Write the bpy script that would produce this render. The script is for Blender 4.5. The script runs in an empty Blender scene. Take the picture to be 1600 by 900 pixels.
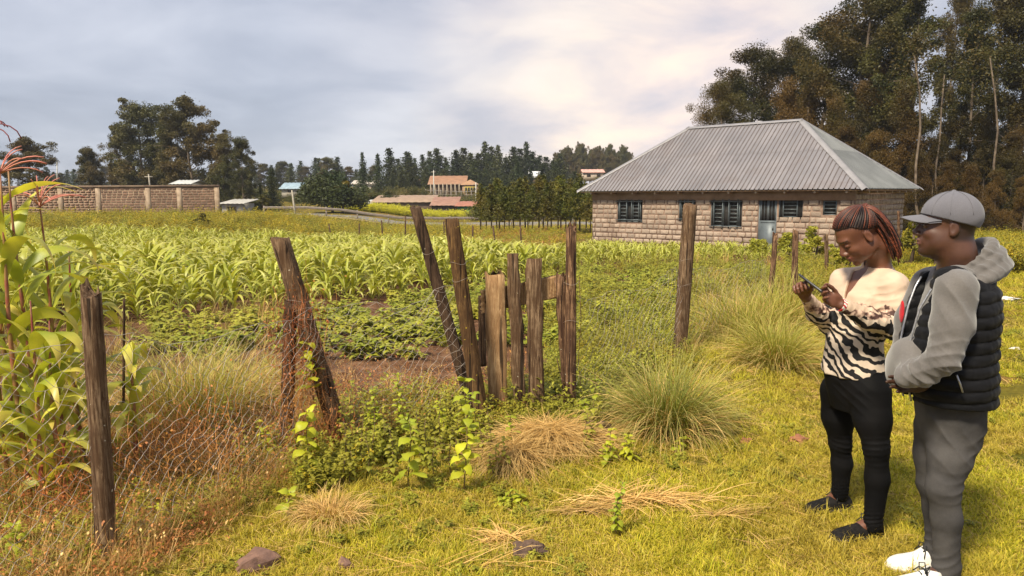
import bpy, math, random
import numpy as np
from mathutils import Vector, Matrix
R = math.radians
scn = bpy.context.scene
COL = scn.collection
rng = np.random.RandomState(7)

# ---------------------------------------------------------------- camera
CH, PITCH, ROLL, F = 1.75, 0.126, 0.0059, 1155.0
_c, _s = math.cos(PITCH), math.sin(PITCH)
_Rt, _Up, _Fw = np.array([1., 0, 0]), np.array([0, _s, _c]), np.array([0, _c, -_s])
_cr, _sr = math.cos(ROLL), math.sin(ROLL)
RT, UP = _cr * _Rt - _sr * _Up, _cr * _Up + _sr * _Rt
cam_d = bpy.data.cameras.new('camera')
cam = bpy.data.objects.new('camera', cam_d); COL.objects.link(cam)
cam_d.sensor_width = 36; cam_d.lens = 36 * F / 1600
cam_d.clip_start = 0.05; cam_d.clip_end = 6000
M = Matrix.Identity(4)
for i in range(3):
    M[i][0], M[i][1], M[i][2] = RT[i], UP[i], -_Fw[i]
M[2][3] = CH
cam.matrix_world = M
scn.camera = cam

# ---------------------------------------------------------------- sky and sun
SUN_AZ, SUN_EL = 218.0, 50.0            # compass azimuth (from +Y, clockwise) and elevation
w = bpy.data.worlds.new('World'); scn.world = w; w.use_nodes = True
nt = w.node_tree; nt.nodes.clear()
def N(nt, typ, **kw):
    n = nt.nodes.new(typ)
    for k, v in kw.items():
        if k.startswith('i_'):
            n.inputs[k[2:].replace('_', ' ')].default_value = v
        else: setattr(n, k, v)
    return n
def LK(nt, a, b): nt.links.new(a, b)
def mth(nt, op, a, b=None, clamp=False):
    n = nt.nodes.new('ShaderNodeMath'); n.operation = op; n.use_clamp = clamp
    for i, v in enumerate((a, b)):
        if v is None: continue
        if isinstance(v, (int, float)): n.inputs[i].default_value = v
        else: LK(nt, v, n.inputs[i])
    return n.outputs[0]
def mixc(nt, f, a, b, mode='MIX'):
    n = nt.nodes.new('ShaderNodeMix'); n.data_type = 'RGBA'; n.blend_type = mode
    for i, v in ((0, f), (6, a), (7, b)):
        if isinstance(v, (int, float)): n.inputs[i].default_value = v
        elif isinstance(v, (tuple, list)): n.inputs[i].default_value = (*v[:3], 1)
        else: LK(nt, v, n.inputs[i])
    return n.outputs[2]
def ramp(nt, f, stops, interp='LINEAR'):
    n = nt.nodes.new('ShaderNodeValToRGB'); n.color_ramp.interpolation = interp
    e = n.color_ramp.elements
    while len(e) < len(stops): e.new(0.5)
    for k, (p, c) in enumerate(stops):
        e[k].position = p; e[k].color = (*c[:3], 1) if isinstance(c, (tuple, list)) else (c, c, c, 1)
    if f is not None: LK(nt, f, n.inputs[0])
    return n.outputs[0]
def noise(nt, vec, scale, detail=4, rough=.55, dist=0, dim='3D'):
    n = nt.nodes.new('ShaderNodeTexNoise'); n.noise_dimensions = dim
    n.inputs['Scale'].default_value = scale; n.inputs['Detail'].default_value = detail
    n.inputs['Roughness'].default_value = rough; n.inputs['Distortion'].default_value = dist
    if vec is not None: LK(nt, vec, n.inputs['Vector'])
    return n.outputs[0]
sky = N(nt, 'ShaderNodeTexSky', sky_type='NISHITA', sun_disc=False, sun_elevation=R(SUN_EL), sun_rotation=R(SUN_AZ))
tc = N(nt, 'ShaderNodeTexCoord'); sp = N(nt, 'ShaderNodeSeparateXYZ'); LK(nt, tc.outputs['Generated'], sp.inputs[0])
den = mth(nt, 'ADD', mth(nt, 'MAXIMUM', sp.outputs[2], 0.0), 0.22)
cx, cy = mth(nt, 'DIVIDE', sp.outputs[0], den), mth(nt, 'DIVIDE', sp.outputs[1], den)
cb = N(nt, 'ShaderNodeCombineXYZ'); LK(nt, cx, cb.inputs[0]); LK(nt, mth(nt, 'MULTIPLY', cy, 1.0), cb.inputs[1])
n1 = noise(nt, cb.outputs[0], 0.55, 5, .5, .4)
n2 = noise(nt, cb.outputs[0], 1.7, 6, .55, .4)
nn = mth(nt, 'ADD', mth(nt, 'MULTIPLY', n1, .68), mth(nt, 'MULTIPLY', n2, .32))
cloud = ramp(nt, nn, [(.36, (.175, .192, .235)), (.45, (.225, .243, .290)), (.52, (.28, .296, .342)), (.60, (.345, .358, .40)), (.70, (.44, .45, .48))])
# the evening-bright side: a broad warm veil low in the sky to the right of the view
dotv = N(nt, 'ShaderNodeVectorMath', operation='DOT_PRODUCT'); LK(nt, tc.outputs['Generated'], dotv.inputs[0])
_g = Vector((.20, 1.0, .11)).normalized(); dotv.inputs[1].default_value = _g
gl = ramp(nt, dotv.outputs['Value'], [(.88, 0.0), (.945, .12), (.975, .5), (.996, 1.0)])
glf = mth(nt, 'MULTIPLY', gl, ramp(nt, n2, [(.36, .55), (.58, 1.0)]), True)
warm = ramp(nt, nn, [(.40, (.37, .335, .365)), (.48, (.50, .41, .37)), (.56, (.58, .48, .385)), (.68, (.62, .55, .47))])
ccol = mixc(nt, glf, cloud, warm)
skyd = mixc(nt, 1.0, sky.outputs[0], (.10, .10, .10), 'MULTIPLY')
fin = mixc(nt, .93, skyd, ccol)
bg = N(nt, 'ShaderNodeBackground'); LK(nt, fin, bg.inputs[0]); bg.inputs[1].default_value = 0.50
wo = N(nt, 'ShaderNodeOutputWorld'); LK(nt, bg.outputs[0], wo.inputs[0])
sl = bpy.data.lights.new('sun', 'SUN'); sl.energy = 1.5; sl.angle = R(10); sl.color = (1, .90, .70)
so = bpy.data.objects.new('sun', sl); COL.objects.link(so)
_sd = Vector((math.sin(R(SUN_AZ)) * math.cos(R(SUN_EL)), math.cos(R(SUN_AZ)) * math.cos(R(SUN_EL)), math.sin(R(SUN_EL))))
so.rotation_euler = _sd.to_track_quat('Z', 'Y').to_euler(); so.location = (0, 0, 50)
scn.view_settings.view_transform = 'Standard'; scn.view_settings.look = 'None'
scn.view_settings.exposure = 2.1; scn.view_settings.gamma = 1
scn.cycles.max_bounces = 6; scn.cycles.diffuse_bounces = 2; scn.cycles.glossy_bounces = 2
scn.cycles.transmission_bounces = 3; scn.cycles.transparent_max_bounces = 4; scn.cycles.volume_bounces = 0
scn.cycles.use_denoising = True

# ---------------------------------------------------------------- pixel of the photograph <-> world
def ray(px, py):
    return RT * ((px - 800) / F) + UP * ((450 - py) / F) + _Fw
def W(px, py, Y):
    """world point on the ray of photo pixel (px, py) at depth Y (world y)"""
    r = ray(px, py); k = Y / r[1]
    return np.array([0, 0, CH]) + r * k
_gy = [-60, 4, 10, 20, 36, 60, 80, 100, 112, 140, 200, 300, 900, 3000]
_gz = [0, 0, -.12, -.48, -1.02, -1.2, -1.3, -1.25, -.9, 1.2, 2.6, 5.0, 12, 20]
def sst(a, b, x):
    t = np.clip((x - a) / (b - a), 0, 1); return t * t * (3 - 2 * t)
def gz(x, y):
    x = np.asarray(x, float); y = np.asarray(y, float)
    z = np.interp(y, _gy, _gz)
    z = z + 1.1 * sst(-9, -20, x) * sst(30, 58, y) * (1 - .6 * sst(100, 140, y))
    z = z + .035 * np.sin(x * 1.3 + y * .7) * np.sin(y * 1.1 - x * .4) * sst(4.5, 8, y) + .012 * np.sin(x * 3.1 + 1) * np.sin(y * 2.7)
    z = z + .9 * sst(90, 200, y) * np.sin(x * .021 + 1.2)
    return z
def G(px, py):
    """ground point seen at photo pixel (px, py)"""
    r = ray(px, py); lo, hi = 0.5, 400.
    f = lambda Y: CH + r[2] * Y / r[1] - float(gz(r[0] * Y / r[1], Y))
    ys = np.concatenate([np.arange(1, 60, .25), np.arange(60, 400, 2)])
    for a, b in zip(ys[:-1], ys[1:]):
        if f(b) < 0: lo, hi = a, b; break
    for _ in range(30):
        m = (lo + hi) / 2
        if f(m) > 0: lo = m
        else: hi = m
    Y = (lo + hi) / 2
    return np.array([r[0] * Y / r[1], Y, float(gz(r[0] * Y / r[1], Y))])

ORD = ('first', 'second', 'third', 'fourth', 'fifth', 'sixth', 'seventh', 'eighth', 'ninth', 'tenth', 'eleventh', 'twelfth', 'thirteenth', 'fourteenth', 'fifteenth', 'sixteenth', 'seventeenth', 'eighteenth', 'nineteenth', 'twentieth', 'twenty-first', 'twenty-second', 'twenty-third', 'twenty-fourth', 'twenty-fifth', 'twenty-sixth')
def ordered(group, phrase, like=None):
    """tell the members of a row apart by their order from the left as the camera sees them"""
    m = [o for o in bpy.data.objects if o.get('group') == group and (like is None or like(o))]
    m.sort(key=lambda o: o.location.x / o.location.y)
    for k, o in enumerate(m[:26]): o['label'] = phrase % ORD[k]
# ---------------------------------------------------------------- mesh and object helpers
class MB:
    """collects geometry of one mesh: vertices with two per-vertex numbers (r, t) and polygons"""
    def __init__(s): s.v, s.f, s.r, s.t, s.n = [], [], [], [], 0
    def add(s, v, f, r=None, t=None):
        v = np.asarray(v, float).reshape(-1, 3)
        if isinstance(f, np.ndarray): s.f.append(f + s.n)
        else:
            by = {}
            for q in f: by.setdefault(len(q), []).append(q)
            for q in by.values(): s.f.append(np.array(q) + s.n)
        n = len(v)
        s.r.append(np.broadcast_to(0.5 if r is None else r, n)); s.t.append(np.broadcast_to(0. if t is None else t, n))
        s.v.append(v); s.n += n; return s
    def box(s, lo, hi, M3=None, org=(0, 0, 0)):
        x0, y0, z0 = lo; x1, y1, z1 = hi
        v = np.array([(x0, y0, z0), (x1, y0, z0), (x1, y1, z0), (x0, y1, z0), (x0, y0, z1), (x1, y0, z1), (x1, y1, z1), (x0, y1, z1)], float)
        if M3 is not None: v = v @ np.asarray(M3).T
        return s.add(v + np.asarray(org, float), [(0, 3, 2, 1), (4, 5, 6, 7), (0, 1, 5, 4), (1, 2, 6, 5), (2, 3, 7, 6), (3, 0, 4, 7)])
    def tube(s, pts, rad, n=6, cap=True, r=None, flat=1., twist=0, rough=None):
        pts = np.asarray(pts, float); rad = np.broadcast_to(rad, len(pts)).astype(float)
        tg = np.gradient(pts, axis=0); tg /= np.linalg.norm(tg, axis=1)[:, None] + 1e-9
        ref = np.array([0, 0, 1.]) if abs(tg[0][2]) < .9 else np.array([1., 0, 0])
        a = np.cross(tg, ref); a /= np.linalg.norm(a, axis=1)[:, None] + 1e-9
        b = np.cross(tg, a)
        th = np.linspace(0, 2 * np.pi, n, endpoint=False)
        rr = rad[:, None] * (np.ones((len(pts), n)) if rough is None else rough)
        ring = pts[:, None] + rr[..., None] * (np.cos(th)[None, :, None] * a[:, None] + flat * np.sin(th)[None, :, None] * b[:, None])
        m = len(pts); i = np.arange(m - 1)[:, None] * n; j = np.arange(n)[None]; k = (j + 1) % n
        q = np.stack([i + j, i + k, i + n + k, i + n + j], -1).reshape(-1, 4)
        s.add(ring, q, r, np.repeat(np.linspace(0, 1, m), n))
        if cap:
            s.f.append(np.array([list(range(n))[::-1]]) + s.n - m * n); s.f.append(np.array([list(range(n))]) + s.n - n)
        return s
    def mesh(s, name, mats=(), smooth=False, attrs=True):
        me = bpy.data.meshes.new(name)
        V = np.concatenate(s.v).astype(np.float32)
        me.vertices.add(len(V)); me.vertices.foreach_set('co', V.ravel())
        fl = [f.reshape(len(f), -1) for f in s.f if len(f)]
        li = np.concatenate([f.ravel() for f in fl]).astype(np.int32)
        lt = np.concatenate([np.full(len(f), f.shape[1]) for f in fl]).astype(np.int32)
        me.loops.add(len(li)); me.loops.foreach_set('vertex_index', li)
        me.polygons.add(len(lt)); me.polygons.foreach_set('loop_start', (np.cumsum(lt) - lt).astype(np.int32))
        me.polygons.foreach_set('loop_total', lt)
        if smooth: me.polygons.foreach_set('use_smooth', np.ones(len(lt), bool))
        if attrs:
            for nm, a in (('r', s.r), ('t', s.t)):
                at = me.attributes.new(nm, 'FLOAT', 'POINT'); at.data.foreach_set('value', np.concatenate(a).astype(np.float32))
        for m in (mats if isinstance(mats, (list, tuple)) else [mats]): me.materials.append(m)
        me.update(calc_edges=True)
        return me

def link(name, me, parent=None, loc=None, rot=None, world=True):
    """one object; with a parent, mesh coordinates are world ones when world=True, else the parent's own"""
    o = bpy.data.objects.new(name, me); COL.objects.link(o)
    if loc is not None: o.location = loc
    if rot is not None: o.rotation_euler = rot
    if parent is not None:
        o.parent = parent
        if world: o.matrix_parent_inverse = Matrix.Translation(-Vector(parent.location))
    return o
def tag(o, label=None, cat=None, group=None, kind=None):
    for k, v in (('label', label), ('category', cat), ('group', group), ('kind', kind)):
        if v: o[k] = v
    return o
def thing(name, label, cat, loc=(0, 0, 0), rz=0, group=None, scale=None):
    o = bpy.data.objects.new(name, None); COL.objects.link(o)
    o.location = tuple(float(q) for q in loc); o.rotation_euler = (0, 0, rz); o.empty_display_size = .1
    if scale is not None: o.scale = scale if isinstance(scale, (tuple, list)) else (scale,) * 3
    return tag(o, label, cat, group)
def dup(root, loc, rz=0, label=None, group=None, scale=None):
    r = root.copy(); COL.objects.link(r); r.location = tuple(float(q) for q in loc); r.rotation_euler = (0, 0, rz)
    if scale is not None: r.scale = scale if isinstance(scale, (tuple, list)) else (scale,) * 3
    if label: r['label'] = label
    if group: r['group'] = group
    for ch in root.children:
        c = ch.copy(); COL.objects.link(c); c.parent = r
        for g in ch.children:
            d = g.copy(); COL.objects.link(d); d.parent = c
    return r
def structure(name, me): return tag(link(name, me), kind='structure')

PROF = dict(grass=lambda t: (1 - t) ** .7 * (.75 + .25 * np.minimum(1, t * 6)),
            maize=lambda t: np.minimum(1, .45 + 2.2 * t) * (1 - t ** 2.2) ** .8,
            ovate=lambda t: np.sin(np.pi * np.clip(t, 0, 1) ** .75) * .98 + .03)
def strips(mb, base, az, el, L, Wd, droop, n=4, p=1.4, prof='grass', fold=0., roll=0., swirl=0., rnd=None, wav=0.):
    """N bent blades or leaves at once, starting at base, heading az at elevation el, bending down by droop along L"""
    base = np.asarray(base, float).reshape(-1, 3); m = len(base)
    bc = lambda a: np.broadcast_to(np.asarray(a, float), m)[:, None]
    az, el, L, Wd, droop, roll, swirl = map(bc, (az, el, L, Wd, droop, roll, swirl))
    t = np.linspace(0, 1, n + 1)[None]
    an = el - droop * t ** p; aa = az + swirl * t
    d = np.stack([np.cos(an) * np.cos(aa), np.cos(an) * np.sin(aa), np.sin(an)], -1)
    st = (d[:, 1:] + d[:, :-1]) * .5 * (L / n)[..., None]
    P = base[:, None] + np.concatenate([np.zeros((m, 1, 3)), np.cumsum(st, 1)], 1)
    s = np.stack([-np.sin(aa), np.cos(aa), 0 * an], -1); nr = np.cross(d, s)
    rl = roll + wav * np.sin(t * 9 + az * 7)
    s2 = np.cos(rl)[..., None] * s + np.sin(rl)[..., None] * nr; n2 = np.cross(d, s2)
    wd = (Wd * PROF[prof](t) * .5)[..., None]
    r = np.random.RandomState(m).rand(m) if rnd is None else np.broadcast_to(rnd, m)
    if fold:
        V = np.stack([P - s2 * wd, P + n2 * wd * fold, P + s2 * wd], 2); c = 3
    else: V = np.stack([P - s2 * wd, P + s2 * wd], 2); c = 2
    k = (np.arange(m) * (n + 1) * c)[:, None, None]; i = (np.arange(n) * c)[None, :, None]; j = np.arange(c - 1)[None, None]
    q = np.stack([k + i + j, k + i + j + 1, k + i + c + j + 1, k + i + c + j], -1).reshape(-1, 4)
    mb.add(V.reshape(-1, 3), q, np.repeat(r, (n + 1) * c), np.tile(np.repeat(t[0], c), m))
    return P
def leaves(mb, C, size, up=None, rs=None, asp=.45, rnd=None):
    """small diamond faces at C, random directions (drooping when up is given)"""
    rs = rs or rng; m = len(C); size = np.broadcast_to(size, m)[:, None]
    a = rs.normal(size=(m, 3));
    if up is not None: a[:, 2] = a[:, 2] * .6 + up
    a /= np.linalg.norm(a, axis=1)[:, None]
    b = np.cross(a, rs.normal(size=(m, 3))); b /= np.linalg.norm(b, axis=1)[:, None]
    V = np.stack([C - a * size * .5, C + b * size * asp * .5, C + a * size * .5, C - b * size * asp * .5], 1)
    r = rs.rand(m) if rnd is None else rnd
    mb.add(V.reshape(-1, 3), np.arange(m * 4).reshape(m, 4), np.repeat(r, 4), .5)

# ---------------------------------------------------------------- materials
def newmat(name):
    m = bpy.data.materials.new(name); m.use_nodes = True; nt = m.node_tree
    b = nt.nodes['Principled BSDF']; return m, nt, b
def attr(nt, nm, typ='GEOMETRY'):
    n = nt.nodes.new('ShaderNodeAttribute'); n.attribute_name = nm; n.attribute_type = typ; return n.outputs['Fac']
def pos(nt): return N(nt, 'ShaderNodeNewGeometry').outputs['Position']
def obco(nt): return N(nt, 'ShaderNodeTexCoord').outputs['Object']
def orand(nt): return N(nt, 'ShaderNodeObjectInfo').outputs['Random']
def bump(nt, b, h, strength=.4, dist=.01):
    n = N(nt, 'ShaderNodeBump'); n.inputs['Strength'].default_value = strength; n.inputs['Distance'].default_value = dist
    LK(nt, h, n.inputs['Height']); LK(nt, n.outputs[0], b.inputs['Normal'])
def simple(name, c0, c1=None, rough=.8, scale=8, metal=0, bumpd=0, bscale=None, world=False, rv=0, spec=None, stops=(.35, .65), detail=5):
    m, nt, b = newmat(name); v = pos(nt) if world else obco(nt)
    c1 = c1 or tuple(x * .7 for x in c0)
    f = noise(nt, v, scale, detail)
    col = ramp(nt, f, [(stops[0], c0), (stops[1], c1)])
    if rv:
        col = mixc(nt, 1.0, col, ramp(nt, orand(nt), [(0, 1 - rv), (1, 1 + rv)]), 'MULTIPLY')
    LK(nt, col, b.inputs['Base Color']); b.inputs['Roughness'].default_value = rough; b.inputs['Metallic'].default_value = metal
    if spec is not None: b.inputs['Specular IOR Level'].default_value = spec
    if bumpd: bump(nt, b, noise(nt, v, bscale or scale * 4, 5), .6, bumpd)
    return m
def leafmat(name, c0, c1, tip=None, c3=None, ps=.8, trans=.3, rough=.5, orv=.15, spec=.25, vein=False):
    m, nt, b = newmat(name)
    col = mixc(nt, attr(nt, 'r'), c0, c1)
    if c3: col = mixc(nt, ramp(nt, noise(nt, pos(nt), ps, 3), [(.42, 0.), (.62, 1.)]), col, c3)
    if tip: col = mixc(nt, ramp(nt, attr(nt, 't'), [(.55, 0.), (1., 1.)]), col, tip)
    if vein:
        col = mixc(nt, mth(nt, 'MULTIPLY', noise(nt, obco(nt), 30, 3), .5), col, tuple(min(1, x * 1.5) for x in c0))
    col = mixc(nt, 1.0, col, ramp(nt, orand(nt), [(0, 1 - orv), (1, 1 + orv)]), 'MULTIPLY')
    LK(nt, col, b.inputs['Base Color']); b.inputs['Roughness'].default_value = rough; b.inputs['Specular IOR Level'].default_value = spec
    if trans:
        tr = N(nt, 'ShaderNodeBsdfTranslucent'); LK(nt, mixc(nt, 1.0, col, (1.0, .95, .45), 'MULTIPLY'), tr.inputs[0])
        mx = N(nt, 'ShaderNodeMixShader'); mx.inputs[0].default_value = trans
        LK(nt, b.outputs[0], mx.inputs[1]); LK(nt, tr.outputs[0], mx.inputs[2]); LK(nt, mx.outputs[0], nt.nodes['Material Output'].inputs[0])
    return m
def scatter(name, pts, rotz, scl, idx, meshes, tilt=None):
    """one stuff object: many copies of a few small meshes on points, by geometry nodes"""
    n = len(pts)
    me = bpy.data.meshes.new(name); me.vertices.add(n); me.vertices.foreach_set('co', np.asarray(pts, np.float32).ravel())
    rot = np.zeros((n, 3), np.float32); rot[:, 2] = rotz
    if tilt is not None: rot[:, :2] = tilt
    a = me.attributes.new('rot', 'FLOAT_VECTOR', 'POINT'); a.data.foreach_set('vector', rot.ravel())
    a = me.attributes.new('scl', 'FLOAT', 'POINT'); a.data.foreach_set('value', np.asarray(scl, np.float32))
    a = me.attributes.new('idx', 'INT', 'POINT'); a.data.foreach_set('value', np.asarray(idx, np.int32))
    col = bpy.data.collections.new(name + '_kinds')
    for k, q in enumerate(meshes):
        s = bpy.data.objects.new('%s_kind_%s' % (name, 'abcdefghij'[k]), q); col.objects.link(s)
    ng = bpy.data.node_groups.new(name, 'GeometryNodeTree')
    ng.interface.new_socket('Geometry', in_out='INPUT', socket_type='NodeSocketGeometry')
    ng.interface.new_socket('Geometry', in_out='OUTPUT', socket_type='NodeSocketGeometry')
    gi, go = ng.nodes.new('NodeGroupInput'), ng.nodes.new('NodeGroupOutput')
    ci = ng.nodes.new('GeometryNodeCollectionInfo'); ci.inputs[0].default_value = col
    ci.inputs['Separate Children'].default_value = True; ci.inputs['Reset Children'].default_value = True
    ip = ng.nodes.new('GeometryNodeInstanceOnPoints'); ip.inputs['Pick Instance'].default_value = True
    def na(nm, ty):
        q = ng.nodes.new('GeometryNodeInputNamedAttribute'); q.data_type = ty; q.inputs[0].default_value = nm; return q.outputs[0]
    L = ng.links.new
    L(gi.outputs[0], ip.inputs['Points']); L(ci.outputs[0], ip.inputs['Instance'])
    L(na('idx', 'INT'), ip.inputs['Instance Index']); L(na('rot', 'FLOAT_VECTOR'), ip.inputs['Rotation']); L(na('scl', 'FLOAT'), ip.inputs['Scale'])
    L(ip.outputs[0], go.inputs[0])
    o = link(name, me); md = o.modifiers.new('scatter', 'NODES'); md.node_group = ng
    return tag(o, kind='stuff')

# ---------------------------------------------------------------- layout of the plot
FENCE = np.array([(-5.2, -1.0)] + [tuple(G(*p)[:2]) for p in ((155, 880), (525, 690), (742, 655), (890, 645), (1062, 548), (1196, 492), (1246, 462))] + [(8.4, 19.5), (15.5, 27.5), (40, 40)])
def fdist(x, y):
    """signed distance to the fence line, positive on the lawn side"""
    x = np.asarray(x, float); y = np.asarray(y, float); best = np.full(x.shape, 1e9); sg = np.ones(x.shape)
    for a, b in zip(FENCE[:-1], FENCE[1:]):
        d = b - a; t = np.clip(((x - a[0]) * d[0] + (y - a[1]) * d[1]) / (d @ d), 0, 1)
        ex, ey = x - a[0] - t * d[0], y - a[1] - t * d[1]; q = np.hypot(ex, ey)
        c = np.where(d[0] * ey - d[1] * ex < 0, 1., -1.)
        sg = np.where(q < best, c, sg); best = np.minimum(best, q)
    return best * sg
def vnoise(x, y, s=1., seed=0):
    x = np.asarray(x, float) * s; y = np.asarray(y, float) * s; xi, yi = np.floor(x).astype(int), np.floor(y).astype(int)
    u, v = x - xi, y - yi; u, v = u * u * (3 - 2 * u), v * v * (3 - 2 * v)
    h = lambda a, b: (np.sin(a * 127.1 + b * 311.7 + seed * 17.3) * 43758.5453) % 1
    return (h(xi, yi) * (1 - u) + h(xi + 1, yi) * u) * (1 - v) + (h(xi, yi + 1) * (1 - u) + h(xi + 1, yi + 1) * u) * v
# near edge and far edge of the young maize, as world y over world x
_nx = np.array([-30, -14, -6.5, -3.4, -1.1, .8, 2.6, 6, 10, 12.5]); _ny = np.array([8.4, 8.6, 10.0, 12.6, 16.5, 19, 23, 25.5, 26.5, 29])
_fx = np.array([-34, -16, -9, -3.6, -1.6, .5, 3.0, 4.2, 12.5]); _fy = np.array([44, 42, 42, 38, 31, 30, 35, 37, 29.2])
def in_maize(x, y): return (y > np.interp(x, _nx, _ny)) & (y < np.interp(x, _fx, _fy)) & (x < 12.2)

# ---------------------------------------------------------------- ground
def make_ground():
    def ax(spec):
        out = [spec[0][0]]
        for a, b, st in spec: out += list(np.linspace(a, b, max(2, int(round((b - a) / st)) + 1))[1:])
        return np.array(out)
    xs = ax([(-1300, -400, 150), (-400, -60, 20), (-60, -10, 1.5), (-10, 14, .16), (14, 60, 1.5), (60, 400, 20), (400, 1300, 150)])
    ys = ax([(-60, 0, 6), (0, 16, .16), (16, 45, .5), (45, 150, 3), (150, 400, 12), (400, 1600, 150)])
    X, Yg = np.meshgrid(xs, ys); x, y = X.ravel(), Yg.ravel()
    z = gz(x, y)
    fd = fdist(x, y)
    near = (y > 0) & (y < 40) & (np.abs(x) < 20)
    z = z + near * ((fd < 0) * .03 * (vnoise(x, y, 4) - .5 + .8 * (vnoise(x, y, 9, 3) - .5)) + .012 * (vnoise(x, y, 6, 5) - .5))
    V = np.stack([x, y, z], 1); nx, ny = len(xs), len(ys)
    i = (np.arange(ny - 1) * nx)[:, None] + np.arange(nx - 1)[None]; i = i.ravel()
    mb = MB(); mb.add(V, np.stack([i, i + 1, i + nx + 1, i + nx], 1), 0, 0)
    zone = np.where(fd > 0.1, 0., 1.)                        # r: 0 lawn, 1 tilled plot
    zone = np.where(y > 45, 0.0, zone); mb.r = [zone]
    mb.t = [sst(.9, -.2, np.abs(fd + .1)) * (y < 20) * sst(1.8, .4, x)]   # t: dry litter along the fence
    m, nt, b = newmat('ground'); p = pos(nt)
    g1 = ramp(nt, noise(nt, p, .8, 5, .6), [(.34, (.085, .085, .010)), (.5, (.15, .12, .016)), (.62, (.24, .14, .035)), (.7, (.30, .17, .06))])
    g2 = ramp(nt, noise(nt, p, 22, 4, .7), [(.3, .55), (.7, 1.25)])
    lawn = mixc(nt, 1., g1, g2, 'MULTIPLY')
    soil = mixc(nt, 1., ramp(nt, noise(nt, p, 3.5, 6, .65), [(.33, (.075, .036, .020)), (.52, (.155, .078, .042)), (.7, (.26, .15, .09))]), g2, 'MULTIPLY')
    col = mixc(nt, ramp(nt, mth(nt, 'ADD', attr(nt, 'r'), mth(nt, 'MULTIPLY', noise(nt, p, 5, 3), .5)), [(.62, 0.), (.85, 1.)]), lawn, soil)
    lit = ramp(nt, noise(nt, p, 14, 6, .7, 1.), [(.3, (.03, .012, .008)), (.55, (.13, .05, .022)), (.75, (.30, .16, .06))])
    col = mixc(nt, mth(nt, 'MULTIPLY', attr(nt, 't'), .95), col, lit)
    LK(nt, col, b.inputs['Base Color']); b.inputs['Roughness'].default_value = .95; b.inputs['Specular IOR Level'].default_value = .1
    bump(nt, b, noise(nt, p, 40, 6, .7), .8, .02)
    structure('ground', mb.mesh('ground', m, smooth=True))
make_ground()

# ================================================================= the road behind the field
def poly_strip(name, pts, half, lift, m):
    P = np.array(pts, float); d = np.gradient(P, axis=0); d /= np.linalg.norm(d, axis=1)[:, None]; n = np.stack([-d[:, 1], d[:, 0]], 1)
    mb = MB(); v = []
    for s in (-1, 1):
        q = P + n * half * s; v.append(np.column_stack([q, gz(q[:, 0], q[:, 1]) + lift]))
    k = len(P); vv = np.stack(v, 1).reshape(-1, 3)
    mb.add(vv, [(2 * i, 2 * i + 1, 2 * i + 3, 2 * i + 2) for i in range(k - 1)])
    return mb.mesh(name, m)
ROAD = [(x, 76 + .02 * (x + 30)) for x in range(-120, 141, 4)]
m_road = simple('road_asphalt', (.15, .135, .12), (.22, .20, .175), .9, 3, world=True)
structure('road', poly_strip('road', ROAD, 3.3, .06, m_road))
m_verge = simple('verge_dirt', (.30, .22, .12), (.22, .17, .05), .95, 1.2, world=True)
structure('verge', poly_strip('verge', [(x, y - 4.3) for x, y in ROAD], .9, .05, m_verge))

# ================================================================= the unfinished stone house
PHI = .7489
HU, HV = np.array([math.cos(PHI), -math.sin(PHI), 0]), np.array([math.sin(PHI), math.cos(PHI), 0])
HO = np.array([4.3026, 39.456, 0]); HL, HW, HT, HB = 13.29, 6.77, 1.90, -1.25
HM = np.stack([HU, HV, [0, 0, 1]], 1)                 # house axes: a along the front, b into the house, z up
def hp(a, b, z): return HO + a * HU + b * HV + np.array([0, 0, z])
def wallpt(px, py):
    r = ray(px, py); n = HV; k = (n @ (HO - np.array([0, 0, CH]))) / (n @ r); p = np.array([0, 0, CH]) + k * r
    return float((p - HO) @ HU), float(p[2])
house = thing('stone_house', 'unfinished rough stone house with a grey ribbed metal hip roof and dark barred windows', 'house', hp(HL / 2, HW / 2, -1.1))
m_mortar = simple('wall_mortar', (.17, .105, .075), (.25, .165, .12), .95, 6, bumpd=.01)
m_stone, nt, b = newmat('wall_stone'); p = pos(nt)
c = ramp(nt, noise(nt, obco(nt), 5, 5), [(.35, (.43, .335, .265)), (.65, (.28, .215, .165))]); c = mixc(nt, 1., c, ramp(nt, orand(nt), [(0, .72), (.5, 1.), (1, 1.18)]), 'MULTIPLY')
c = mixc(nt, ramp(nt, noise(nt, p, .9, 5, .65), [(.48, 0.), (.68, .55)]), c, (.22, .14, .10))
sz = N(nt, 'ShaderNodeSeparateXYZ'); LK(nt, p, sz.inputs[0]); c = mixc(nt, ramp(nt, mth(nt, 'ADD', mth(nt, 'MULTIPLY', sz.outputs[2], -.8), mth(nt, 'MULTIPLY', noise(nt, p, 1.7, 4), .7)), [(.78, 0.), (1.25, .6)]), c, (.21, .12, .075))
LK(nt, c, b.inputs['Base Color']); b.inputs['Roughness'].default_value = .92; bump(nt, b, noise(nt, obco(nt), 20, 5), .6, .014)
m_band = simple('ring_beam_plaster', (.33, .235, .175), (.23, .155, .11), .9, 2.2, bumpd=.006)
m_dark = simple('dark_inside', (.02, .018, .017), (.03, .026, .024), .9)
m_steel = simple('window_steel', (.085, .105, .115), (.12, .14, .15), .5, 9, metal=.2)
m_doorm = simple('door_steel', (.10, .12, .135), (.14, .16, .175), .5, 4, metal=.2)
m_glass, _nt, _b = newmat('window_glass'); _b.inputs['Base Color'].default_value = (.02, .025, .03, 1); _b.inputs['Roughness'].default_value = .12
wins = []                                             # a0, a1, z0, z1
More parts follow.
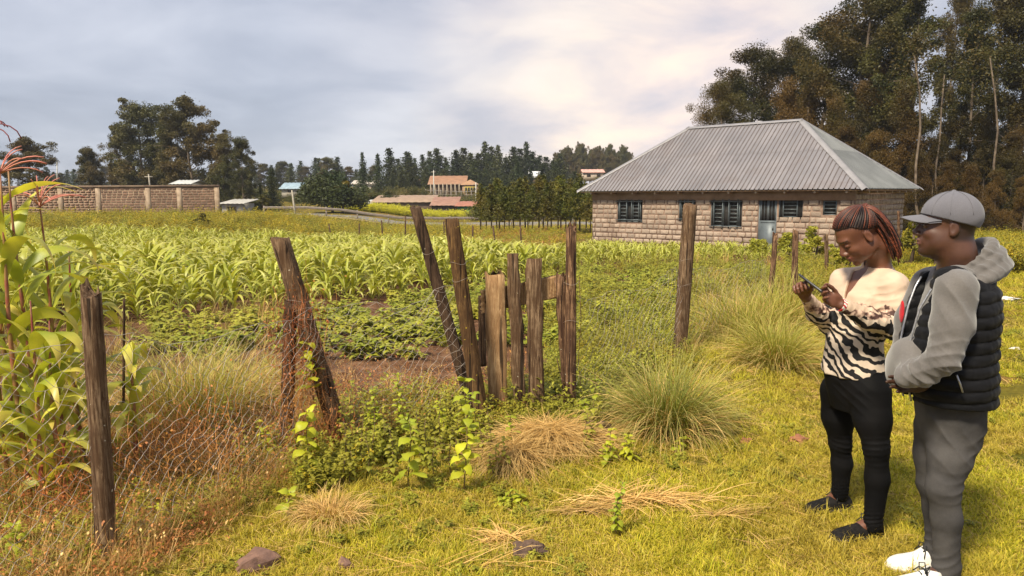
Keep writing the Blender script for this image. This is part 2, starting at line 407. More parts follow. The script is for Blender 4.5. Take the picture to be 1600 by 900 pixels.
for (x0, x1, y0, y1) in ((964.5, 1004, 311.5, 346.7), (1060.7, 1086.6, 311.5, 345.6), (1111, 1160, 311, 357), (1217, 1255, 311.5, 343), (1286, 1308.5, 310.5, 336)):
    a0, zt = wallpt(x0, y0); a1, _ = wallpt(x1, y0); _, zb = wallpt((x0 + x1) / 2, y1); wins.append((a0, a1, zb, zt))
da0, dzt = wallpt(1185.6, 311); da1, _ = wallpt(1214.5, 311); door = (da0, da1, HB, dzt)
ZB = 1.42                                             # underside of the ring beam
opens = wins + [door]
TH = .2
# wall cores, with openings left free
mb = MB()
xs_ = sorted(set([0, HL] + [q for o in opens for q in o[:2]]))
for a, b in zip(xs_[:-1], xs_[1:]):
    zc = sorted([(o[2], o[3]) for o in opens if o[0] < (a + b) / 2 < o[1]]); z = HB
    for z0, z1 in zc:
        if z0 > z: mb.box((a, 0, z), (b, TH, z0), HM, HO)
        z = z1
    mb.box((a, 0, z), (b, TH, ZB), HM, HO)
link('wall', mb.mesh('front_wall', m_mortar), house)
for nm, lo, hi in (('wall', (HL - TH, TH, HB), (HL, HW - TH, HT - .02)), ('wall', (0, TH, HB), (TH, HW - TH, HT - .02)), ('wall', (0, HW - TH, HB), (HL, HW, HT - .02))):
    link(nm, MB().box(lo, hi, HM, HO).mesh('side_wall', m_mortar), house)
link('ring_beam', MB().box((-.012, -.035, ZB), (HL + .012, TH, HT - .02), HM, HO).mesh('ring_beam', m_band), house)
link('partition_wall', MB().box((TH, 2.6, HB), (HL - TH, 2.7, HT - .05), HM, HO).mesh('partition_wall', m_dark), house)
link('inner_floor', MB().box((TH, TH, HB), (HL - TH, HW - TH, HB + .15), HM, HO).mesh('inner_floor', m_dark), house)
# stones: a few shared meshes, each stone an object
rs = np.random.RandomState(3)
def stone_mesh(k):
    q = np.random.RandomState(50 + k); v = []
    for y, c in ((1., 0.0), (.35, .0), (0, .09)):
        for (x, z) in ((-.5, -.5), (0, -.5), (.5, -.5), (.5, 0), (.5, .5), (0, .5), (-.5, .5), (-.5, 0)):
            j = q.uniform(-.035, .035, 2) if y < 1 else (0, 0)
            v.append((x * (1 - c * 1.2) + j[0], y - (1 - y) * q.uniform(0, .25), z * (1 - c * 2) + j[1]))
    v.append((q.uniform(-.1, .1), -.28, q.uniform(-.1, .1)))
    f = [(r0 + i, r0 + (i + 1) % 8, r0 + 8 + (i + 1) % 8, r0 + 8 + i) for r0 in (0, 8) for i in range(8)]
    f += [(16 + i, 16 + (i + 1) % 8, 24) for i in range(8)]
    return MB().add(v, [t for t in f]).mesh('stone', m_stone, attrs=False)
SM = [stone_mesh(k) for k in range(7)]
nst = 0; spare = MB()
def put_stone(org, ex, ey, wd, ht, dp=.075):
    global nst
    me = SM[rs.randint(7)]; A = np.eye(4)
    tw = rs.uniform(-.012, .012); ex2 = ex + np.array([0, 0, tw]); ez = np.array([0, 0, 1.]) - tw * ex
    A[:3, 0], A[:3, 1], A[:3, 2], A[:3, 3] = ex2 * wd, ey * dp, ez * ht, org
    if nst < 300:
        o = bpy.data.objects.new('stone', me); COL.objects.link(o); o.parent = house
        o.matrix_parent_inverse = Matrix.Translation(-house.location); o.matrix_basis = Matrix(A.tolist()); nst += 1
    else:
        vv = np.array([v.co[:] for v in me.vertices]); vv = vv @ A[:3, :3].T + A[:3, 3]
        spare.add(vv, [tuple(p.vertices) for p in me.polygons])
def course(z, h, l0, l1, place, blocked):
    x = l0 + rs.uniform(-.25, 0)
    while x < l1 - .05:
        wd = rs.uniform(.28, .50) if rs.rand() > .18 else rs.uniform(.16, .26); a, b = max(x, l0), min(x + wd, l1)
        for (p, q, r, t) in blocked:
            if r < z + h * .5 < t:
                if a < p < b: b = p if (p - a) > .12 else a
                elif p <= a < q:
                    if b > q and b - q > .12: a = q
                    else: b = a
        if b - a > .1: place((a + b) / 2, z + h / 2, b - a - rs.uniform(.03, .075), h - rs.uniform(.03, .06))
        x += wd
rows = np.arange(HB + .02, ZB - .05, .243)
for k, z in enumerate(rows[::-1]):
    course(z, .243, 0, HL, lambda a, zz, wd, ht: put_stone(hp(a, -.022 + rs.uniform(-.012, .012), zz), HU, HV, wd, ht), opens)
for z in np.arange(HB + .02, HT - .15, .243)[::-1]:
    course(z, .243, 0, HW, lambda a, zz, wd, ht: put_stone(hp(HL + .022, a, zz), HV, -HU, wd * .95, ht), [])
tag(link('stone', spare.mesh('stones', m_stone), house), kind='stuff')
# windows
def bar(mb, a0, a1, z0, z1, b0, b1): mb.box((a0, b0, z0), (a1, b1, z1), HM, HO)
def window(o, leaves_, grille):
    a0, a1, z0, z1 = o; f = MB(); e = .035
    bar(f, a0, a1, z0, z0 + e, .05, .12); bar(f, a0, a1, z1 - e, z1, .05, .12)
    bar(f, a0, a0 + e, z0 + e, z1 - e, .05, .12); bar(f, a1 - e, a1, z0 + e, z1 - e, .05, .12)
    fr = link('window', f.mesh('window_frame', m_steel), house)
    g = MB(); bar(g, a0 + e, a1 - e, z0 + e, z1 - e, .098, .104)
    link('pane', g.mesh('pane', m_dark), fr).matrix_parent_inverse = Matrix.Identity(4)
    for (p, q) in leaves_:                            # louvre leaves: stiles and slats
        l = MB(); x0 = a0 + p * (a1 - a0); x1 = a0 + q * (a1 - a0)
        bar(l, x0, x0 + .05, z0 + e, z1 - e, .03, .06); bar(l, x1 - .05, x1, z0 + e, z1 - e, .03, .06)
        n = max(4, int((z1 - z0) / .17))
        for i in range(n):
            zz = z0 + e + (i + .5) * (z1 - z0 - 2 * e) / n; bar(l, x0 + .05, x1 - .05, zz - .016, zz + .016, .035, .055)
        link('louvre', l.mesh('louvre', m_steel), fr).matrix_parent_inverse = Matrix.Identity(4)
    if grille:
        g = MB()
        for zz in (z0 + .1, z1 - .1): bar(g, a0 - .04, a1 + .04, zz - .02, zz + .02, -.10, -.07)
        for q in (.12, .40, .60, .88): x = a0 + q * (a1 - a0); bar(g, x - .018, x + .018, z0, z1, -.07, -.045)
        link('grille', g.mesh('grille', m_steel), fr).matrix_parent_inverse = Matrix.Identity(4)
window(wins[0], [(.08, .40), (.60, .92)], True); window(wins[1], [(.1, .9)], True); window(wins[2], [(.08, .42), (.58, .92)], True)
window(wins[3], [(.16, .78)], False); window(wins[4], [(.02, .98)], False)
d = MB(); a0, a1, z0, z1 = door; bar(d, a0, a0 + .05, z0, z1, .04, .12); bar(d, a1 - .05, a1, z0, z1, .04, .12); bar(d, a0 + .05, a1 - .05, z1 - .05, z1, .04, .12)
bar(d, a0 + .05, a1 - .05, z0, z1 - .95, .06, .1); bar(d, a0 + .05, a0 + .13, z1 - .95, z1 - .05, .06, .1); bar(d, a1 - .13, a1 - .05, z1 - .95, z1 - .05, .06, .1)
bar(d, (a0 + a1) / 2 - .05, (a0 + a1) / 2 + .05, z1 - .95, z1 - .05, .06, .1)
for q in (.3, .7): x = a0 + q * (a1 - a0); bar(d, x - .012, x + .012, z1 - .95, z1 - .05, .065, .085)
bar(d, a0 + .1, a1 - .1, z1 - 1.05, z1 - 1.0, .05, .06); bar(d, a0 + .1, a1 - .1, z0 + .3, z0 + .35, .05, .06)
dr = link('door', d.mesh('door', m_doorm), house)
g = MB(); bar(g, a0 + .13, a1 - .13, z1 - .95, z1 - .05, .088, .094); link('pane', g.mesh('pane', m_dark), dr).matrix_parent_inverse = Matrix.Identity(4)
g = MB(); bar(g, a1 - .2, a1 - .14, z1 - 1.35, z1 - 1.2, .02, .06); link('handle', g.mesh('handle', m_steel), dr).matrix_parent_inverse = Matrix.Identity(4)
# roof: ribbed sheets, each its own object
OV, RH, INS = .5724, 5.12, 3.68
m_roof, nt, b = newmat('roof_sheet_metal')
c = ramp(nt, noise(nt, pos(nt), .7, 4), [(.3, (.20, .19, .205)), (.7, (.27, .25, .262))])
c = mixc(nt, 1., c, ramp(nt, orand(nt), [(0, .90), (1, 1.08)]), 'MULTIPLY')
c = mixc(nt, ramp(nt, noise(nt, pos(nt), .45, 6, .65, 1.), [(.52, 0.), (.75, .5)]), c, (.17, .125, .11))
LK(nt, c, b.inputs['Base Color']); b.inputs['Metallic'].default_value = .35; b.inputs['Roughness'].default_value = .5
m_roof_shaded = simple('roof_metal_shaded', (.085, .092, .10), (.125, .132, .142), .55, .8, metal=.25, world=True)  # same roof metal, with the shade of the end slopes put into its colour
m_cap = simple('roof_cap_metal', (.28, .265, .27), (.34, .32, .325), .45, 2, metal=.3)
EZ = HT - .02
m_seam_shade = simple('roof_seam_shade', (.075, .06, .058), (.11, .09, .085), .8, 3)  # rib shadow at the sheet overlap, painted dark on one rib flank
def slope_pt(face, s, u_):
    """face 0 front 1 right 2 back 3 left; s along the eave, u_ distance in from the eave in plan"""
    if face == 0: k = (RH - EZ) / (HW / 2 + OV); return hp(s, -OV + u_, EZ + u_ * k)
    if face == 2: k = (RH - EZ) / (HW / 2 + OV); return hp(s, HW + OV - u_, EZ + u_ * k)
    k = (RH - EZ) / (INS + OV)
    if face == 1: return hp(HL + OV - u_, s, EZ + u_ * k)
    return hp(-OV + u_, s, EZ + u_ * k)
def umax(face, s):
    w2, i2 = HW / 2 + OV, INS + OV
    if face in (0, 2): return max(0., min(w2, (s + OV) * w2 / i2, (HL + OV - s) * w2 / i2))
    return max(0., min(i2, (s + OV) * i2 / w2, (HW + OV - s) * i2 / w2))
for face in range(4):
    s0, s1 = (-OV, HL + OV) if face in (0, 2) else (-OV, HW + OV)
    step = .212 if face in (0, 2) else .2; n = int(round((s1 - s0) / step)); U = HW / 2 + OV if face in (0, 2) else INS + OV
    for i in range(n):
        a, bq = s0 + (s1 - s0) * i / n, s0 + (s1 - s0) * (i + 1) / n
        for row in (0, 1):
            lo = 0 if row == 0 else U * .52; hi_ = U * .54 if row == 0 else U
            ua, ub, um = umax(face, a), umax(face, bq), umax(face, (a + bq) / 2)
            if max(ua, ub) <= lo + .02: continue
            mb = MB(); up = np.array([0, 0, .012 if row == 0 else .026])
            rw = .022; rhh = .05
            prof_ = [(a, 0), (a + rw * .3, rhh), (a + rw * 1.5, rhh), (a + rw * 2.6, 0), ((a + bq) / 2 - .02, 0), ((a + bq) / 2, .006), ((a + bq) / 2 + .02, 0), (bq + .004, 0)]
            v = []
            for (s_, h) in prof_:
                um_ = umax(face, s_); l_, h_ = min(lo, um_), min(hi_, um_)
                v += [slope_pt(face, s_, l_) + up + (0, 0, h), slope_pt(face, s_, h_) + up + (0, 0, h)]
            f = [(2 * j, 2 * j + 1, 2 * j + 3, 2 * j + 2) for j in range(len(prof_) - 1)]
            if face in (2, 3): f = [q[::-1] for q in f]
            me = mb.add(v, [q[::-1] for q in f]).mesh('roof_sheet', m_roof if face in (0, 2) else m_roof_shaded, attrs=False); me.materials.append(m_seam_shade); me.polygons[2].material_index = 1; me.polygons[3].material_index = 0
            link('roof_sheet', me, house)
w2, i2 = HW / 2 + OV, INS + OV
cn = dict(fl=hp(-OV, -OV, EZ), fr=hp(HL + OV, -OV, EZ), br=hp(HL + OV, HW + OV, EZ), bl=hp(-OV, HW + OV, EZ), rl=hp(INS, HW / 2, RH), rr=hp(HL - INS, HW / 2, RH))
def cap(p, q, nm):
    p, q = p + (0, 0, .05), q + (0, 0, .05); d_ = (q - p) / np.linalg.norm(q - p); s_ = np.cross(d_, (0, 0, 1)); s_ /= np.linalg.norm(s_)
    v = []
    for e in (p - d_ * .05, q + d_ * .05):
        for k, h in ((-.17, -.085), (-.155, -.06), (0, .03), (.155, -.06), (.17, -.085)): v.append(e + s_ * k + np.array([0, 0, h]))
    link(nm, MB().add(v, [(i, i + 1, i + 6, i + 5) for i in range(4)]).mesh(nm, m_cap, attrs=False), house)
cap(cn['rl'], cn['rr'], 'ridge_cap')
for k, r_ in (('fl', 'rl'), ('fr', 'rr'), ('br', 'rr'), ('bl', 'rl')): cap(cn[k], cn[r_], 'hip_cap')
m_raft = simple('rafter_wood', (.30, .20, .12), (.20, .12, .07), .85, 8); m_rend = simple('rafter_end', (.55, .47, .40), (.42, .34, .27), .85, 8)
f = MB(); f.box((-OV + .05, -OV + .05, EZ - .06), (HL + OV - .05, HW + OV - .05, EZ - .03), HM, HO); link('soffit', f.mesh('soffit', m_raft), house)
for i in range(11):
    a = .2 + i * (HL - .4) / 10
    me = MB().tube([hp(a, .1, EZ - .10), hp(a, -OV + .14, EZ - .115)], .052, 7).mesh('rafter', m_raft, attrs=False)
    me.materials.append(m_rend); me.polygons[len(me.polygons) - 1].material_index = 1; link('rafter', me, house)
for i in range(7):
    a = .3 + i * (HW - .6) / 6
    me = MB().tube([hp(HL - .1, a, EZ - .10), hp(HL + OV - .12, a, EZ - .11)], .052, 7).mesh('rafter', m_raft, attrs=False)
    me.materials.append(m_rend); me.polygons[len(me.polygons) - 1].material_index = 1; link('rafter', me, house)
link('roof_vent', MB().tube([hp(HL * .56, HW / 2 + .2, RH - .05), hp(HL * .56, HW / 2 + .2, RH + .13)], [.2, .14], 9).mesh('roof_vent', m_cap), house)

# ================================================================= the brick boundary wall at left
BW0, BW1 = W(-30, 340, 62)[[0, 1]], W(343, 340, 62)[[0, 1]]
bwall = thing('brick_wall', 'long brown brick boundary wall with pale concrete columns at the left', 'wall', (*((BW0 + BW1) / 2), 0))
m_bm = simple('pale_mortar', (.40, .30, .205), (.32, .235, .155), .95, 5)
m_brk = simple('brown_brick', (.25, .15, .10), (.165, .095, .062), .9, 4, rv=.28, bumpd=.01)
m_conc = simple('column_concrete', (.36, .27, .19), (.23, .16, .105), .9, 3, bumpd=.01)
m_cop = simple('coping_concrete', (.13, .085, .065), (.22, .15, .10), .9, 3, bumpd=.01)
bz0, bz1 = -.6, W(150, 293.5, 62)[2]
Lw = BW1[0] - BW0[0]
link('wall', MB().box((BW0[0], 62, bz0), (BW1[0], 62.18, bz1)).mesh('wall_core', m_bm), bwall)
ccol = [W(x, 300, 62)[0] for x in (20, 94, 153, 231, 280, 339)]
for k, x in enumerate(ccol):
    link('column', MB().box((x - .2, 61.93, bz0), (x + .2, 61.997, bz1 + .0)).mesh('column', m_conc), bwall)
link('coping', MB().box((BW0[0], 61.9, bz1 + .004), (BW1[0] + .06, 62.28, bz1 + .19)).mesh('coping', m_cop), bwall)
bmh = []
for k in range(4):
    q = np.random.RandomState(k); v = [(x * q.uniform(.94, 1.), y, z * q.uniform(.86, 1.)) for y in (0, 1) for (x, z) in ((-.5, -.5), (.5, -.5), (.5, .5), (-.5, .5))]
    bmh.append((v, [(0, 1, 5, 4), (1, 2, 6, 5), (2, 3, 7, 6), (3, 0, 4, 7), (0, 3, 2, 1)]))
bme = [MB().add(v, [q[::-1] for q in f]).mesh('brick', m_brk, attrs=False) for v, f in bmh]
cnt = 0; rest = MB(); cand = []
rh_ = .208
for r_, z in enumerate(np.arange(bz1 - rh_, bz0, -rh_)):
    x = BW1[0] - (.2 if r_ % 2 else 0)
    while x > BW0[0] + .3:
        wd = rs.uniform(.36, .5); a, bq = x - wd, x; x -= wd
        for c_ in ccol:
            if a < c_ - .22 < bq: bq = min(bq, c_ - .22) if (c_ - .22 - a) > bq - (c_ + .22) else bq; a = a if bq <= c_ - .2 else max(a, c_ + .22)
            elif a < c_ + .22 and a > c_ - .22: a = c_ + .22
        if bq - a > .12: cand.append((a, bq, z))
cand.sort(key=lambda q: -q[0])
for (a, bq, z) in cand:
    s_ = (bq - a - .06, .035, rh_ - .055); l_ = ((a + bq) / 2, 61.965 + rs.uniform(-.008, .006), z + rh_ / 2 + rs.uniform(-.008, .008))
    k = rs.randint(4)
    if cnt < 300:
        o = link('brick', bme[k], bwall, l_, (0, rs.uniform(-.02, .02), 0)); o.scale = s_; cnt += 1
    else: rest.add(np.array(bmh[k][0]) * s_ + l_, [q[::-1] for q in bmh[k][1]])
tag(link('brick', rest.mesh('bricks', m_brk), bwall), kind='stuff')

# ================================================================= the small buildings beyond the road
def far_house(name, label, px0, px1, py0, py_e, Y, depth, roof_c, wall_c, ridge=1.2, cat='house', wins_=0, rz=0., gable=True, porch=False, over=.4):
    a, bq = W(px0, py0, Y), W(px1, py0, Y); ze = W((px0 + px1) / 2, py_e, Y)[2]; z0 = a[2] - .6; w_ = bq[0] - a[0]
    cxy = ((a[0] + bq[0]) / 2, Y + depth / 2)
    t = thing(name, label, cat, (*cxy, z0), rz); ch = ze - z0
    mw = simple(name + '_wall_paint', wall_c, tuple(q * .75 for q in wall_c), .9, 1.5, bumpd=.01); mr = simple(name + '_roof_sheet', roof_c, tuple(q * .72 for q in roof_c), .6, 1.3)
    lk = lambda nm, mb, m, p=t: link(nm, mb.mesh(nm, m), p, world=False)
    m1 = MB(); m1.box((-w_ / 2, -depth / 2, 0), (w_ / 2, depth / 2, ch))
    if gable:
        m1.add([(-w_ / 2, -depth / 2, ch), (-w_ / 2, depth / 2, ch), (-w_ / 2, 0, ch + ridge), (w_ / 2, -depth / 2, ch), (w_ / 2, depth / 2, ch), (w_ / 2, 0, ch + ridge)], [(0, 2, 1), (3, 4, 5)])
    lk('wall', m1, mw)
    o_ = over
    for s_ in ((-1, 1) if gable else (-1,)):
        nseg = max(6, int(w_ / .9)); top = 0 if gable else depth / 2 + o_; e0 = (depth / 2 + o_) * s_
        ztop, zlow = ch + ridge + .03, ch - (ridge * o_ / (depth / 2) if gable else 0.)
        k = MB(); xs = np.linspace(-w_ / 2 - o_, w_ / 2 + o_, nseg * 2 + 1); v = []
        for i, x in enumerate(xs):
            h = .05 * (i % 2); v += [(x, e0, zlow + h), (x, top, ztop + h), (x, e0, zlow + h - .06), (x, top, ztop + h - .06)]
        f = [];
        for i in range(len(xs) - 1): j = 4 * i; f += [(j, j + 4, j + 5, j + 1), (j + 2, j + 3, j + 7, j + 6), (j, j + 2, j + 6, j + 4)]
        lk('roof', k.add(v, f), mr)
    for i in range(wins_):
        x = -w_ / 2 + w_ * (i + .5) / wins_
        fr = lk('window', MB().box((x - .5, -depth / 2 - .05, ch * .42), (x + .5, -depth / 2 - .005, ch * .8)), m_conc)
        lk('pane', MB().box((x - .42, -depth / 2 - .07, ch * .46), (x + .42, -depth / 2 - .052, ch * .77)), m_dark, fr)
    return t, ch, w_, depth, lk
# hall with the orange roof
t, ch, w_, dp_, lk = far_house('brick_hall', 'brown hall with an orange sheet roof and pale posts, on the rise beyond the road', 672, 726, 306, 287, 138, 9, (.33, .17, .095), (.22, .15, .10), 1.5, 'house', 0)
mpil = simple('pale_posts', (.36, .29, .21)); myel = simple('yellow_paint', (.42, .32, .06))
for i in range(9):
    x = -w_ / 2 + .2 + i * (w_ - .4) / 8; lk('pillar', MB().box((x - .1, -dp_ / 2 - .6, 0), (x + .1, -dp_ / 2 - .4, ch - .05)), mpil)
lk('porch_wall', MB().box((w_ / 2 - .3, -dp_ / 2 - 1.6, 0), (w_ / 2 + 2.6, -dp_ / 2 + 1.2, ch * .92)), simple('porch_brick', (.34, .22, .14)))
g = MB(); g.add([(w_ / 2 - .7, -dp_ / 2 - 1.8, ch * .9), (w_ / 2 + 3.0, -dp_ / 2 - 1.8, ch * .9), (w_ / 2 + 1.15, -dp_ / 2 - 1.8, ch * 1.25),
     (w_ / 2 - .7, -dp_ / 2 + 1.4, ch * .9), (w_ / 2 + 3.0, -dp_ / 2 + 1.4, ch * .9), (w_ / 2 + 1.15, -dp_ / 2 + 1.4, ch * 1.25)], [(0, 1, 2), (5, 4, 3), (0, 2, 5, 3), (2, 1, 4, 5)])
lk('porch_roof', g, simple('porch_roof_sheet', (.42, .24, .14)))
wf = lk('window', MB().box((w_ / 2 + .1, -dp_ / 2 - 1.66, ch * .35), (w_ / 2 + 2.2, -dp_ / 2 - 1.602, ch * .8)), myel)
for i in range(4): lk('pane', MB().box((w_ / 2 + .2 + i * .5, -dp_ / 2 - 1.69, ch * .42), (w_ / 2 + .55 + i * .5, -dp_ / 2 - 1.662, ch * .74)), m_dark, wf)
# fences and walls of the compound
def far_fence(name, label, pts, h, n, m, Y=None, rails=3):
    t = thing(name, label, 'fence', (pts[0][0], pts[0][1], 0)); P = [np.array(p) for p in pts]
    for i in range(n):
        p = P[0] + (P[1] - P[0]) * i / (n - 1); z = float(gz(p[0], p[1]))
        link('post', MB().tube([(p[0], p[1], z - .3), (p[0] + .02, p[1], z + h * 1.05)], .07, 5).mesh('post', m), t)
    for k in range(rails):
        a, b_ = P[0], P[1]; q = [a + (b_ - a) * s_ for s_ in np.linspace(0, 1, 12)]
        link('rail', MB().tube([(x, y - .08, float(gz(x, y)) + h * (.25 + .35 * k)) for x, y in q], .045, 4).mesh('rail', m), t)
    return t
m_grey = simple('grey_wood', (.34, .30, .26), (.22, .18, .15), .9, 6)
far_fence('paddock_fence', 'grey rail fence in front of the orange roofed hall', [tuple(W(665, 300, 130)[:2]), tuple(W(752, 300, 130)[:2])], 1.7, 12, m_grey)
t, ch, w_, dp_, lk = far_house('compound_shed', 'low stone walled shed with a rusty pale roof left of the green shed', 583, 674, 333, 316, 112, 7, (.34, .23, .16), (.25, .17, .12), 1.0, 'shed', 0, gable=False)
far_house('white_wall_shed', 'small white fronted lean-to at the left end of the stone shed', 571, 586, 334, 318, 113, 5, (.50, .50, .48), (.62, .58, .52), .5, 'shed', 0, gable=False, over=.2)
far_house('rust_roof_shed', 'dark timber shed under a rust red roof beside the green shed', 676, 712, 333, 321, 109, 6, (.32, .17, .12), (.10, .075, .06), 1.2, 'shed', 2, gable=False)
far_house('green_shed', 'small bright green shed with a rusty roof near the young trees', 715, 748, 336, 322, 107, 5, (.36, .15, .10), (.03, .26, .12), .6, 'shed', 2, gable=False)
far_house('white_roof_house', 'small house with a shiny white sheet roof on the wooded rise', 829, 850, 286, 276, 165, 6, (.80, .80, .82), (.36, .22, .16), 1.2, 'house', 1)
far_house('pink_roof_house', 'distant house with a faded pink roof just left of the stone house', 912, 943, 278, 269, 190, 8, (.66, .36, .30), (.55, .45, .36), .8, 'house', 2)
far_house('blue_roof_house', 'distant house with a pale blue sheet roof beside the round dark tree', 440, 468, 303, 294, 125, 6, (.28, .38, .46), (.50, .45, .38), .9, 'house', 1)
far_house('cream_row_house', 'low cream house half hidden behind bushes between two conifers', 552, 590, 299, 287, 150, 6, (.55, .48, .42), (.60, .55, .45), .7, 'house', 3)
far_house('pink_shed', 'low reddish roof showing beneath the dark conifers', 630, 652, 288, 284, 175, 5, (.60, .28, .26), (.5, .4, .32), .6, 'shed', 0)
far_house('white_shack', 'white shack behind trees just right of the brick wall', 347, 378, 331, 318, 80, 4, (.42, .40, .37), (.36, .34, .32), .4, 'shed', 1, gable=False)
far_house('grey_hut', 'grey tin roof peeping over the brick wall', 272, 296, 300, 286.5, 82, 4, (.50, .50, .49), (.3, .28, .25), .35, 'hut', 0)
# poles
m_pole = simple('pole_wood', (.42, .38, .32), (.3, .26, .2), .9, 5); m_pole2 = simple('pale_pole', (.62, .60, .55))
for (px, pt, pb, Y, label, dx) in ((463, 297, 338, 70, 'leaning pale pole beside the round dark tree', -7), (677.5, 266, 305, 128, 'tall pale utility pole at the left corner of the orange roofed hall', 0), (743.5, 285, 316, 120, 'short pale pole right of the orange roofed hall', 0), (235, 272, 290, 84, 'thin pole with a crossbar rising behind the brick wall', -3), (89, 250, 285, 120, 'thin grey radio mast far behind the tall maize', 0)):
    a, b_ = W(px + dx, pt, Y), W(px, pb, Y); t = thing('utility_pole', label, 'pole', b_, group=None)
    link('shaft', MB().tube([b_ - (0, 0, .8), a], [.11, .07], 6).mesh('shaft', m_pole2 if Y > 100 else m_pole), t)
    link('crossarm', MB().box((a[0] - .45, a[1] - .05, a[2] - .35), (a[0] + .45, a[1] + .05, a[2] - .25)).mesh('crossarm', m_pole), t)
# guard rail along the near side of the road
gr = thing('guard_rail', 'dark metal guard rail along the near side of the road', 'guard rail', (-10, 71.5, -1.2))
mg = simple('rail_metal', (.24, .20, .18), (.17, .14, .12), .6, 4, metal=.3)
P = [(x, 71.9 + .02 * (x + 30)) for x in np.arange(-24, 18, 1.)]
v = []
for x, y in P:
    z = float(gz(x, y)) + .75
    v += [(x, y, z + .12), (x, y - .05, z + .07), (x, y, z), (x, y - .05, z - .07), (x, y, z - .12)]
link('beam', MB().add(v, [(5 * i + j, 5 * i + 5 + j, 5 * i + 6 + j, 5 * i + 1 + j) for i in range(len(P) - 1) for j in range(4)]).mesh('beam', mg), gr)
for x, y in P[::3]:
    z = float(gz(x, y)); link('post', MB().box((x - .06, y + .02, z - .4), (x + .06, y + .12, z + .95)).mesh('post', mg), gr)

# ================================================================= trees
m_bark_pale = simple('bark_pale', (.22, .165, .115), (.10, .07, .048), .85, 2.5, world=True)
m_bark = simple('bark_dark', (.13, .09, .06), (.07, .05, .035), .9, 3, world=True)
m_euc = leafmat('eucalyptus_leaves', (.022, .028, .007), (.088, .080, .017), c3=(.100, .062, .015), ps=.12, trans=.22, orv=.25)
m_euc2 = leafmat('young_eucalyptus_leaves', (.034, .033, .008), (.092, .070, .015), c3=(.115, .066, .016), ps=.22, trans=.25, orv=.25)
m_con = leafmat('conifer_needles', (.020, .034, .013), (.050, .066, .018), c3=(.065, .07, .018), ps=.12, trans=.12, orv=.25)
m_conb = leafmat('young_conifer_needles', (.045, .06, .008), (.12, .125, .016), c3=(.15, .12, .02), ps=.5, trans=.15, orv=.25)
m_bush = leafmat('bush_leaves', (.03, .042, .012), (.085, .095, .018), c3=(.12, .10, .02), ps=.4, trans=.2)

def eucalyptus(seed, H, rad, low=.35, clump=1., nlimb=16, per=150, leaf=.2, shape='tall'):
    rs = np.random.RandomState(seed); tr, cr = MB(), MB()
    k = 9; zz = np.linspace(0, H * .93, k); wob = np.cumsum(rs.normal(0, H * .008, (k, 2)), 0); wob[0] = 0
    P = np.column_stack([wob, zz]); r0 = H * .011 + .04
    tr.tube(P, np.linspace(r0, r0 * .18, k), 7)
    for i in range(nlimb):
        h = low + (1 - low) * (i + rs.rand()) / nlimb; base = np.array([np.interp(h * H, zz, P[:, 0]), np.interp(h * H, zz, P[:, 1]), h * H * .95])
        a = rs.rand() * 6.28; q = (h - low) / (1 - low)
        ww = {'tall': (.55 + .6 * np.sin(np.pi * min(1, q * 1.05)) ** .8) * (1 - .45 * q), 'round': np.sin(np.pi * (.18 + .78 * q)) * 1.1, 'cone': 1.08 - q * .9}[shape]
        Lb = rad * ww * rs.uniform(.7, 1.15)
        tip = base + np.array([math.cos(a) * Lb, math.sin(a) * Lb, Lb * rs.uniform(.25, .8) * (1.2 - q)])
        mid = (base + tip) / 2 + np.array([0, 0, Lb * .12])
        tr.tube([base, mid, tip], [r0 * .32 * (1.1 - q), r0 * .2 * (1.1 - q), r0 * .08], 5)
        nc = rs.randint(2, 5)
        for c in range(nc):
            f = rs.uniform(.4, 1.1); ctr = base + (tip - base) * f + rs.normal(0, .16 * rad, 3) * (1, 1, .7)
            sz = rad * clump * rs.uniform(.20, .42)
            n = int(per * rs.uniform(.6, 1.2)); d = rs.normal(size=(n, 3)); d /= np.linalg.norm(d, axis=1)[:, None]
            pr = rs.rand(n) ** .45; C = ctr + d * pr[:, None] * sz * (1, 1, .75)
            tone = np.clip(rs.rand() * .75 + rs.rand(n) * .2 + .08 * (pr - .5), 0, 1)
            leaves(cr, C, leaf * rs.uniform(.7, 1.3, n), up=-.5, rs=rs, asp=.5, rnd=tone)
    ctr = P[-1]
    for c in range(3):
        n = per; d = rs.normal(size=(n, 3)) * rad * .13; leaves(cr, ctr + (0, 0, -c * rad * .25 + .1) + d, leaf * rs.uniform(.7, 1.3, n), up=-.5, rs=rs, rnd=rs.rand(n))
    return tr.mesh('trunk', m_bark_pale, smooth=True), cr

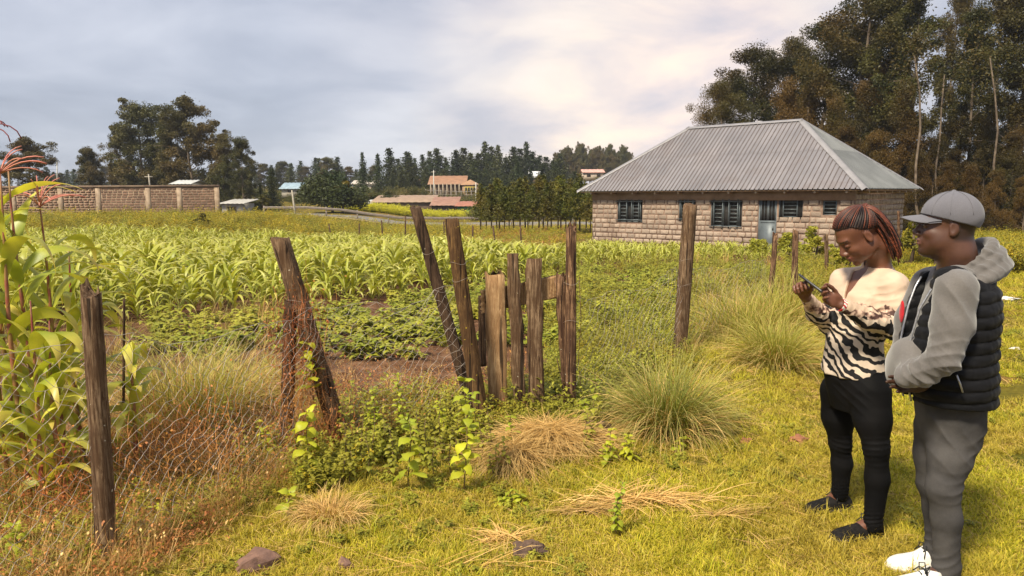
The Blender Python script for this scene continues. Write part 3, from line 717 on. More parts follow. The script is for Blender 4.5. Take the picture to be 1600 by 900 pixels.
def conifer(seed, H, rad, bare=.08, lev=16, per=10, fans=9, needle=.3, droop=.25):
    rs = np.random.RandomState(seed); tr, cr = MB(), MB()
    tr.tube([(0, 0, 0), (rs.normal(0, .01) * H, 0, H * .5), (0, 0, H * .98)], [H * .013 + .02, H * .008 + .01, .01], 6)
    C, S, T = [], [], []
    for i in range(lev):
        q = (i + rs.rand() * .5) / lev; z = H * (bare + (1 - bare) * q)
        nb = per if q < .8 else per // 2
        for j in range(nb):
            a = rs.rand() * 6.28; Lb = rad * (1 - q) ** .8 * rs.uniform(.6, 1.15) + .03 * H * (1 - q * .6)
            for f in np.linspace(.15, 1, fans):
                c = np.array([math.cos(a) * Lb * f, math.sin(a) * Lb * f, z - droop * Lb * f ** 2 + (Lb * .28 * f) * rs.uniform(.4, 1)])
                C.append(c + rs.normal(0, needle * .35, 3)); S.append(needle * rs.uniform(.6, 1.3) * (1.15 - .5 * f)); T.append(rs.rand() * .6 + .4 * f)
    C = np.array(C)
    leaves(cr, C, np.array(S), up=.2, rs=rs, asp=.5, rnd=np.clip(T, 0, 1))
    leaves(cr, np.array([(0, 0, H * x) for x in np.linspace(.93, 1.02, 6)]), needle * .5, up=2., rs=rs, asp=.3)
    return tr.mesh('trunk', m_bark, smooth=True), cr

def tree(nm, label, trunk, crown, loc, rz, sc, cat, group):
    t = thing(nm, label, cat, loc, rz, group, sc)
    link('trunk', trunk, t, world=False); link('crown', crown, t, world=False); return t

# kinds
EU = []
for k, (H, r_, low, sh, nl) in enumerate(((20, 3.0, .22, 'tall', 30), (20, 2.6, .3, 'tall', 28), (20, 3.6, .38, 'round', 26), (20, 2.4, .12, 'tall', 32), (20, 3.2, .45, 'round', 22))):
    t_, c_ = eucalyptus(20 + k, H, r_ * 1.15, low, .95, nl + 8, 430, .18, sh); EU.append((t_, c_.mesh('crown', m_euc)))
EY = []
for k in range(3):
    t_, c_ = eucalyptus(40 + k, 10, 2.3, .08, 1., 32, 330, .15, 'cone'); EY.append((t_, c_.mesh('crown', m_euc2)))
m_eucl = leafmat('grey_eucalyptus_leaves', (.055, .060, .020), (.125, .118, .040), c3=(.135, .095, .032), ps=.1, trans=.2, orv=.2)
EUL = []
for k in range(3): 
    t_, c_ = eucalyptus(60 + k, 16, 3.9, .10, .72, 52, 270, .26, ('tall', 'tall', 'round')[k]); EUL.append((t_, c_.mesh('crown', m_eucl)))
CO = []
for k in range(4):
    t_, c_ = conifer(80 + k, 12, 3.3 + .5 * (k % 2), .04, 24, 15, 8, .62); CO.append((t_, c_.mesh('crown', m_con)))
CY = []
for k in range(4):
    t_, c_ = conifer(90 + k, 4.4, 1.35 + .2 * (k % 2), .27, 20, 15, 9, .21, .0); CY.append((t_, c_.mesh('crown', m_conb)))

def plant_tree(kind, nm, label, H0, px, ptop, Y, k, group, cat='tree', wide=1., z=None):
    top = W(px, ptop, Y); z0 = float(gz(top[0], Y)) if z is None else z
    h = top[2] - z0; s = h / H0
    return tree(nm, label, *kind[k % len(kind)], (top[0], Y, z0 - .05), rng.rand() * 6.28, (s * wide, s * wide, s), cat, group)

# tall stand behind and right of the stone house
tall = [  # px, py of top, Y, kind, width
 (1122, 122, 60, 2, .85, 'small round topped eucalyptus leftmost of the stand behind the stone house roof'),
 (1182, 62, 66, 4, 1.15, 'round crowned dark eucalyptus above the left half of the stone house ridge'),
 (1243, 52, 70, 2, .9, 'narrow eucalyptus top just right of the round one above the roof'),
 (1300, 18, 66, 4, 1.1, 'tall eucalyptus with a spreading crown above the right end of the ridge'),
 (1345, -60, 60, 1, 1.1, 'tall eucalyptus with a bare pale fork above the right hip of the roof'),
 (1388, -90, 64, 0, .85, 'towering eucalyptus with a dense dark column of leaves left of the sky gaps'),
 (1436, -70, 56, 3, .85, 'towering eucalyptus left of the narrow gap of bright sky'),
 (1492, -50, 66, 1, .5, 'slim eucalyptus with a thin crown standing in the bright sky gap'),
 (1530, -5, 54, 3, .75, 'reddish leafy eucalyptus column between two gaps of sky at the right'),
 (1580, -70, 60, 0, .7, 'tall eucalyptus with drooping boughs near the right edge of the photo'),
 (1612, -60, 50, 3, 1.1, 'nearest tall eucalyptus cut by the right edge of the photo')]
for px, pt, Y, k, wd, lb in tall:
    plant_tree(EU, 'eucalyptus_tree', lb, 20, px, pt, Y, k, 'eucalyptus trees behind the stone house', wide=wd)
young = [(1232, 120, 56), (1262, 92, 58), (1310, 150, 54), (1352, 128, 55), (1385, 88, 57), (1418, 130, 52), (1462, 210, 50), (1500, 225, 52), (1545, 170, 50), (1585, 200, 46), (1375, 200, 50), (1440, 235, 46), (1480, 250, 44), (1335, 185, 52), (1522, 255, 43), (1558, 262, 44), (1606, 270, 41)]
for i, (px, pt, Y) in enumerate(young):
    tz = plant_tree(EY, 'young_eucalyptus', 'bushy brown tinged young eucalyptus in the dark undergrowth below the tall stand', 10, px, pt, Y + 1.5, i, 'young eucalyptus trees under the tall stand', wide=.62 if pt < 180 else .8)
for i, px in enumerate((1446, 1467, 1512, 1563, 1588)):    # bare poles of the plantation
    Y = 47 + (i * 37 % 11); b_ = W(px, 300, Y); z0 = float(gz(b_[0], Y))
    t = thing('eucalyptus_pole', 'straight bare pale eucalyptus trunk at the shaded foot of the stand', 'tree', (b_[0], Y, z0), 0, 'bare trunks at the foot of the stand')
    rr = np.random.RandomState(i); hh = rr.uniform(9, 13)
    P = [(rr.normal(0, .12) + (i % 3 - 1) * .25 * z, rr.normal(0, .1), z * hh / 5) for z in range(6)]; P[0] = (0, 0, -.2)
    link('trunk', MB().tube(P, np.linspace(.10, .04, 6), 7).mesh('trunk', m_bark_pale, smooth=True), t, world=False)
    c = MB(); leaves(c, np.array(P[-1]) + rr.normal(0, .9, (900, 3)) * (1, 1, 1.6), .2, up=-.4, rs=rr, rnd=rr.rand(900)); link('crown', c.mesh('crown', m_euc), t, world=False)
# dark understorey that closes the stand
rs = np.random.RandomState(5); c = MB(); n = 60000
bx = rs.uniform(14, 58, n); by = 58 + rs.rand(n) * 16; hz = rs.rand(n) ** 1.2 * (4.6 + 2.4 * vnoise(bx, by, .25, 2))
leaves(c, np.column_stack([bx, by, gz(bx, by) + hz]), .42, up=-.2, rs=rs, rnd=rs.rand(n) * .6)
tag(structure('undergrowth', c.mesh('undergrowth', m_euc)), kind='stuff')

# group at the left, behind the brick wall
for i, (px, pt, Y, k, wd, lb) in enumerate([
  (212, 158, 96, 1, 1.15, 'tall grey green eucalyptus with a pointed double top behind the middle of the brick wall'),
  (183, 190, 98, 0, .7, 'shorter eucalyptus leaning against the left flank of the pointed one'),
  (297, 150, 92, 2, 1.05, 'broad tall eucalyptus with a flat ragged top behind the right part of the brick wall'),
  (262, 190, 94, 0, .75, 'eucalyptus filling the gap between the two tallest trees behind the brick wall'),
  (345, 205, 90, 1, .8, 'slim eucalyptus right of the broad flat topped tree'),
  (374, 212, 88, 0, .75, 'brownish eucalyptus with a rounded peak just past the end of the brick wall'),
  (135, 228, 100, 0, .85, 'small rounded eucalyptus standing alone left of the tall group'),
  (36, 212, 90, 2, 1.25, 'wide dark tree behind the tall maize at the left edge')]):
    plant_tree(EUL, 'eucalyptus_tree', lb, 16, px, pt, Y, k, 'eucalyptus trees behind the brick wall', wide=wd)
# dark trees beyond the road
for px, pt, Y, k, wd, lb in [(424, 262, 96, 1, 1., 'dark pointed conifer left of the big round tree'), (406, 285, 92, 0, 1., 'low dark conifer beside the white shack'),
        (566, 238, 135, 0, .75, 'slender dark conifer standing apart left of the conifer grove'), (590, 240, 140, 2, .9, 'dark conifer at the left end of the grove')]:
    plant_tree(CO, 'conifer_tree', lb, 12, px, pt, Y, k, None, 'conifer', wide=wd)
# the big round tree with a yellowish shoulder
def round_tree(label, px0, px1, pt, pb, Y, n, m, nm='round_tree', cat='tree', clumps=34, leaf=.3, seed=1, grp=None):
    rs = np.random.RandomState(seed); a, b_ = W(px0, pb, Y), W(px1, pb, Y); top = W((px0 + px1) / 2, pt, Y)
    cx_, z0 = (a[0] + b_[0]) / 2, float(gz((a[0] + b_[0]) / 2, Y)); Rr = (b_[0] - a[0]) / 2; H = top[2] - z0
    t = thing(nm, label, cat, (cx_, Y, z0), 0, grp); tr = MB().tube([(0, 0, -.2), (.1, 0, H * .3), (0, 0, H * .7)], [H * .035, H * .025, H * .01], 7); cr = MB()
    for i in range(clumps):
        d = rs.normal(size=3); d /= np.linalg.norm(d); d[2] = abs(d[2]) * 1.0 - .12; f = rs.uniform(.45, .85)
        c = np.array([d[0] * Rr * f, d[1] * Rr * f, H * (.32 + .58 * d[2] * f / .85)])
        if i % 5 == 0: tr.tube([(0, 0, H * .25), c], [H * .012, H * .004], 5)
        k = int(n / clumps); q = rs.normal(size=(k, 3)); q /= np.linalg.norm(q, axis=1)[:, None]
        leaves(cr, c + q * (rs.rand(k) ** .4)[:, None] * Rr * rs.uniform(.22, .36) * (1.1, 1.1, .8), leaf, up=.1, rs=rs, rnd=np.clip(rs.rand() * .6 + rs.rand(k) * .4, 0, 1))
    link('trunk', tr.mesh('trunk', m_bark), t, world=False); link('crown', cr.mesh('crown', m), t, world=False); return t
round_tree('big round dark green tree with a yellowish right shoulder beyond the road', 462, 578, 262, 342, 84, 15000, m_con, clumps=60, leaf=.34, seed=4)
m_yel = leafmat('yellowing_leaves', (.16, .13, .012), (.30, .20, .02), c3=(.10, .10, .02), ps=.4)
round_tree('yellow leaved bushy tree leaning on the right shoulder of the big round tree', 515, 556, 268, 330, 82.5, 3500, m_yel, clumps=16, leaf=.25, seed=9)
for px0, px1, pt, pb, Y, s, lb in [(590, 630, 296, 316, 118, 1, 'low dark hedge bush left of the paddock fence'), (628, 672, 292, 312, 122, 2, 'dark bush touching the left end of the paddock fence'), (556, 596, 298, 318, 120, 3, 'low bush in front of the cream row house'),
        (395, 425, 300, 335, 88, 4, 'small grey green tree at the foot of the dark conifer'), (372, 402, 312, 340, 84, 6, 'low bush beside the white shack right of the brick wall'), (300, 332, 329, 352, 47, 5, 'dark round bush in front of the brick wall at the far edge of the maize')]:
    round_tree(lb, px0, px1, pt, pb, Y, 2600, m_bush if Y > 60 else m_conb, 'bush', 'bush', 14, .22 if Y > 60 else .11, s)
# conifer grove behind the orange hall
rs = np.random.RandomState(11)
grove = [(608, 238), (622, 246), (636, 235), (648, 240), (660, 232), (671, 242), (682, 236), (696, 246), (712, 240), (724, 236), (735, 230), (747, 236), (758, 222), (768, 234), (778, 228), (790, 238), (802, 226), (812, 235), (822, 228), (832, 238), (843, 232), (853, 236), (864, 242), (875, 240),
         (615, 256), (640, 252), (665, 254), (690, 256), (708, 254), (742, 252), (762, 250), (785, 252), (808, 250), (829, 254), (848, 252), (868, 254)]
for i, (px, pt) in enumerate(grove):
    Y = 178 + rs.uniform(-8, 8) if i < 24 else 168 + rs.uniform(-4, 4)
    if pt > 248: Y = 160 + rs.uniform(-3, 3)
    plant_tree(CO, 'conifer_tree', 'dark conifer in the dense grove on the rise behind the orange roofed hall', 12, px, pt + rs.uniform(-7, 12), Y, i, 'conifers in the grove behind the hall', 'conifer', wide=rs.uniform(1.0, 1.9))
# paler eucalyptus and conifers on the far ridge
for i in range(44):
    px = 868 + i * 2.9 + rs.uniform(-2, 2) if i < 42 else 1000 + i
    plant_tree(EUL, 'ridge_tree', 'slender pale tree in the hazy row on the far ridge', 16, px, 232 + 8 * math.sin(i * .8) + rs.uniform(-3, 6) + max(0, i - 34) * .6, 255 + rs.uniform(-15, 15), i, 'hazy trees on the far ridge', wide=.55)
for i in range(46):
    px = 60 + i * 11.6 + rs.uniform(-4, 4)
    if px > 590: break
    pt = 262 + rs.uniform(-6, 5) - (18 if 480 < px < 530 else 0) + (4 if px < 130 else 0) - (6 if 400 < px < 470 else 0)
    plant_tree(CO if i % 3 else EUL, 'ridge_tree', 'small hazy tree in the far line behind the wall and the road', 12 if i % 3 else 16, px, pt, 215 + rs.uniform(-20, 20), i, 'trees of the far line at the left', wide=1.35)
# conifers thinning down to the houses right of the grove
for i in range(26):
    px = 560 + i * 13.5 + rs.uniform(-4, 4)
    plant_tree(CO, 'conifer_tree', 'low dark conifer filling the slope above the village sheds', 12, px, 268 + rs.uniform(-6, 6), 150 + rs.uniform(0, 5) if not 650 < px < 760 else 156, i, 'low conifers on the slope', 'conifer', wide=1.6)
# pruned young conifers with bare stems between road and field
for i in range(26):
    px = 752 + i * 7.4 + rs.uniform(-2, 2); Y = (58, 61.5, 55.5)[i % 3] + rs.uniform(-.5, .5)
    plant_tree(CY, 'young_conifer', 'bushy young conifer with a bare pruned stem between the road and the maize', 4.4, px, 283 + rs.uniform(-11, 10) - (4 if i > 16 else 0), Y, i, 'pruned young conifers by the road', 'conifer', wide=.95)

ordered('pruned young conifers by the road', '%s from the left of the pruned bare stemmed young conifers by the road')
ordered('low conifers on the slope', '%s from the left of the low conifers on the slope above the sheds')
ordered('conifers in the grove behind the hall', '%s pointed top from the left in the conifer grove behind the hall', lambda o: o.location.y > 169)
ordered('conifers in the grove behind the hall', '%s from the left of the lower conifers in front of the grove', lambda o: o.location.y < 169)
ordered('young eucalyptus trees under the tall stand', '%s from the left of the bushy brownish young eucalyptus under the tall stand')
ordered('bare trunks at the foot of the stand', '%s from the left of the slender bare pale trunks in the stand')

# ================================================================= wooden fence posts
def woodmat(name, c0, c1, spots=(.62, .56, .42), sp=.745, stripe=60):
    m, nt, b = newmat(name); v = obco(nt)
    mp = N(nt, 'ShaderNodeMapping'); mp.inputs['Scale'].default_value = (stripe, stripe, 3.6); LK(nt, v, mp.inputs[0])
    g = noise(nt, mp.outputs[0], 1., 8, .78, .9)
    c = ramp(nt, g, [(.32, tuple(x * .25 for x in c1)), (.46, c1), (.58, c0), (.75, tuple(min(1, x * 1.5) for x in c0))])
    c = mixc(nt, ramp(nt, noise(nt, v, 9, 4), [(.42, 0.), (.6, .7)]), c, c1)
    c = mixc(nt, ramp(nt, noise(nt, v, 34, 2, .4), [(sp, 0.), (sp + .03, .9)]), c, spots)
    m2 = N(nt, 'ShaderNodeMapping'); m2.inputs['Scale'].default_value = (38, 38, 1.3); LK(nt, v, m2.inputs[0]); c = mixc(nt, ramp(nt, noise(nt, m2.outputs[0], 1., 3, .5), [(.36, .9), (.41, 0.)]), c, (.018, .011, .008))
    LK(nt, c, b.inputs['Base Color']); b.inputs['Roughness'].default_value = .9; b.inputs['Specular IOR Level'].default_value = .15
    bump(nt, b, g, 1., .012); return m
m_wood = woodmat('weathered_wood', (.30, .20, .12), (.10, .055, .03))
m_woodd = woodmat('dark_wood', (.17, .105, .065), (.06, .035, .022), sp=.74)
m_woodm = woodmat('mossy_wood', (.22, .125, .05), (.085, .045, .022), spots=(.45, .33, .03), sp=.70)
m_woodl = woodmat('pale_wood', (.58, .38, .20), (.32, .18, .085), sp=.8)
m_woodr = woodmat('ragged_wood', (.34, .20, .11), (.07, .035, .022), sp=.74)
def post(nm, label, top, bot, Y, r, m, top_cut=(0, 0), rag=.0, flat=1., n=16, seed=0, group='wooden fence posts', parent=None, base=None, bend=0.):
    b_ = G(*bot) if base is None else np.array(base); Yb = b_[1] if Y is None else Y
    if Y is not None: b_ = W(bot[0], bot[1], Y)
    a = W(top[0], top[1], Yb); rs = np.random.RandomState(seed + 100)
    org = b_.copy(); L = np.linalg.norm(a - b_); ax = (a - b_) / L; k = 18
    tt = np.linspace(-.12, 1, k); side = np.array([1, 0, 0]) - ax[0] * ax; side /= np.linalg.norm(side)
    P = (tt[:, None] * L) * ax[None] + bend * np.sin(np.pi * np.clip(tt, 0, 1))[:, None] * side
    rr = r * (1.08 - .12 * tt)
    th = np.linspace(0, 2 * np.pi, n, endpoint=False)
    ph = rs.rand(6) * 6.28
    rough = 1 + .07 * np.sin(3 * th + ph[0])[None] + .06 * np.sin(5 * th + ph[1] + tt[:, None] * 3) + .04 * np.sin(9 * th + ph[2])[None] + rs.normal(0, .025, (k, n))
    mb = MB(); mb.tube(P, rr, n, True, flat=flat, rough=rough)
    v = mb.v[0]; top_ = (k - 1) * n
    v[top_:top_ + n] += (ax * (top_cut[0] * np.cos(th) + top_cut[1] * np.sin(th) + rs.normal(0, rag, n))[:, None] * 1.)
    me = mb.mesh(nm, m, smooth=True)
    for p in me.polygons:
        if len(p.vertices) > 4: p.use_smooth = False
    o = link(nm, me); o.location = org
    if parent is not None:
        o.parent = parent; o.matrix_parent_inverse = Matrix.Translation(-Vector(parent.location)); return o
    return tag(o, label, 'post', group)
post('fence_post', 'nearest weathered wooden post with a splintered pale top, at the lower left', (142, 462), (169, 884), None, .043, m_wood, (.01, .02), .022, seed=1)
post('fence_post', 'thick grey post leaning left above the tangle of red dead vines', (437, 372), (537, 700), None, .062, m_wood, (.0, .015), .006, seed=2, n=20)
post('fence_post', 'dark upright post wrapped in dead vines under the thick leaning one', (455, 470), (447, 700), None, .045, m_woodd, (.02, 0), .01, seed=3)
post('fence_post', 'tall narrow grey post leaning left with pale spots, left of the mossy post', (649, 324), (741, 652), None, .044, m_woodd, (.01, .01), .006, seed=4)
post('fence_post', 'tall brown post with yellow lichen near its top, right of the leaning narrow one', (705, 342), (752, 662), None, .055, m_woodm, (.0, .006), .004, seed=5, n=20)
post('fence_post', 'tall dark post standing alone in the weeds in front of the stone house', (1078, 320), (1062, 548), None, .075, m_wood, (.02, .0), .006, seed=6, n=20)
post('fence_post', 'thin crooked lichen covered post leaning right, left of the woman', (1211, 367), (1196, 492), None, .042, m_woodr, (.02, .01), .02, seed=7, bend=.03)
post('fence_post', 'double split post just left of the raised hand of the woman', (1243, 360), (1241, 462), None, .06, m_woodr, (.0, .02), .01, seed=8)
post('fence_post', 'thin pale post half hidden beside the face of the woman', (1291, 366), (1292, 432), None, .05, m_wood, (.0, .02), .01, seed=9)
post('fence_post', 'distant thin post between the woman and the cap of the man', (1404, 330), (1404, 400), None, .055, m_woodr, (.0, .02), .01, seed=10)
tag(post('stick', '', (194, 467), (193, 612), 4.3, .007, m_woodd, seed=11), 'thin dark stick standing upright among the maize leaves right of the nearest post', 'stick', 'upright stick')
for i, (px, pt, Y, lb) in enumerate([(515, 350, 43, 'leftmost small stake at the far edge of the maize'), (596, 344, 42, 'small stake at the far edge of the maize left of the tallest one'), (632, 337, 41, 'tallest dark stake at the far edge of the maize'),
      (656, 345, 41, 'thin stake just left of the top of the narrow leaning post'), (693, 346, 41, 'thin stake seen between the two tall posts'), (737, 352, 31.5, 'dark stake in the dry brush right of the mossy post'), (772, 353, 31.5, 'dark stake in the dry brush below the first pruned conifers'), (813, 352, 32, 'stake in the dry brush left of the split gate post'), (560, 349, 43, 'small leaning stake between two others at the far maize edge')]):
    p = W(px, pt, Y); z = float(gz(p[0], Y))
    o = link('stake', MB().tube([(0, 0, -.2), (.03, 0, (p[2] - z) * .5), (.05 * (i % 3 - 1), 0, p[2] - z)], [.05, .045, .04], 6).mesh('stake', m_woodd)); o.location = (p[0], Y, z)
    tag(o, lb, 'stake', 'stakes at the far edge of the field')

# the broken plank gate
gb = G(830, 648); gate = thing('plank_gate', 'broken gate of upright weathered planks and a pale cross rail beside the straw heap', 'gate', gb)
GY = gb[1]
def plank(nm, top, bot, wpx, m, Y, th=.022, seed=0, ragged=.02, taper=1.):
    a, b_ = W(*top, Y), W(*bot, Y); rs = np.random.RandomState(seed); w_ = wpx / F * Y / 2; k = 12; n = 6
    v = []
    for i in range(k):
        t_ = i / (k - 1); c = b_ + (a - b_) * t_; ww = w_ * (1 + (taper - 1) * t_)
        for s_ in (-1, 1):
            for q in np.linspace(-1, 1, n)[::s_]:
                e = rs.normal(0, .003) + (rs.normal(0, .006) if abs(q) == 1 else 0)
                zt = rs.uniform(-ragged, ragged) if i == k - 1 else 0
                v.append((c[0] + q * ww + e, c[1] - s_ * th * (1 - .25 * abs(q)) + rs.normal(0, .0015), c[2] + zt))
    m_ = 2 * n; f = [(i * m_ + j, i * m_ + (j + 1) % m_, (i + 1) * m_ + (j + 1) % m_, (i + 1) * m_ + j) for i in range(k - 1) for j in range(m_)]
    f += [tuple(range((k - 1) * m_, k * m_)), tuple(range(m_))[::-1]]
    v = np.array(v); o = link(nm, MB().add(v - gate_loc, f).mesh(nm, m, smooth=False), gate, world=False); return o
gate_loc = gb
plank('plank', (773, 428), (779, 668), 30, m_woodl, GY - .05, seed=1, ragged=.05)['label'] = 'pale split plank with a jagged top'
plank('plank', (801, 397), (813, 650), 19, m_wood, GY - .03, seed=2, ragged=.008)
plank('plank', (834, 404), (838, 648), 24, m_wood, GY - .03, seed=3, ragged=.006)
plank('plank', (874, 432), (888, 640), 15, m_woodr, GY + .02, seed=4, ragged=.05)
ra = plank('rail', (818, 441), (818, 476), 132, m_woodl, GY + .045, th=.018, seed=5, ragged=.004)
for v_ in ra.data.vertices: v_.co.z += .06 * (v_.co.x + gb[0] - W(818, 440, GY)[0]) / .3
rb = plank('rail', (862, 622), (862, 644), 48, m_woodr, GY + .045, seed=6)
for v_ in rb.data.vertices: v_.co.z += .09 * (v_.co.x + gb[0] - W(862, 440, GY)[0]) / .1 * .5
post('fence_post', 'ragged split post with peeling bark at the right side of the plank gate', (893, 356), (891, 648), None, .052, m_woodr, (.03, 0.), .015, seed=12, n=18, flat=.8)
post('fence_post', 'short dark stub behind the left end of the gate rail', (752, 462), (754, 560), 6.3, .03, m_woodd, seed=13)
for nm, pts, r in (('bark_strip', [(905, 430), (908, 500), (904, 560), (910, 640)], .006), ('bark_strip', [(870, 560), (882, 610), (880, 650)], .012)):
    link(nm, MB().tube([W(x, y, GY - .07) for x, y in pts], r, 6, flat=.4).mesh(nm, m_woodr), gate)

# ================================================================= wire mesh between the posts
m_wire = simple('rusty_wire', (.58, .52, .46), (.32, .24, .19), .5, 20, metal=.4)
def wire_panel(p0, p1, h0, h1, cell=.085, seed=0, par=None):
    rs = np.random.RandomState(seed); p0, p1 = np.array(p0), np.array(p1); L = np.linalg.norm(p1 - p0); d = (p1 - p0) / L
    nrm = np.array([-d[1], d[0]]); nc, nr = int(L / cell), int(max(h0, h1) / (cell * .5)); nd = {}; mb = MB()
    ph = rs.rand(4) * 6
    for j in range(nr + 1):
        for i in range(nc + 1):
            s_ = (i + .5 * (j % 2)) / nc; h = h0 + (h1 - h0) * s_; sag = -.10 * np.sin(np.pi * min(s_, 1)) * (j / nr)
            x = p0 + d * L * s_ + nrm * (.035 * np.sin(s_ * 9 + j * .35 + ph[0]) + rs.normal(0, .006)); z0 = float(gz(*x))
            nd[i, j] = np.array([x[0] + rs.normal(0, .008), x[1], z0 + .03 + h * j / nr + sag + .03 * np.sin(s_ * 13 + ph[1]) + rs.normal(0, .009)])
    for j in range(nr):
        for i in range(nc + 1):
            for di in ((0, 1) if j % 2 else (-1, 0)):
                q = nd.get((i + di, j + 1))
                if q is None: continue
                a = nd[i, j]
                if rs.rand() < .03: continue
                mb.tube([a, (a + q) / 2 + rs.normal(0, .003, 3), q], .0012, 3, False)
    for z in (0, nr): mb.tube([nd[i, z] for i in range(nc + 1)], .0017, 3, False)
    link('wire_panel', mb.mesh('wire_panel', m_wire, attrs=False), par)
fn = thing('wire_fence', 'sagging rusty diamond wire mesh strung between the leaning wooden posts', 'wire fence', (*FENCE[1], 0))
pn = [(-3.9, 1.2), tuple(FENCE[1] - (.0, .05)), tuple(FENCE[2] - (0, .09)), tuple(FENCE[3] - (0.05, .07))]
wire_panel(pn[0], pn[1], 1.12, 1.08, seed=1, par=fn); wire_panel(pn[1], pn[2], 1.08, 1.0, seed=2, par=fn); wire_panel(pn[2], pn[3], 1.0, 1.12, seed=3, par=fn)
wire_panel(tuple(FENCE[4]), tuple(FENCE[5]), .95, .95, .13, seed=4, par=fn); wire_panel(tuple(FENCE[5]), tuple(FENCE[6]), .95, .9, .16, seed=5, par=fn)
def wraps(c, ax_top, r, zs, seed):
    rs = np.random.RandomState(seed); mb = MB()
    for z in zs:
        th = np.linspace(0, 6.28 * 1.1, 22); cc = c + (ax_top - c) * z
        mb.tube(np.column_stack([cc[0] + r * np.cos(th), cc[1] + r * np.sin(th), cc[2] + .012 * np.sin(th * 2 + rs.rand() * 6) + .004 * th]), .0012, 3, False)
    return mb
for (t_, b_, r, zs, sd) in (((649, 324), (741, 652), .053, (.25, .42, .6, .78), 1), ((705, 342), (752, 662), .064, (.7, .78), 2), ((1078, 320), (1062, 548), .085, (.45, .62), 3), ((437, 372), (537, 700), .083, (.62, .66, .7), 4), ((893, 356), (891, 648), .06, (.7, .5), 5)):
    c = G(*b_); link('wire_wrap', wraps(c, W(*t_, c[1]), r, zs, sd).mesh('wire_wrap', m_wire, attrs=False), fn)

# ================================================================= young maize
m_maize = leafmat('young_maize_leaf', (.30, .34, .03), (.56, .56, .10), tip=(.62, .56, .18), trans=.32, rough=.42, spec=.4, orv=.18, c3=(.36, .36, .04), ps=.35)
m_mstalk = simple('maize_stalk', (.30, .34, .08), (.36, .30, .08), .6, 8)
def maize_parts(seed, H=.80):
    rs = np.random.RandomState(seed); out = []; st = MB().tube([(0, 0, -.05), (0, 0, H * .3), (rs.normal(0, .02), rs.normal(0, .02), H * .62)], [.016, .013, .006], 5)
    n = rs.randint(9, 12); a0 = rs.rand() * 6.28
    for i in range(n):
        q = i / (n - 1); mb = MB(); z = H * (.05 + .50 * q)
        strips(mb, [(0, 0, z)], a0 + math.pi * i + rs.normal(0, .55), 1.0 + .42 * q + rs.normal(0, .08), H * (.60 + .32 * math.sin(math.pi * (q * .8 + .1))), .062 + .022 * math.sin(math.pi * q), (2.6 - 1.0 * q) * rs.uniform(.8, 1.15), 7, 1.5, 'maize', .22, rs.normal(0, .25), rs.normal(0, .3), rnd=rs.rand(), wav=.12)
        out.append(mb)
    return st, out
MV = []
for k in range(6):
    st, lv = maize_parts(k); j = MB()
    for q in [st] + lv: j.v += q.v; j.r += q.r; j.t += q.t; j.f += [f + j.n for f in q.f]; j.n += q.n
    MV.append(dict(stalk=st.mesh('stalk', m_mstalk), leaves=[q.mesh('leaf', m_maize, smooth=True) for q in lv], one=j.mesh('young_maize', m_maize, smooth=True), mb=j))
rs = np.random.RandomState(21); pts = []
ang = .10
for a in np.arange(-40, 40, .30):
    for bq in np.arange(-5, 60, .62):
        x = a * math.cos(ang) - bq * math.sin(ang) + rs.normal(0, .07); y = a * math.sin(ang) + bq * math.cos(ang) + rs.normal(0, .06)
        if in_maize(np.array(x), np.array(y)) and fdist(x, y) < -1.4 and rs.rand() < .90 and abs(x) < y * .78: pts.append((x, y))
pts = np.array(pts); edge = pts[:, 1] - np.interp(pts[:, 0], _nx, _ny)
scl = (.62 + .38 * sst(-.2, 2.5, edge)) * (.8 + .35 * vnoise(pts[:, 0], pts[:, 1], .6, 4)) * rs.uniform(.85, 1.15, len(pts)) * np.where(pts[:, 1] > 24, .85, 1.) * np.interp(pts[:, 0], [-2, 3], [1.12, .85])
order = np.argsort(pts[:, 1]); vis = [i for i in order if abs(pts[i, 0]) < pts[i, 1] * .70 and pts[i, 0] > -pts[i, 1] * .58][:300]
visset = set(vis); nparts = 0; protos = {}
for c_, i in enumerate(vis):
    k = rs.randint(6); x, y = pts[i]; loc = (x, y, float(gz(x, y))); rz = rs.rand() * 6.28; s_ = scl[i]
    lb = 'young maize plant with arching bright yellow green leaves in the near rows of the field'
    if c_ < 110:
        if k not in protos:
            t = thing('maize_plant', lb, 'maize plant', loc, rz, 'young maize plants in the field', s_); protos[k] = t
            link('stalk', MV[k]['stalk'], t, world=False)
            for me in MV[k]['leaves']: link('leaf', me, t, world=False)
        else: dup(protos[k], loc, rz, scale=float(s_))
    else:
        o = link('maize_plant', MV[k]['one']); o.location = loc; o.rotation_euler = (0, 0, rz); o.scale = (s_,) * 3
        tag(o, lb, 'maize plant', 'young maize plants in the field')
ri = np.array([i for i in range(len(pts)) if i not in visset]); print('maize', len(pts))
scatter('young_maize', np.column_stack([pts[ri], gz(pts[ri, 0], pts[ri, 1])]), rs.rand(len(ri)) * 6.28, scl[ri], rs.randint(0, 6, len(ri)), [v['one'] for v in MV])

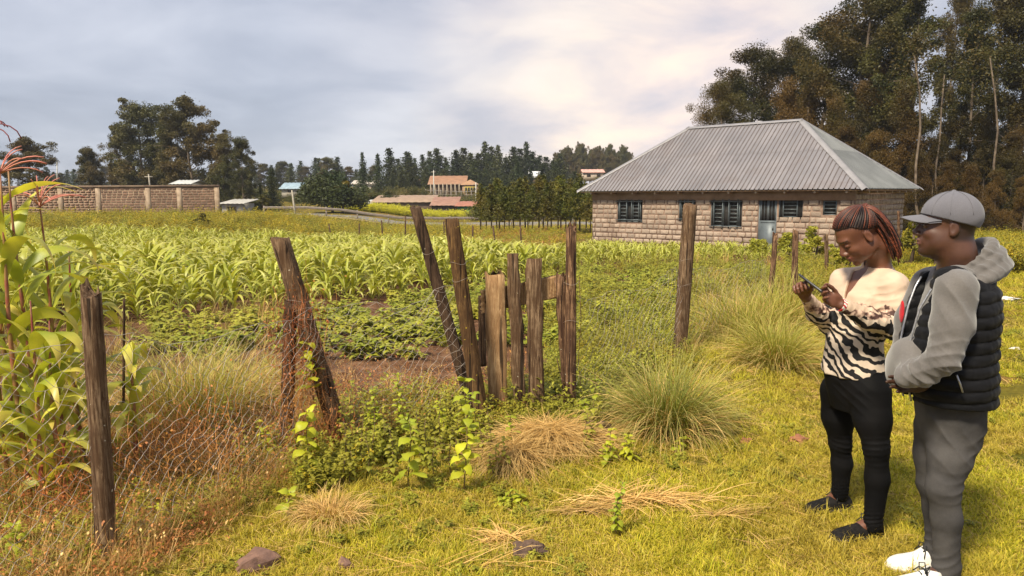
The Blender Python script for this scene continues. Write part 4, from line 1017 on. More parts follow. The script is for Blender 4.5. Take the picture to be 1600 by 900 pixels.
# ================================================================= potato plants on the bare soil
m_pot = leafmat('potato_leaf', (.15, .185, .015), (.34, .35, .04), c3=(.36, .33, .04), ps=.6, trans=.2, rough=.5, orv=.2)
PO = []
for k in range(5):
    q = np.random.RandomState(k + 9); mb = MB()
    for s_ in range(11):
        a = q.rand() * 6.28; el = q.uniform(.5, 1.3); Ls = q.uniform(.22, .36)
        P = strips(mb, [(0, 0, 0)], a, el, Ls, .008, .8, 4, rnd=.1)[0]
        for p in P[1:]:
            n = 6; strips(mb, np.repeat([p], n, 0), a + q.uniform(-2.2, 2.2, n), q.uniform(-.1, .7, n), q.uniform(.06, .10, n), q.uniform(.035, .055, n), .9, 3, prof='ovate', fold=.25, rnd=q.rand(n))
    PO.append(mb.mesh('potato_plant', m_pot))
rs = np.random.RandomState(33); np_ = 0
for a in np.arange(-9, 12, .42):
    for bq in np.arange(4, 24, .72):
        x = a + .18 * bq - 2 + rs.normal(0, .05); y = bq + .06 * a + rs.normal(0, .05); fd = float(fdist(x, y))
        ny_ = float(np.interp(x, _nx, _ny))
        lo_ = 8.2 if x < 1 else 7.0
        if fd > -1.6 or y > ny_ - .2 or y < lo_ or x < -y * .5: continue
        if rs.rand() > (.90 if x < .6 else .6) or np_ >= 280: continue
        o = link('potato_plant', PO[rs.randint(5)]); o.location = (x, y, float(gz(x, y)) - .01); o.rotation_euler = (0, 0, rs.rand() * 6.28); o.scale = (rs.uniform(.8, 1.25),) * 3
        tag(o, 'low leafy green potato plant on the brown soil behind the fence', 'potato plant', 'potato plants on the tilled soil'); np_ += 1

# ================================================================= grass and weeds
m_lawn = leafmat('lawn_blades', (.26, .28, .008), (.62, .53, .03), tip=(.78, .56, .09), c3=(.34, .27, .03), ps=.9, trans=.25, orv=.25)
m_tall = leafmat('tall_grass_blades', (.22, .23, .025), (.52, .42, .09), tip=(.60, .45, .16), c3=(.32, .28, .04), ps=.8, trans=.3, orv=.25)
m_dry = leafmat('dry_straw', (.50, .29, .085), (.70, .46, .17), tip=(.76, .54, .22), trans=.12, orv=.2)
m_red = leafmat('dead_red_stems', (.17, .035, .014), (.46, .16, .045), tip=(.52, .25, .08), c3=(.40, .19, .05), ps=1.5, trans=.05, orv=.3)
m_weed = leafmat('weed_leaves', (.20, .22, .02), (.46, .44, .06), c3=(.30, .26, .03), ps=.7, trans=.3, orv=.25)
m_gold = leafmat('yellow_weed_leaves', (.36, .28, .02), (.60, .44, .04), c3=(.22, .20, .02), ps=.5, trans=.3, orv=.25)
def tuft(seed, n, L, Wd, rad, el=(.6, 1.5), droop=1.3, m=m_lawn, nseg=3, name='tuft'):
    q = np.random.RandomState(seed); mb = MB(); a = q.rand(n) * 6.28; r = rad * q.rand(n) ** .5; b = q.rand(n) * 6.28
    base = np.column_stack([r * np.cos(b), r * np.sin(b), np.full(n, -.006)])
    strips(mb, base, a, q.uniform(*el, n), q.uniform(.5, 1.1, n) * L, Wd * q.uniform(.6, 1.2, n), droop * q.uniform(.4, 1.3, n), nseg, rnd=q.rand(n) ** 1.3, roll=q.normal(0, .4, n)); return mb.mesh(name, m)
def place(n, x0, x1, y0, y1, dens, seed, cond):
    """points spread so that their number on screen stays even: density falls with distance"""
    q = np.random.RandomState(seed); y = 1 / (1 / y0 + (1 / y1 - 1 / y0) * q.rand(n)) if dens == 'inv' else q.uniform(y0, y1, n)
    x = (q.uniform(x0, x1, n)) * y; k = cond(x, y); return x[k], y[k], q
def cover(name, n, y0, y1, meshes, cond, s0=1., seed=0, grow=5., x0=-.72, x1=.72, dens='inv', zoff=0., tilt=0.):
    x, y, q = place(n, x0, x1, y0, y1, dens, seed, cond)
    sc = s0 * q.uniform(.65, 1.3, len(x)) * np.maximum(1, (y / grow) ** .75)
    return scatter(name, np.column_stack([x, y, gz(x, y) + zoff]), q.rand(len(x)) * 6.28, sc, q.randint(0, len(meshes), len(x)), meshes)
LT = [tuft(k, 26, .045, .0042, .045, (.2, 1.4), 1.2) for k in range(4)] + [tuft(7, 22, .062, .0045, .05, (.5, 1.5), 1.1), tuft(8, 16, .075, .004, .07, (.0, .7), .6, m_dry)]
cover('lawn_grass', 62000, 2.6, 16, LT, lambda x, y: (fdist(x, y) > .15 - .35 * vnoise(x, y, 2)) & (vnoise(x, y, 1.7, 9) + .45 * vnoise(x, y, 9, 1) > .34), 1., 1, 5.)
cover('lawn_grass', 9000, 2.6, 9, [tuft(50 + k, 18, .10, .0045, .04, (.5, 1.5), 1.4) for k in range(3)], lambda x, y: (fdist(x, y) > .1) & (vnoise(x, y, 2.3, 31) > .52), 1., 30, 5.)
cover('lawn_grass', 26000, 14, 75, LT[:5], lambda x, y: (fdist(x, y) > .1) | (y > 45) & ~((x > 3) & (x < 17) & (y < 48)), 1.6, 2, 10., x1=.75)
# loose straw lying on the lawn
ST = [tuft(20 + k, 5, .22, .0035, .08, (-.05, .15), .1, m_dry, 3) for k in range(3)]
cover('loose_straw', 500, 3., 12, ST, lambda x, y: (fdist(x, y) > .0) & (vnoise(x, y, 1.1, 33) > .5), .8, 34, 6., zoff=.03)
cover('loose_straw', 520, 3.1, 9, ST, lambda x, y: (fdist(x, y) > -.2) & (fdist(x, y) < 2.0 * vnoise(x, y, 1.2, 3) + .4), .9, 3, 6., zoff=.03)
# low leafy weeds
def weed(seed, n, H, m, leafL=.035, spread=.12):
    q = np.random.RandomState(seed); mb = MB()
    for s_ in range(n):
        a = q.rand() * 6.28; el = q.uniform(.7, 1.5); Ls = H * q.uniform(.5, 1.1)
        P = strips(mb, [(q.normal(0, spread * .4), q.normal(0, spread * .4), 0)], a, el, Ls, .005, .5, 6, rnd=.3)[0]
        for p in P[1:]:
            k = 4; strips(mb, np.repeat([p], k, 0), q.rand(k) * 6.28, q.uniform(-.3, .9, k), leafL * q.uniform(.6, 1.3, k), leafL * .5, .9, 3, prof='ovate', fold=.2, rnd=q.rand(k))
    return mb.mesh('weed', m)
WD0 = [weed(60 + k, 6, .24, m_weed, .04) for k in range(3)]
cover('lawn_weeds', 1500, 2.8, 11, [weed(64 + k, 5, .07, m_weed, .028, .08) for k in range(2)], lambda x, y: (fdist(x, y) > .1) & (vnoise(x, y, 1.3, 41) > .45), .8, 42, 6.)
# litter and dead stems along the fence at the left
def stems(seed, n, L, rad, m, el=(.3, 1.5), w_=.003, leafy=0):
    q = np.random.RandomState(seed); mb = MB(); b = q.rand(n) * 6.28; r = rad * q.rand(n)
    base = np.column_stack([r * np.cos(b), r * np.sin(b), np.full(n, -.01)])
    P = strips(mb, base, q.rand(n) * 6.28, q.uniform(*el, n), q.uniform(.4, 1.2, n) * L, w_, q.uniform(-.3, 2.0, n), 5, 1.2, rnd=q.rand(n), swirl=q.normal(0, 1.0, n))
    for _ in range(leafy):
        i = q.randint(n); p = P[i, q.randint(2, 6)]; strips(mb, [p], q.rand() * 6.28, q.uniform(-.6, .8), q.uniform(.02, .05), .016, 1.2, 2, prof='ovate', rnd=q.rand())
    return mb.mesh('stems', m)
DS = [stems(k, 18, .42, .10, m_red, leafy=26) for k in range(3)] + [stems(5, 20, .34, .10, m_dry, (.1, 1.3), .0035, 8), stems(6, 16, .5, .12, m_dry, (.5, 1.5), .003, 4)]
cover('dead_stems', 2300, 3.0, 8.5, DS, lambda x, y: (fdist(x, y) < .38 * vnoise(x, y, 1.5, 2) + .05) & (fdist(x, y) > -1.9) & (x < .15) & (y < 7.4) & (vnoise(x, y, 1.1, 8) > .18), .62, 4, 5., x1=.1)
cover('dead_stems', 900, 5.0, 16, DS[2:], lambda x, y: (fdist(x, y) < -.2) & (vnoise(x, y, .8, 5) > .6) & (y < np.interp(x, _nx, _ny) - .5), .42, 5, 8.)
GR = [tuft(30 + k, 30, .34, .006, .08, (.8, 1.55), 1.2, m_tall, 4) for k in range(3)] + [tuft(34, 26, .42, .005, .10, (.9, 1.55), .9, m_dry, 4)]
# tall yellow green grass on the verges of the plot
cover('tall_grass', 1500, 3.1, 7, GR, lambda x, y: (fdist(x, y) < .25 * vnoise(x, y, 1.5, 2)) & (fdist(x, y) > -2.4) & (x < .3) & (vnoise(x, y, 1.2, 21) > .42), .42, 19, 7., x0=-.72, x1=.05)
cover('low_weeds', 1400, 3.1, 7.5, WD0, lambda x, y: (fdist(x, y) < .2 * vnoise(x, y, 1.5, 2)) & (fdist(x, y) > -2.2) & (x < .3) & (vnoise(x, y, 1.4, 23) > .5), .5, 24, 7., x0=-.72, x1=.05)
cover('tall_grass', 900, 3.2, 12, GR, lambda x, y: (np.abs(fdist(x, y) + .35) < .55 * vnoise(x, y, 1.4, 6)) & ((x > -1.3) | (vnoise(x, y, 1.3, 4) > .62)), .55, 6, 7.)
cover('tall_grass', 700, 5.8, 13, GR, lambda x, y: (x < -1.6) & (fdist(x, y) < -1.0) & (y < np.interp(x, _nx, _ny) + .2) & (x < -.30 * y), .85, 7, 8.)
cover('tall_grass', 2600, 7.5, 30, GR, lambda x, y: (fdist(x, y) < .3) & (x > .24 * y) & (y < 24) & (vnoise(x, y, .7, 7) > .35) & ((vnoise(x, y, 1.9, 2) > .45)), .75, 8, 9., x0=.1, x1=.5)
WD = [weed(k, 7, .26, m_weed) for k in range(3)] + [weed(4, 8, .38, m_weed, .045), weed(5, 6, .3, m_gold, .03)]
cover('low_weeds', 5200, 6.8, 28, WD, lambda x, y: (fdist(x, y) < .0) & (x > -.12 * y) & (y < np.interp(x, _nx, _ny) + .3) & (vnoise(x, y, .9, 3) > .22) & ((x > .4) | (vnoise(x, y, 1.2, 3) > .55)), .62, 9, 9., x0=-.1, x1=.5)
cover('low_weeds', 2200, 3.4, 8, WD, lambda x, y: (np.abs(fdist(x, y) + .15) < .65) & (vnoise(x, y, 1.6, 12) > .15) & (x > -1.6), .68, 10, 6., x0=-.3, x1=.25)
cover('low_weeds', 420, 3.1, 7, WD, lambda x, y: (np.abs(fdist(x, y) + .5) < .8) & (vnoise(x, y, 1.6, 13) > .5), .4, 14, 6., x0=-.72, x1=-.1)
WG = [weed(10 + k, 10, .62, m_gold, .06, .3) for k in range(2)] + [weed(13, 10, .55, m_weed, .06, .3)]
# yellow rank weeds beyond the maize, before the wall, and behind the man
cover('yellow_weeds', 4200, 40, 62, WG, lambda x, y: ((y > np.interp(x, _fx, _fy) + .8) & (x < -3) & (y < 60)) , 1.45, 11, 60., x0=-.75, x1=-.05)
cover('yellow_weeds', 2600, 30, 56, WG + [weed(72, 10, .55, m_red, .06, .3), weed(73, 10, .6, m_weed, .06, .3)], lambda x, y: (y > np.interp(x, _fx, _fy) + .8) & (x > -4) & (x < 3.6), 1.1, 12, 60., x0=-.2, x1=.2)
cover('yellow_weeds', 4200, 20, 44, WG, lambda x, y: (x > 14.5 + .1 * (y - 26)) & (fdist(x, y) > -30) & (x > .52 * y - .5 * vnoise(x, y, .5)), 1.15, 13, 60., x0=.5, x1=.75)
cover('yellow_weeds', 900, 14, 30, WG, lambda x, y: (x > .40 * y) & (fdist(x, y) < .6) & (x < 15), .62, 15, 60., x0=.38, x1=.62)
# bright crop strip on the far side of the road
m_rape = leafmat('yellow_crop', (.42, .40, .02), (.60, .55, .03), trans=.2)
RP = [weed(80, 10, .9, m_rape, .12, .5)]
cover('yellow_crop', 1500, 93, 104, RP, lambda x, y: (x > -24) & (x < -6), 1., 16, 200., x0=-.25, x1=-.04, dens='u')
m_sbush = leafmat('slope_bush', (.07, .085, .02), (.15, .15, .03), c3=(.18, .13, .03), ps=.1, trans=.2)
cover('slope_scrub', 2600, 86, 150, [weed(90 + k, 12, 1.5, m_sbush, .22, .8) for k in range(2)], lambda x, y: (vnoise(x, y, .08, 3) > .35) & ((y > 114) | (x > -5) | (x < -30)), .8, 17, 300., x0=-.7, x1=.7)
cover('slope_scrub', 1700, 118, 150, [weed(94 + k, 12, 1.5, m_sbush, .22, .8) for k in range(2)], lambda x, y: (y < 130) | (x > -5) | (x < -16), .9, 18, 300., x0=-.7, x1=.7)

# ---------------------------------------------------------------- tussocks
def tussock(nm, label, base, n, L, rad, m, seed, w_=.006, el=(.55, 1.5), droop=(.6, 1.9), dryp=.2, cat='grass clump', squash=(1, 1)):
    q = np.random.RandomState(seed); t = thing(nm, label, cat, base, 0)
    for part, k, mm in (('green_blades', int(n * (1 - dryp)), m), ('dry_blades', int(n * dryp), m_dry)):
        if k < 1: continue
        mb = MB(); a = q.rand(k) * 6.28; r = rad * q.rand(k) ** .6; b = a + q.normal(0, .7, k)
        bs = np.column_stack([r * np.cos(b) * squash[0], r * np.sin(b) * squash[1], np.full(k, -.03)])
        e_ = np.clip(q.uniform(*el, k) + .35 * (1 - r / rad), 0, 1.56)
        strips(mb, bs, a, e_ if part[0] == 'g' else e_ * .75, L * (.18 + 1.0 * q.rand(k) ** .7), w_ * q.uniform(.6, 1.2, k), q.uniform(*droop, k), 7, 1.6, rnd=q.rand(k) ** 1.4, swirl=q.normal(0, .25, k), roll=q.normal(0, .5, k))
        link(part, mb.mesh(part, mm, smooth=True), t, world=False)
    return t
m_tus = leafmat('tussock_blades', (.15, .185, .025), (.40, .38, .08), tip=(.55, .45, .16), trans=.25, orv=0)
m_tus2 = leafmat('yellow_tussock_blades', (.26, .27, .03), (.52, .46, .09), tip=(.62, .52, .18), trans=.3, orv=0)
tussock('grass_tussock', 'large round tussock of long arching green blades right of the straw heap', G(1046, 676), 3000, .72, .17, m_tus, 1, .006, droop=(.3, 2.8), dryp=.3)
tussock('grass_tussock', 'yellow green tussock left of the legs of the woman', G(1212, 572), 2000, .72, .22, m_tus2, 2, .007, dryp=.22, droop=(.7, 2.2))
tussock('grass_tussock', 'tall loose yellow grass clump just left of the hands of the woman', G(1225, 505), 1100, .85, .45, m_tus2, 3, .009, droop=(.4, 1.3), dryp=.3)
tussock('grass_tussock', 'loose grass clump around the foot of the thin lichen covered post', G(1165, 520), 800, .8, .5, m_tus2, 4, .009, droop=(.4, 1.5), dryp=.3)
tussock('grass_tussock', 'fine pale yellow grass clump right of the nearest post behind the wire', G(292, 660), 1800, .78, .40, m_tus2, 5, .0045, droop=(.4, 1.6), dryp=.35, el=(.8, 1.5))
tussock('grass_tussock', 'fine pale grass clump behind the tangle left of the thick leaning post', G(372, 630), 900, .6, .35, m_tus2, 6, .0045, droop=(.5, 1.6), dryp=.35)
tussock('dry_grass_mound', 'small mound of bleached dead grass at the foot of the thick leaning post', G(515, 812), 1000, .26, .10, m_dry, 7, .0042, el=(.7, 1.4), droop=(1.6, 3.0), dryp=0, squash=(1.5, 1))
tussock('grass_tussock', 'dark green grass at the bottom left corner in front of the wire', G(20, 800), 420, .45, .2, m_tus, 8, .005, droop=(.6, 1.6), dryp=.2)
# the straw heap at the gate
def straw(nm, label, ctr, n, size, seed, head=0., sp=.5, lift=.15, wd=.0042, Ls=.55):
    q = np.random.RandomState(seed); mb = MB(); c = np.array(ctr); t_ = q.rand(n)
    x = q.normal(0, size[0] * .38, n); y = q.normal(0, size[1] * .38, n)
    e = np.exp(-(x / size[0]) ** 2 * 1.8 - (y / size[1]) ** 2 * 1.8)
    bs = np.column_stack([x, y, lift * e * (.35 + .65 * q.rand(n)) + .01])
    out = np.arctan2(y - .0, x - .0)
    az = np.where(q.rand(n) < .55, head + q.normal(0, sp, n), out + q.normal(0, .5, n))
    strips(mb, bs, az, q.uniform(-.1, .55, n), Ls * q.uniform(.4, 1.1, n), wd * q.uniform(.6, 1.4, n), q.uniform(.2, 1.4, n), 6, 1.2, rnd=q.rand(n), swirl=q.normal(0, .5, n), roll=q.normal(0, .6, n))
    o = link(nm, mb.mesh(nm, m_dry, smooth=True)); o.location = c; return tag(o, label, 'straw')
straw('straw_heap', 'heap of pale cut grass spilling towards the lawn at the foot of the plank gate', G(858, 700), 2400, (.40, .28), 1, -.3, 1.3, .17, Ls=.38)
straw('straw_heap', 'bleached cut grass drooping off the left side of the big straw heap', G(805, 725), 900, (.22, .20), 11, -1.9, .45, .15, Ls=.42)
straw('straw_heap', 'flat wisp of pale straw on the lawn in front of the straw heap', G(1000, 790), 420, (.5, .10), 2, .15, .5, .05, Ls=.35)
straw('straw_heap', 'thin pale wisp of straw lying on the open lawn towards the shoes of the woman', G(1130, 812), 90, (.16, .035), 3, .15, .15, .03, Ls=.3)
straw('straw_heap', 'short bundle of straw on the lawn below the straw heap', G(905, 806), 150, (.14, .04), 4, .05, .2, .04, Ls=.28)
straw('straw_heap', 'long straws lying along the bottom of the photo left of centre', G(700, 893), 60, (.5, .03), 5, .08, .12, .02, Ls=.4)
straw('straw_heap', 'ragged straw beside the brown clod on the lawn', G(790, 850), 160, (.16, .09), 6, 2.4, .6, .04, Ls=.25)

# ---------------------------------------------------------------- tangle of dead vine round the thick leaning post
def tangle(label, pts, n, seed, rad, m=m_red, L=.35):
    q = np.random.RandomState(seed); P = np.array(pts); t_ = q.rand(n) * (len(P) - 1); i = t_.astype(int); f = (t_ - i)[:, None]
    c = P[i] * (1 - f) + P[np.minimum(i + 1, len(P) - 1)] * f; mb = MB()
    bs = c + q.normal(0, 1, (n, 3)) * np.array([rad, rad * .7, rad * .8])
    strips(mb, bs, q.rand(n) * 6.28, q.uniform(-1.2, 1.4, n), L * q.uniform(.3, 1.1, n), .0032, q.uniform(-1.5, 2.2, n), 7, 1., rnd=q.rand(n), swirl=q.normal(0, 2.2, n))
    k = n; leaves(mb, bs + q.normal(0, rad * .6, (k, 3)), .02, up=-.3, rs=q, asp=.7)
    o = link('dead_vine', mb.mesh('dead_vine', m)); return tag(o, label, 'dead vine')
g1 = G(470, 705)
tangle('red brown tangle of dead vines climbing the thick leaning post', [W(470, 470, g1[1]), W(462, 560, g1[1]), W(470, 640, g1[1] - .1), W(500, 700, g1[1] - .2)], 900, 1, .10)
tangle('wide heap of dead reddish stems at the foot of the thick leaning post', [W(410, 700, 5.0), W(480, 720, 4.9), W(560, 700, 5.1), W(610, 660, 5.4)], 900, 2, .16, L=.4)
tangle('low dead bramble behind the wire right of the nearest post', [W(215, 690, 4.3), W(290, 700, 4.3), W(350, 720, 4.4)], 900, 3, .17, L=.4)
tangle('dead stems piled left of the nearest post', [W(10, 730, 4.0), W(80, 760, 3.9), W(140, 780, 3.8)], 500, 4, .15, L=.35)

# ---------------------------------------------------------------- young broad leaved plants on the fence line
m_leafy = leafmat('bright_leaf', (.42, .46, .025), (.66, .63, .05), trans=.4, rough=.45, orv=.15, c3=(.34, .40, .035), ps=2, spec=.3)
m_stemg = simple('green_stem', (.22, .16, .06), (.16, .10, .05), .7, 8)
LEAFM = []
for k in range(4):
    q = np.random.RandomState(k); mb = MB(); strips(mb, [(0, 0, 0)], 0, .35, .085, .052, 1.1 + .3 * k, 6, 1.2, 'ovate', .28, rnd=q.rand(), wav=.25); LEAFM.append(mb.mesh('leaf', m_leafy, smooth=True))
def leafy(label, px, pb, pt, pairs, sc, seed, Y=None, lean=0, nbranch=1, lm=None):
    LM = lm or LEAFM
    b_ = G(px, pb) if Y is None else W(px, pb, Y); H = W(px, pt, b_[1])[2] - b_[2]; q = np.random.RandomState(seed)
    t = thing('leafy_plant', label, 'plant', b_)
    for br in range(nbranch):
        hh = H * (1 if br == 0 else q.uniform(.5, .85)); ox = 0 if br == 0 else q.normal(0, .07)
        P = [np.array([ox + lean * z * hh + .012 * math.sin(z * 5 + seed), q.normal(0, .006) + ox * .3, z * hh]) for z in np.linspace(0, 1, 7)]
        link('stem', MB().tube(P, np.linspace(.005, .002, 7), 5).mesh('stem', m_stemg), t, world=False)
        P = np.array(P); a0 = q.rand() * 3
        for i in range(pairs):
            f = .15 + .85 * (i + .5) / pairs; p = np.array([np.interp(f * 6, range(7), P[:, c]) for c in range(3)])
            for s_ in (0, 1) if i < pairs - 1 else (0, 1, 2):
                o = link('leaf', LM[q.randint(4)], t, p, (q.normal(0, .2), q.uniform(-.35, .35) - .3 * (i == pairs - 1), a0 + i * 1.57 + s_ * (3.14 if i < pairs - 1 else 2.1) + q.normal(0, .25)), world=False)
                o.scale = (1.45 * sc * q.uniform(.7, 1.15) * (1.15 - .5 * f),) * 3
    return t
leafy('bright green leafy shoot growing out of the dead vines against the thick leaning post', 487, 625, 532, 7, .95, 1, Y=4.95)
leafy('leafy plant with big flat lime leaves at the foot of the thick leaning post', 485, 752, 640, 8, 1.15, 2)
leafy('small lime seedling low on the lawn edge beside the dry grass mound', 452, 808, 768, 3, .9, 3)
leafy('lime leafed plant with hanging large leaves left of the tallest leafy plant', 641, 768, 655, 8, 1.1, 4)
leafy('tallest leafy plant with many lime leaves in front of the leaning narrow post', 728, 772, 590, 13, .95, 5)
leafy('greener leafy plant leaning behind the tallest one, by the mossy post', 742, 700, 612, 7, .8, 6)
leafy('small leafy plant in front of the left part of the straw heap', 800, 705, 648, 6, .65, 7)
leafy('bushy dark leafed seedling right of the straw heap', 955, 725, 668, 6, .6, 8, nbranch=4)
leafy('slim seedling standing alone on the lawn in front of the straw heap', 968, 838, 752, 9, .42, 9, nbranch=2)
leafy('leafy plant under the ragged split post right of the gate', 928, 665, 590, 6, .8, 10, nbranch=3)
leafy('faded leafy plant behind the wire left of the lime hanging one', 585, 700, 605, 9, .62, 11, nbranch=3)
leafy('faded tall weed with small leaves between the two lime plants', 625, 690, 582, 10, .55, 12, nbranch=3)
leafy('leafy weed against the foot of the narrow leaning post', 690, 690, 625, 8, .62, 13, nbranch=3)
leafy('yellow leafed sprig on the lawn edge under the tallest leafy plant', 800, 790, 765, 3, .6, 14, nbranch=3)
leafy('small plant with cabbage like leaves at the foot of the large tussock', 1066, 706, 682, 3, .7, 15, nbranch=2)
leafy('pale sprout with two yellow leaves right of the nearest post', 243, 822, 785, 2, .6, 16)
leafy('low yellowish seedling in the bottom left corner', 28, 880, 815, 4, .7, 17, nbranch=2)
leafy('small seedling at the left of the dead vine heap', 408, 720, 655, 6, .55, 18, nbranch=2)

rs = np.random.RandomState(77)
LEAFW = []
for k in range(4): q_ = LEAFM[k].copy(); q_.materials.clear(); q_.materials.append(m_weed); LEAFW.append(q_)
for i in range(16):
    px = (552, 568, 600, 612, 655, 668, 690, 705, 540, 575, 765, 790, 935, 915, 385, 360)[i]; pb = (705, 735, 722, 745, 715, 735, 722, 745, 760, 690, 722, 745, 690, 712, 742, 705)[i]
    t = leafy('leafy fence line weed with several thin stems in the tangle by the posts', px, pb, pb - rs.uniform(60, 120), 8, rs.uniform(.38, .62), 40 + i, nbranch=3, lm=LEAFW); t['group'] = 'leafy weeds in the tangle along the fence'
# ---------------------------------------------------------------- tall maize at the left
m_tm = leafmat('tall_maize_leaf', (.50, .52, .05), (.78, .74, .12), tip=(.72, .56, .14), c3=(.34, .40, .05), ps=3.5, trans=.42, rough=.38, orv=.12, spec=.45)
m_tst = simple('red_maize_stalk', (.26, .05, .04), (.30, .20, .06), .55, 6, stops=(.4, .6))
m_tas = simple('pink_tassel', (.62, .20, .16), (.50, .22, .14), .7, 9); m_tasd = simple('dark_tassel', (.20, .035, .05), (.28, .08, .07), .7, 9)
def tall_maize(label, px, pb, pt, Y, nleaf, seed, tas=None, lean=0., LL=.82, start=.08, wd=.088):
    b_ = W(px, pb, Y); b_[2] = float(gz(b_[0], Y)); H = W(px, pt, Y)[2] - b_[2]; q = np.random.RandomState(seed)
    t = thing('tall_maize_plant', label, 'maize plant', b_)
    zs = np.linspace(0, 1, 12); P = np.array([(lean * z * z * H + .01 * math.sin(z * 6 + seed), .01 * math.cos(z * 5), z * H) for z in zs])
    link('stalk', MB().tube(P, np.interp(zs, [0, .5, 1], [.016, .012, .004]), 8).mesh('stalk', m_tst, smooth=True), t, world=False)
    a0 = q.rand() * 6.28; nleaf += 4
    for i in range(nleaf):
        f = start + (.80 - start) * i / (nleaf - 1); p = np.array([np.interp(f, zs, P[:, c]) for c in range(3)]); mb = MB()
        strips(mb, [p], a0 + math.pi * i + q.normal(0, .6), 1.30 + q.normal(0, .10), LL * q.uniform(.6, 1.0) * (1 - .25 * abs(f - .5)), wd * q.uniform(.75, 1.05), q.uniform(1.6, 3.4), 14, 1.2, 'maize', .2, q.normal(0, .35), q.normal(0, .4), rnd=q.rand(), wav=.3)
        link('leaf', mb.mesh('leaf', m_tm, smooth=True), t, world=False)
    if tas:
        mb = MB(); n = 15; tp = P[-1]
        for j in range(n):
            a = q.rand() * 6.28; el = q.uniform(.5, 1.45); L_ = q.uniform(.16, .28); pp = [tp + (0, 0, -.03)]
            for s_ in range(1, 7):
                e2 = el - (1.9 if tas == 'dark' else 1.0) * (s_ / 6) ** 1.5; pp.append(pp[-1] + np.array([math.cos(a) * math.cos(e2), math.sin(a) * math.cos(e2), math.sin(e2)]) * L_ / 6)
            mb.tube(pp, .0035, 4, True)
        link('tassel', mb.mesh('tassel', m_tasd if tas == 'dark' else m_tas), t, world=False)
    return t
tall_maize('tallest maize plant with a drooping dark red tassel at the left edge', 8, 740, 196, 4.3, 12, 1, 'dark', .01)
tall_maize('tall maize plant with broad yellow leaves next to the left edge', 40, 740, 262, 3.95, 12, 2, 'pink', .0)
tall_maize('tall maize plant with a feathery pink tassel behind the nearest post', 104, 730, 315, 4.35, 12, 3, 'pink', -.02)
tall_maize('short maize plant with curled leaves at the left of the nearest post', 66, 745, 470, 3.9, 10, 4, None, .02, .62)
tall_maize('small maize plant right of the nearest post behind the wire', 212, 720, 520, 4.35, 8, 5, None, .03, .50, .25)
tall_maize('leafy maize plant whose leaves fold behind the nearest post', 150, 730, 440, 4.6, 10, 6, None, .02, .62)
tall_maize('maize plant with bright curling leaves in the middle of the tall group at left', 62, 735, 262, 4.15, 14, 12, None, -.01)
tall_maize('maize plant whose leaves arch over the brick wall at the left', 22, 720, 235, 4.5, 14, 13, None, .01)
tall_maize('maize plant with low yellow leaves behind the wire at the bottom left', 95, 745, 500, 3.95, 10, 14, None, .0, .7)
tall_maize('pale maize plant partly hidden right of the red stalk', 128, 715, 385, 4.7, 11, 15, None, .01, .75)
tall_maize('maize plant cut by the left edge of the photo low down', -25, 740, 400, 4.1, 10, 7, None, .02)

# ---------------------------------------------------------------- stones, clods, litter
def lump(nm, label, ctr, size, m, seed, cat, amp=.2, sub=3, sink=.3, rz=0.):
    bm = __import__('bmesh').new(); __import__('bmesh').ops.create_icosphere(bm, subdivisions=sub, radius=1.)
    q = np.random.RandomState(seed); ph = q.rand(12) * 6.28
    for v in bm.verts:
        c = v.co; n_ = amp * (math.sin(c.x * 3.1 + ph[0]) * math.sin(c.y * 3.7 + ph[1]) + .5 * math.sin(c.z * 7 + ph[2] + c.x * 5) + .3 * math.sin(c.y * 13 + ph[3]) * math.sin(c.x * 11)) + q.normal(0, amp * .12)
        v.co = Vector((c.x * size[0], c.y * size[1], c.z * size[2])) * (1 + n_)
    me = bpy.data.meshes.new(nm); bm.to_mesh(me); bm.free(); me.materials.append(m)
    if amp < .25:
        for p in me.polygons: p.use_smooth = sub > 2
    o = link(nm, me); o.location = tuple(np.array(ctr) + (0, 0, size[2] * (1 - sink) * .6)); o.rotation_euler = (0, 0, rz); return tag(o, label, cat)
m_rock = simple('brown_rock', (.22, .12, .085), (.12, .065, .05), .85, 14, bumpd=.01); m_clod = simple('dry_clod', (.13, .08, .055), (.07, .04, .03), .95, 30, bumpd=.01); m_redc = simple('red_soil_clod', (.34, .14, .07), (.20, .08, .045), .95, 25, bumpd=.01)
lump('rock', 'flat topped brown rock at the bottom edge right of the nearest post', G(402, 888), (.10, .075, .06), m_rock, 1, 'rock', .27, 2, .35)
lump('rock', 'small round brown stone at the bottom edge', G(540, 888), (.038, .035, .035), m_rock, 2, 'rock', .26, 2, .3)
lump('clod', 'dark crumbly clod lying on the lawn below the straw heap', G(826, 868), (.085, .06, .045), m_clod, 3, 'clod', .3, 4, .3)
lump('clod', 'dark dung clump at the right edge of the straw heap', G(932, 680), (.10, .08, .07), m_clod, 4, 'clod', .3, 4, .2)
lump('clod', 'reddish clod on the lawn left of the legs of the woman', G(1247, 690), (.055, .04, .03), m_redc, 5, 'clod', .3, 4, .3)
lump('clod', 'small reddish lump on the lawn in front of the large tussock', G(1166, 694), (.04, .03, .03), m_redc, 6, 'clod', .3, 3, .3)
m_wht = simple('white_litter', (.75, .72, .68), (.6, .58, .55), .6, 9)
lump('litter', 'white scrap lying on the grass at the right edge behind the man', G(1570, 468), (.20, .09, .035), m_wht, 7, 'litter', .4, 3, .2)
lump('litter', 'tiny white scrap on the lawn behind the man', G(1586, 546), (.06, .04, .02), m_wht, 8, 'litter', .3, 2, .2)

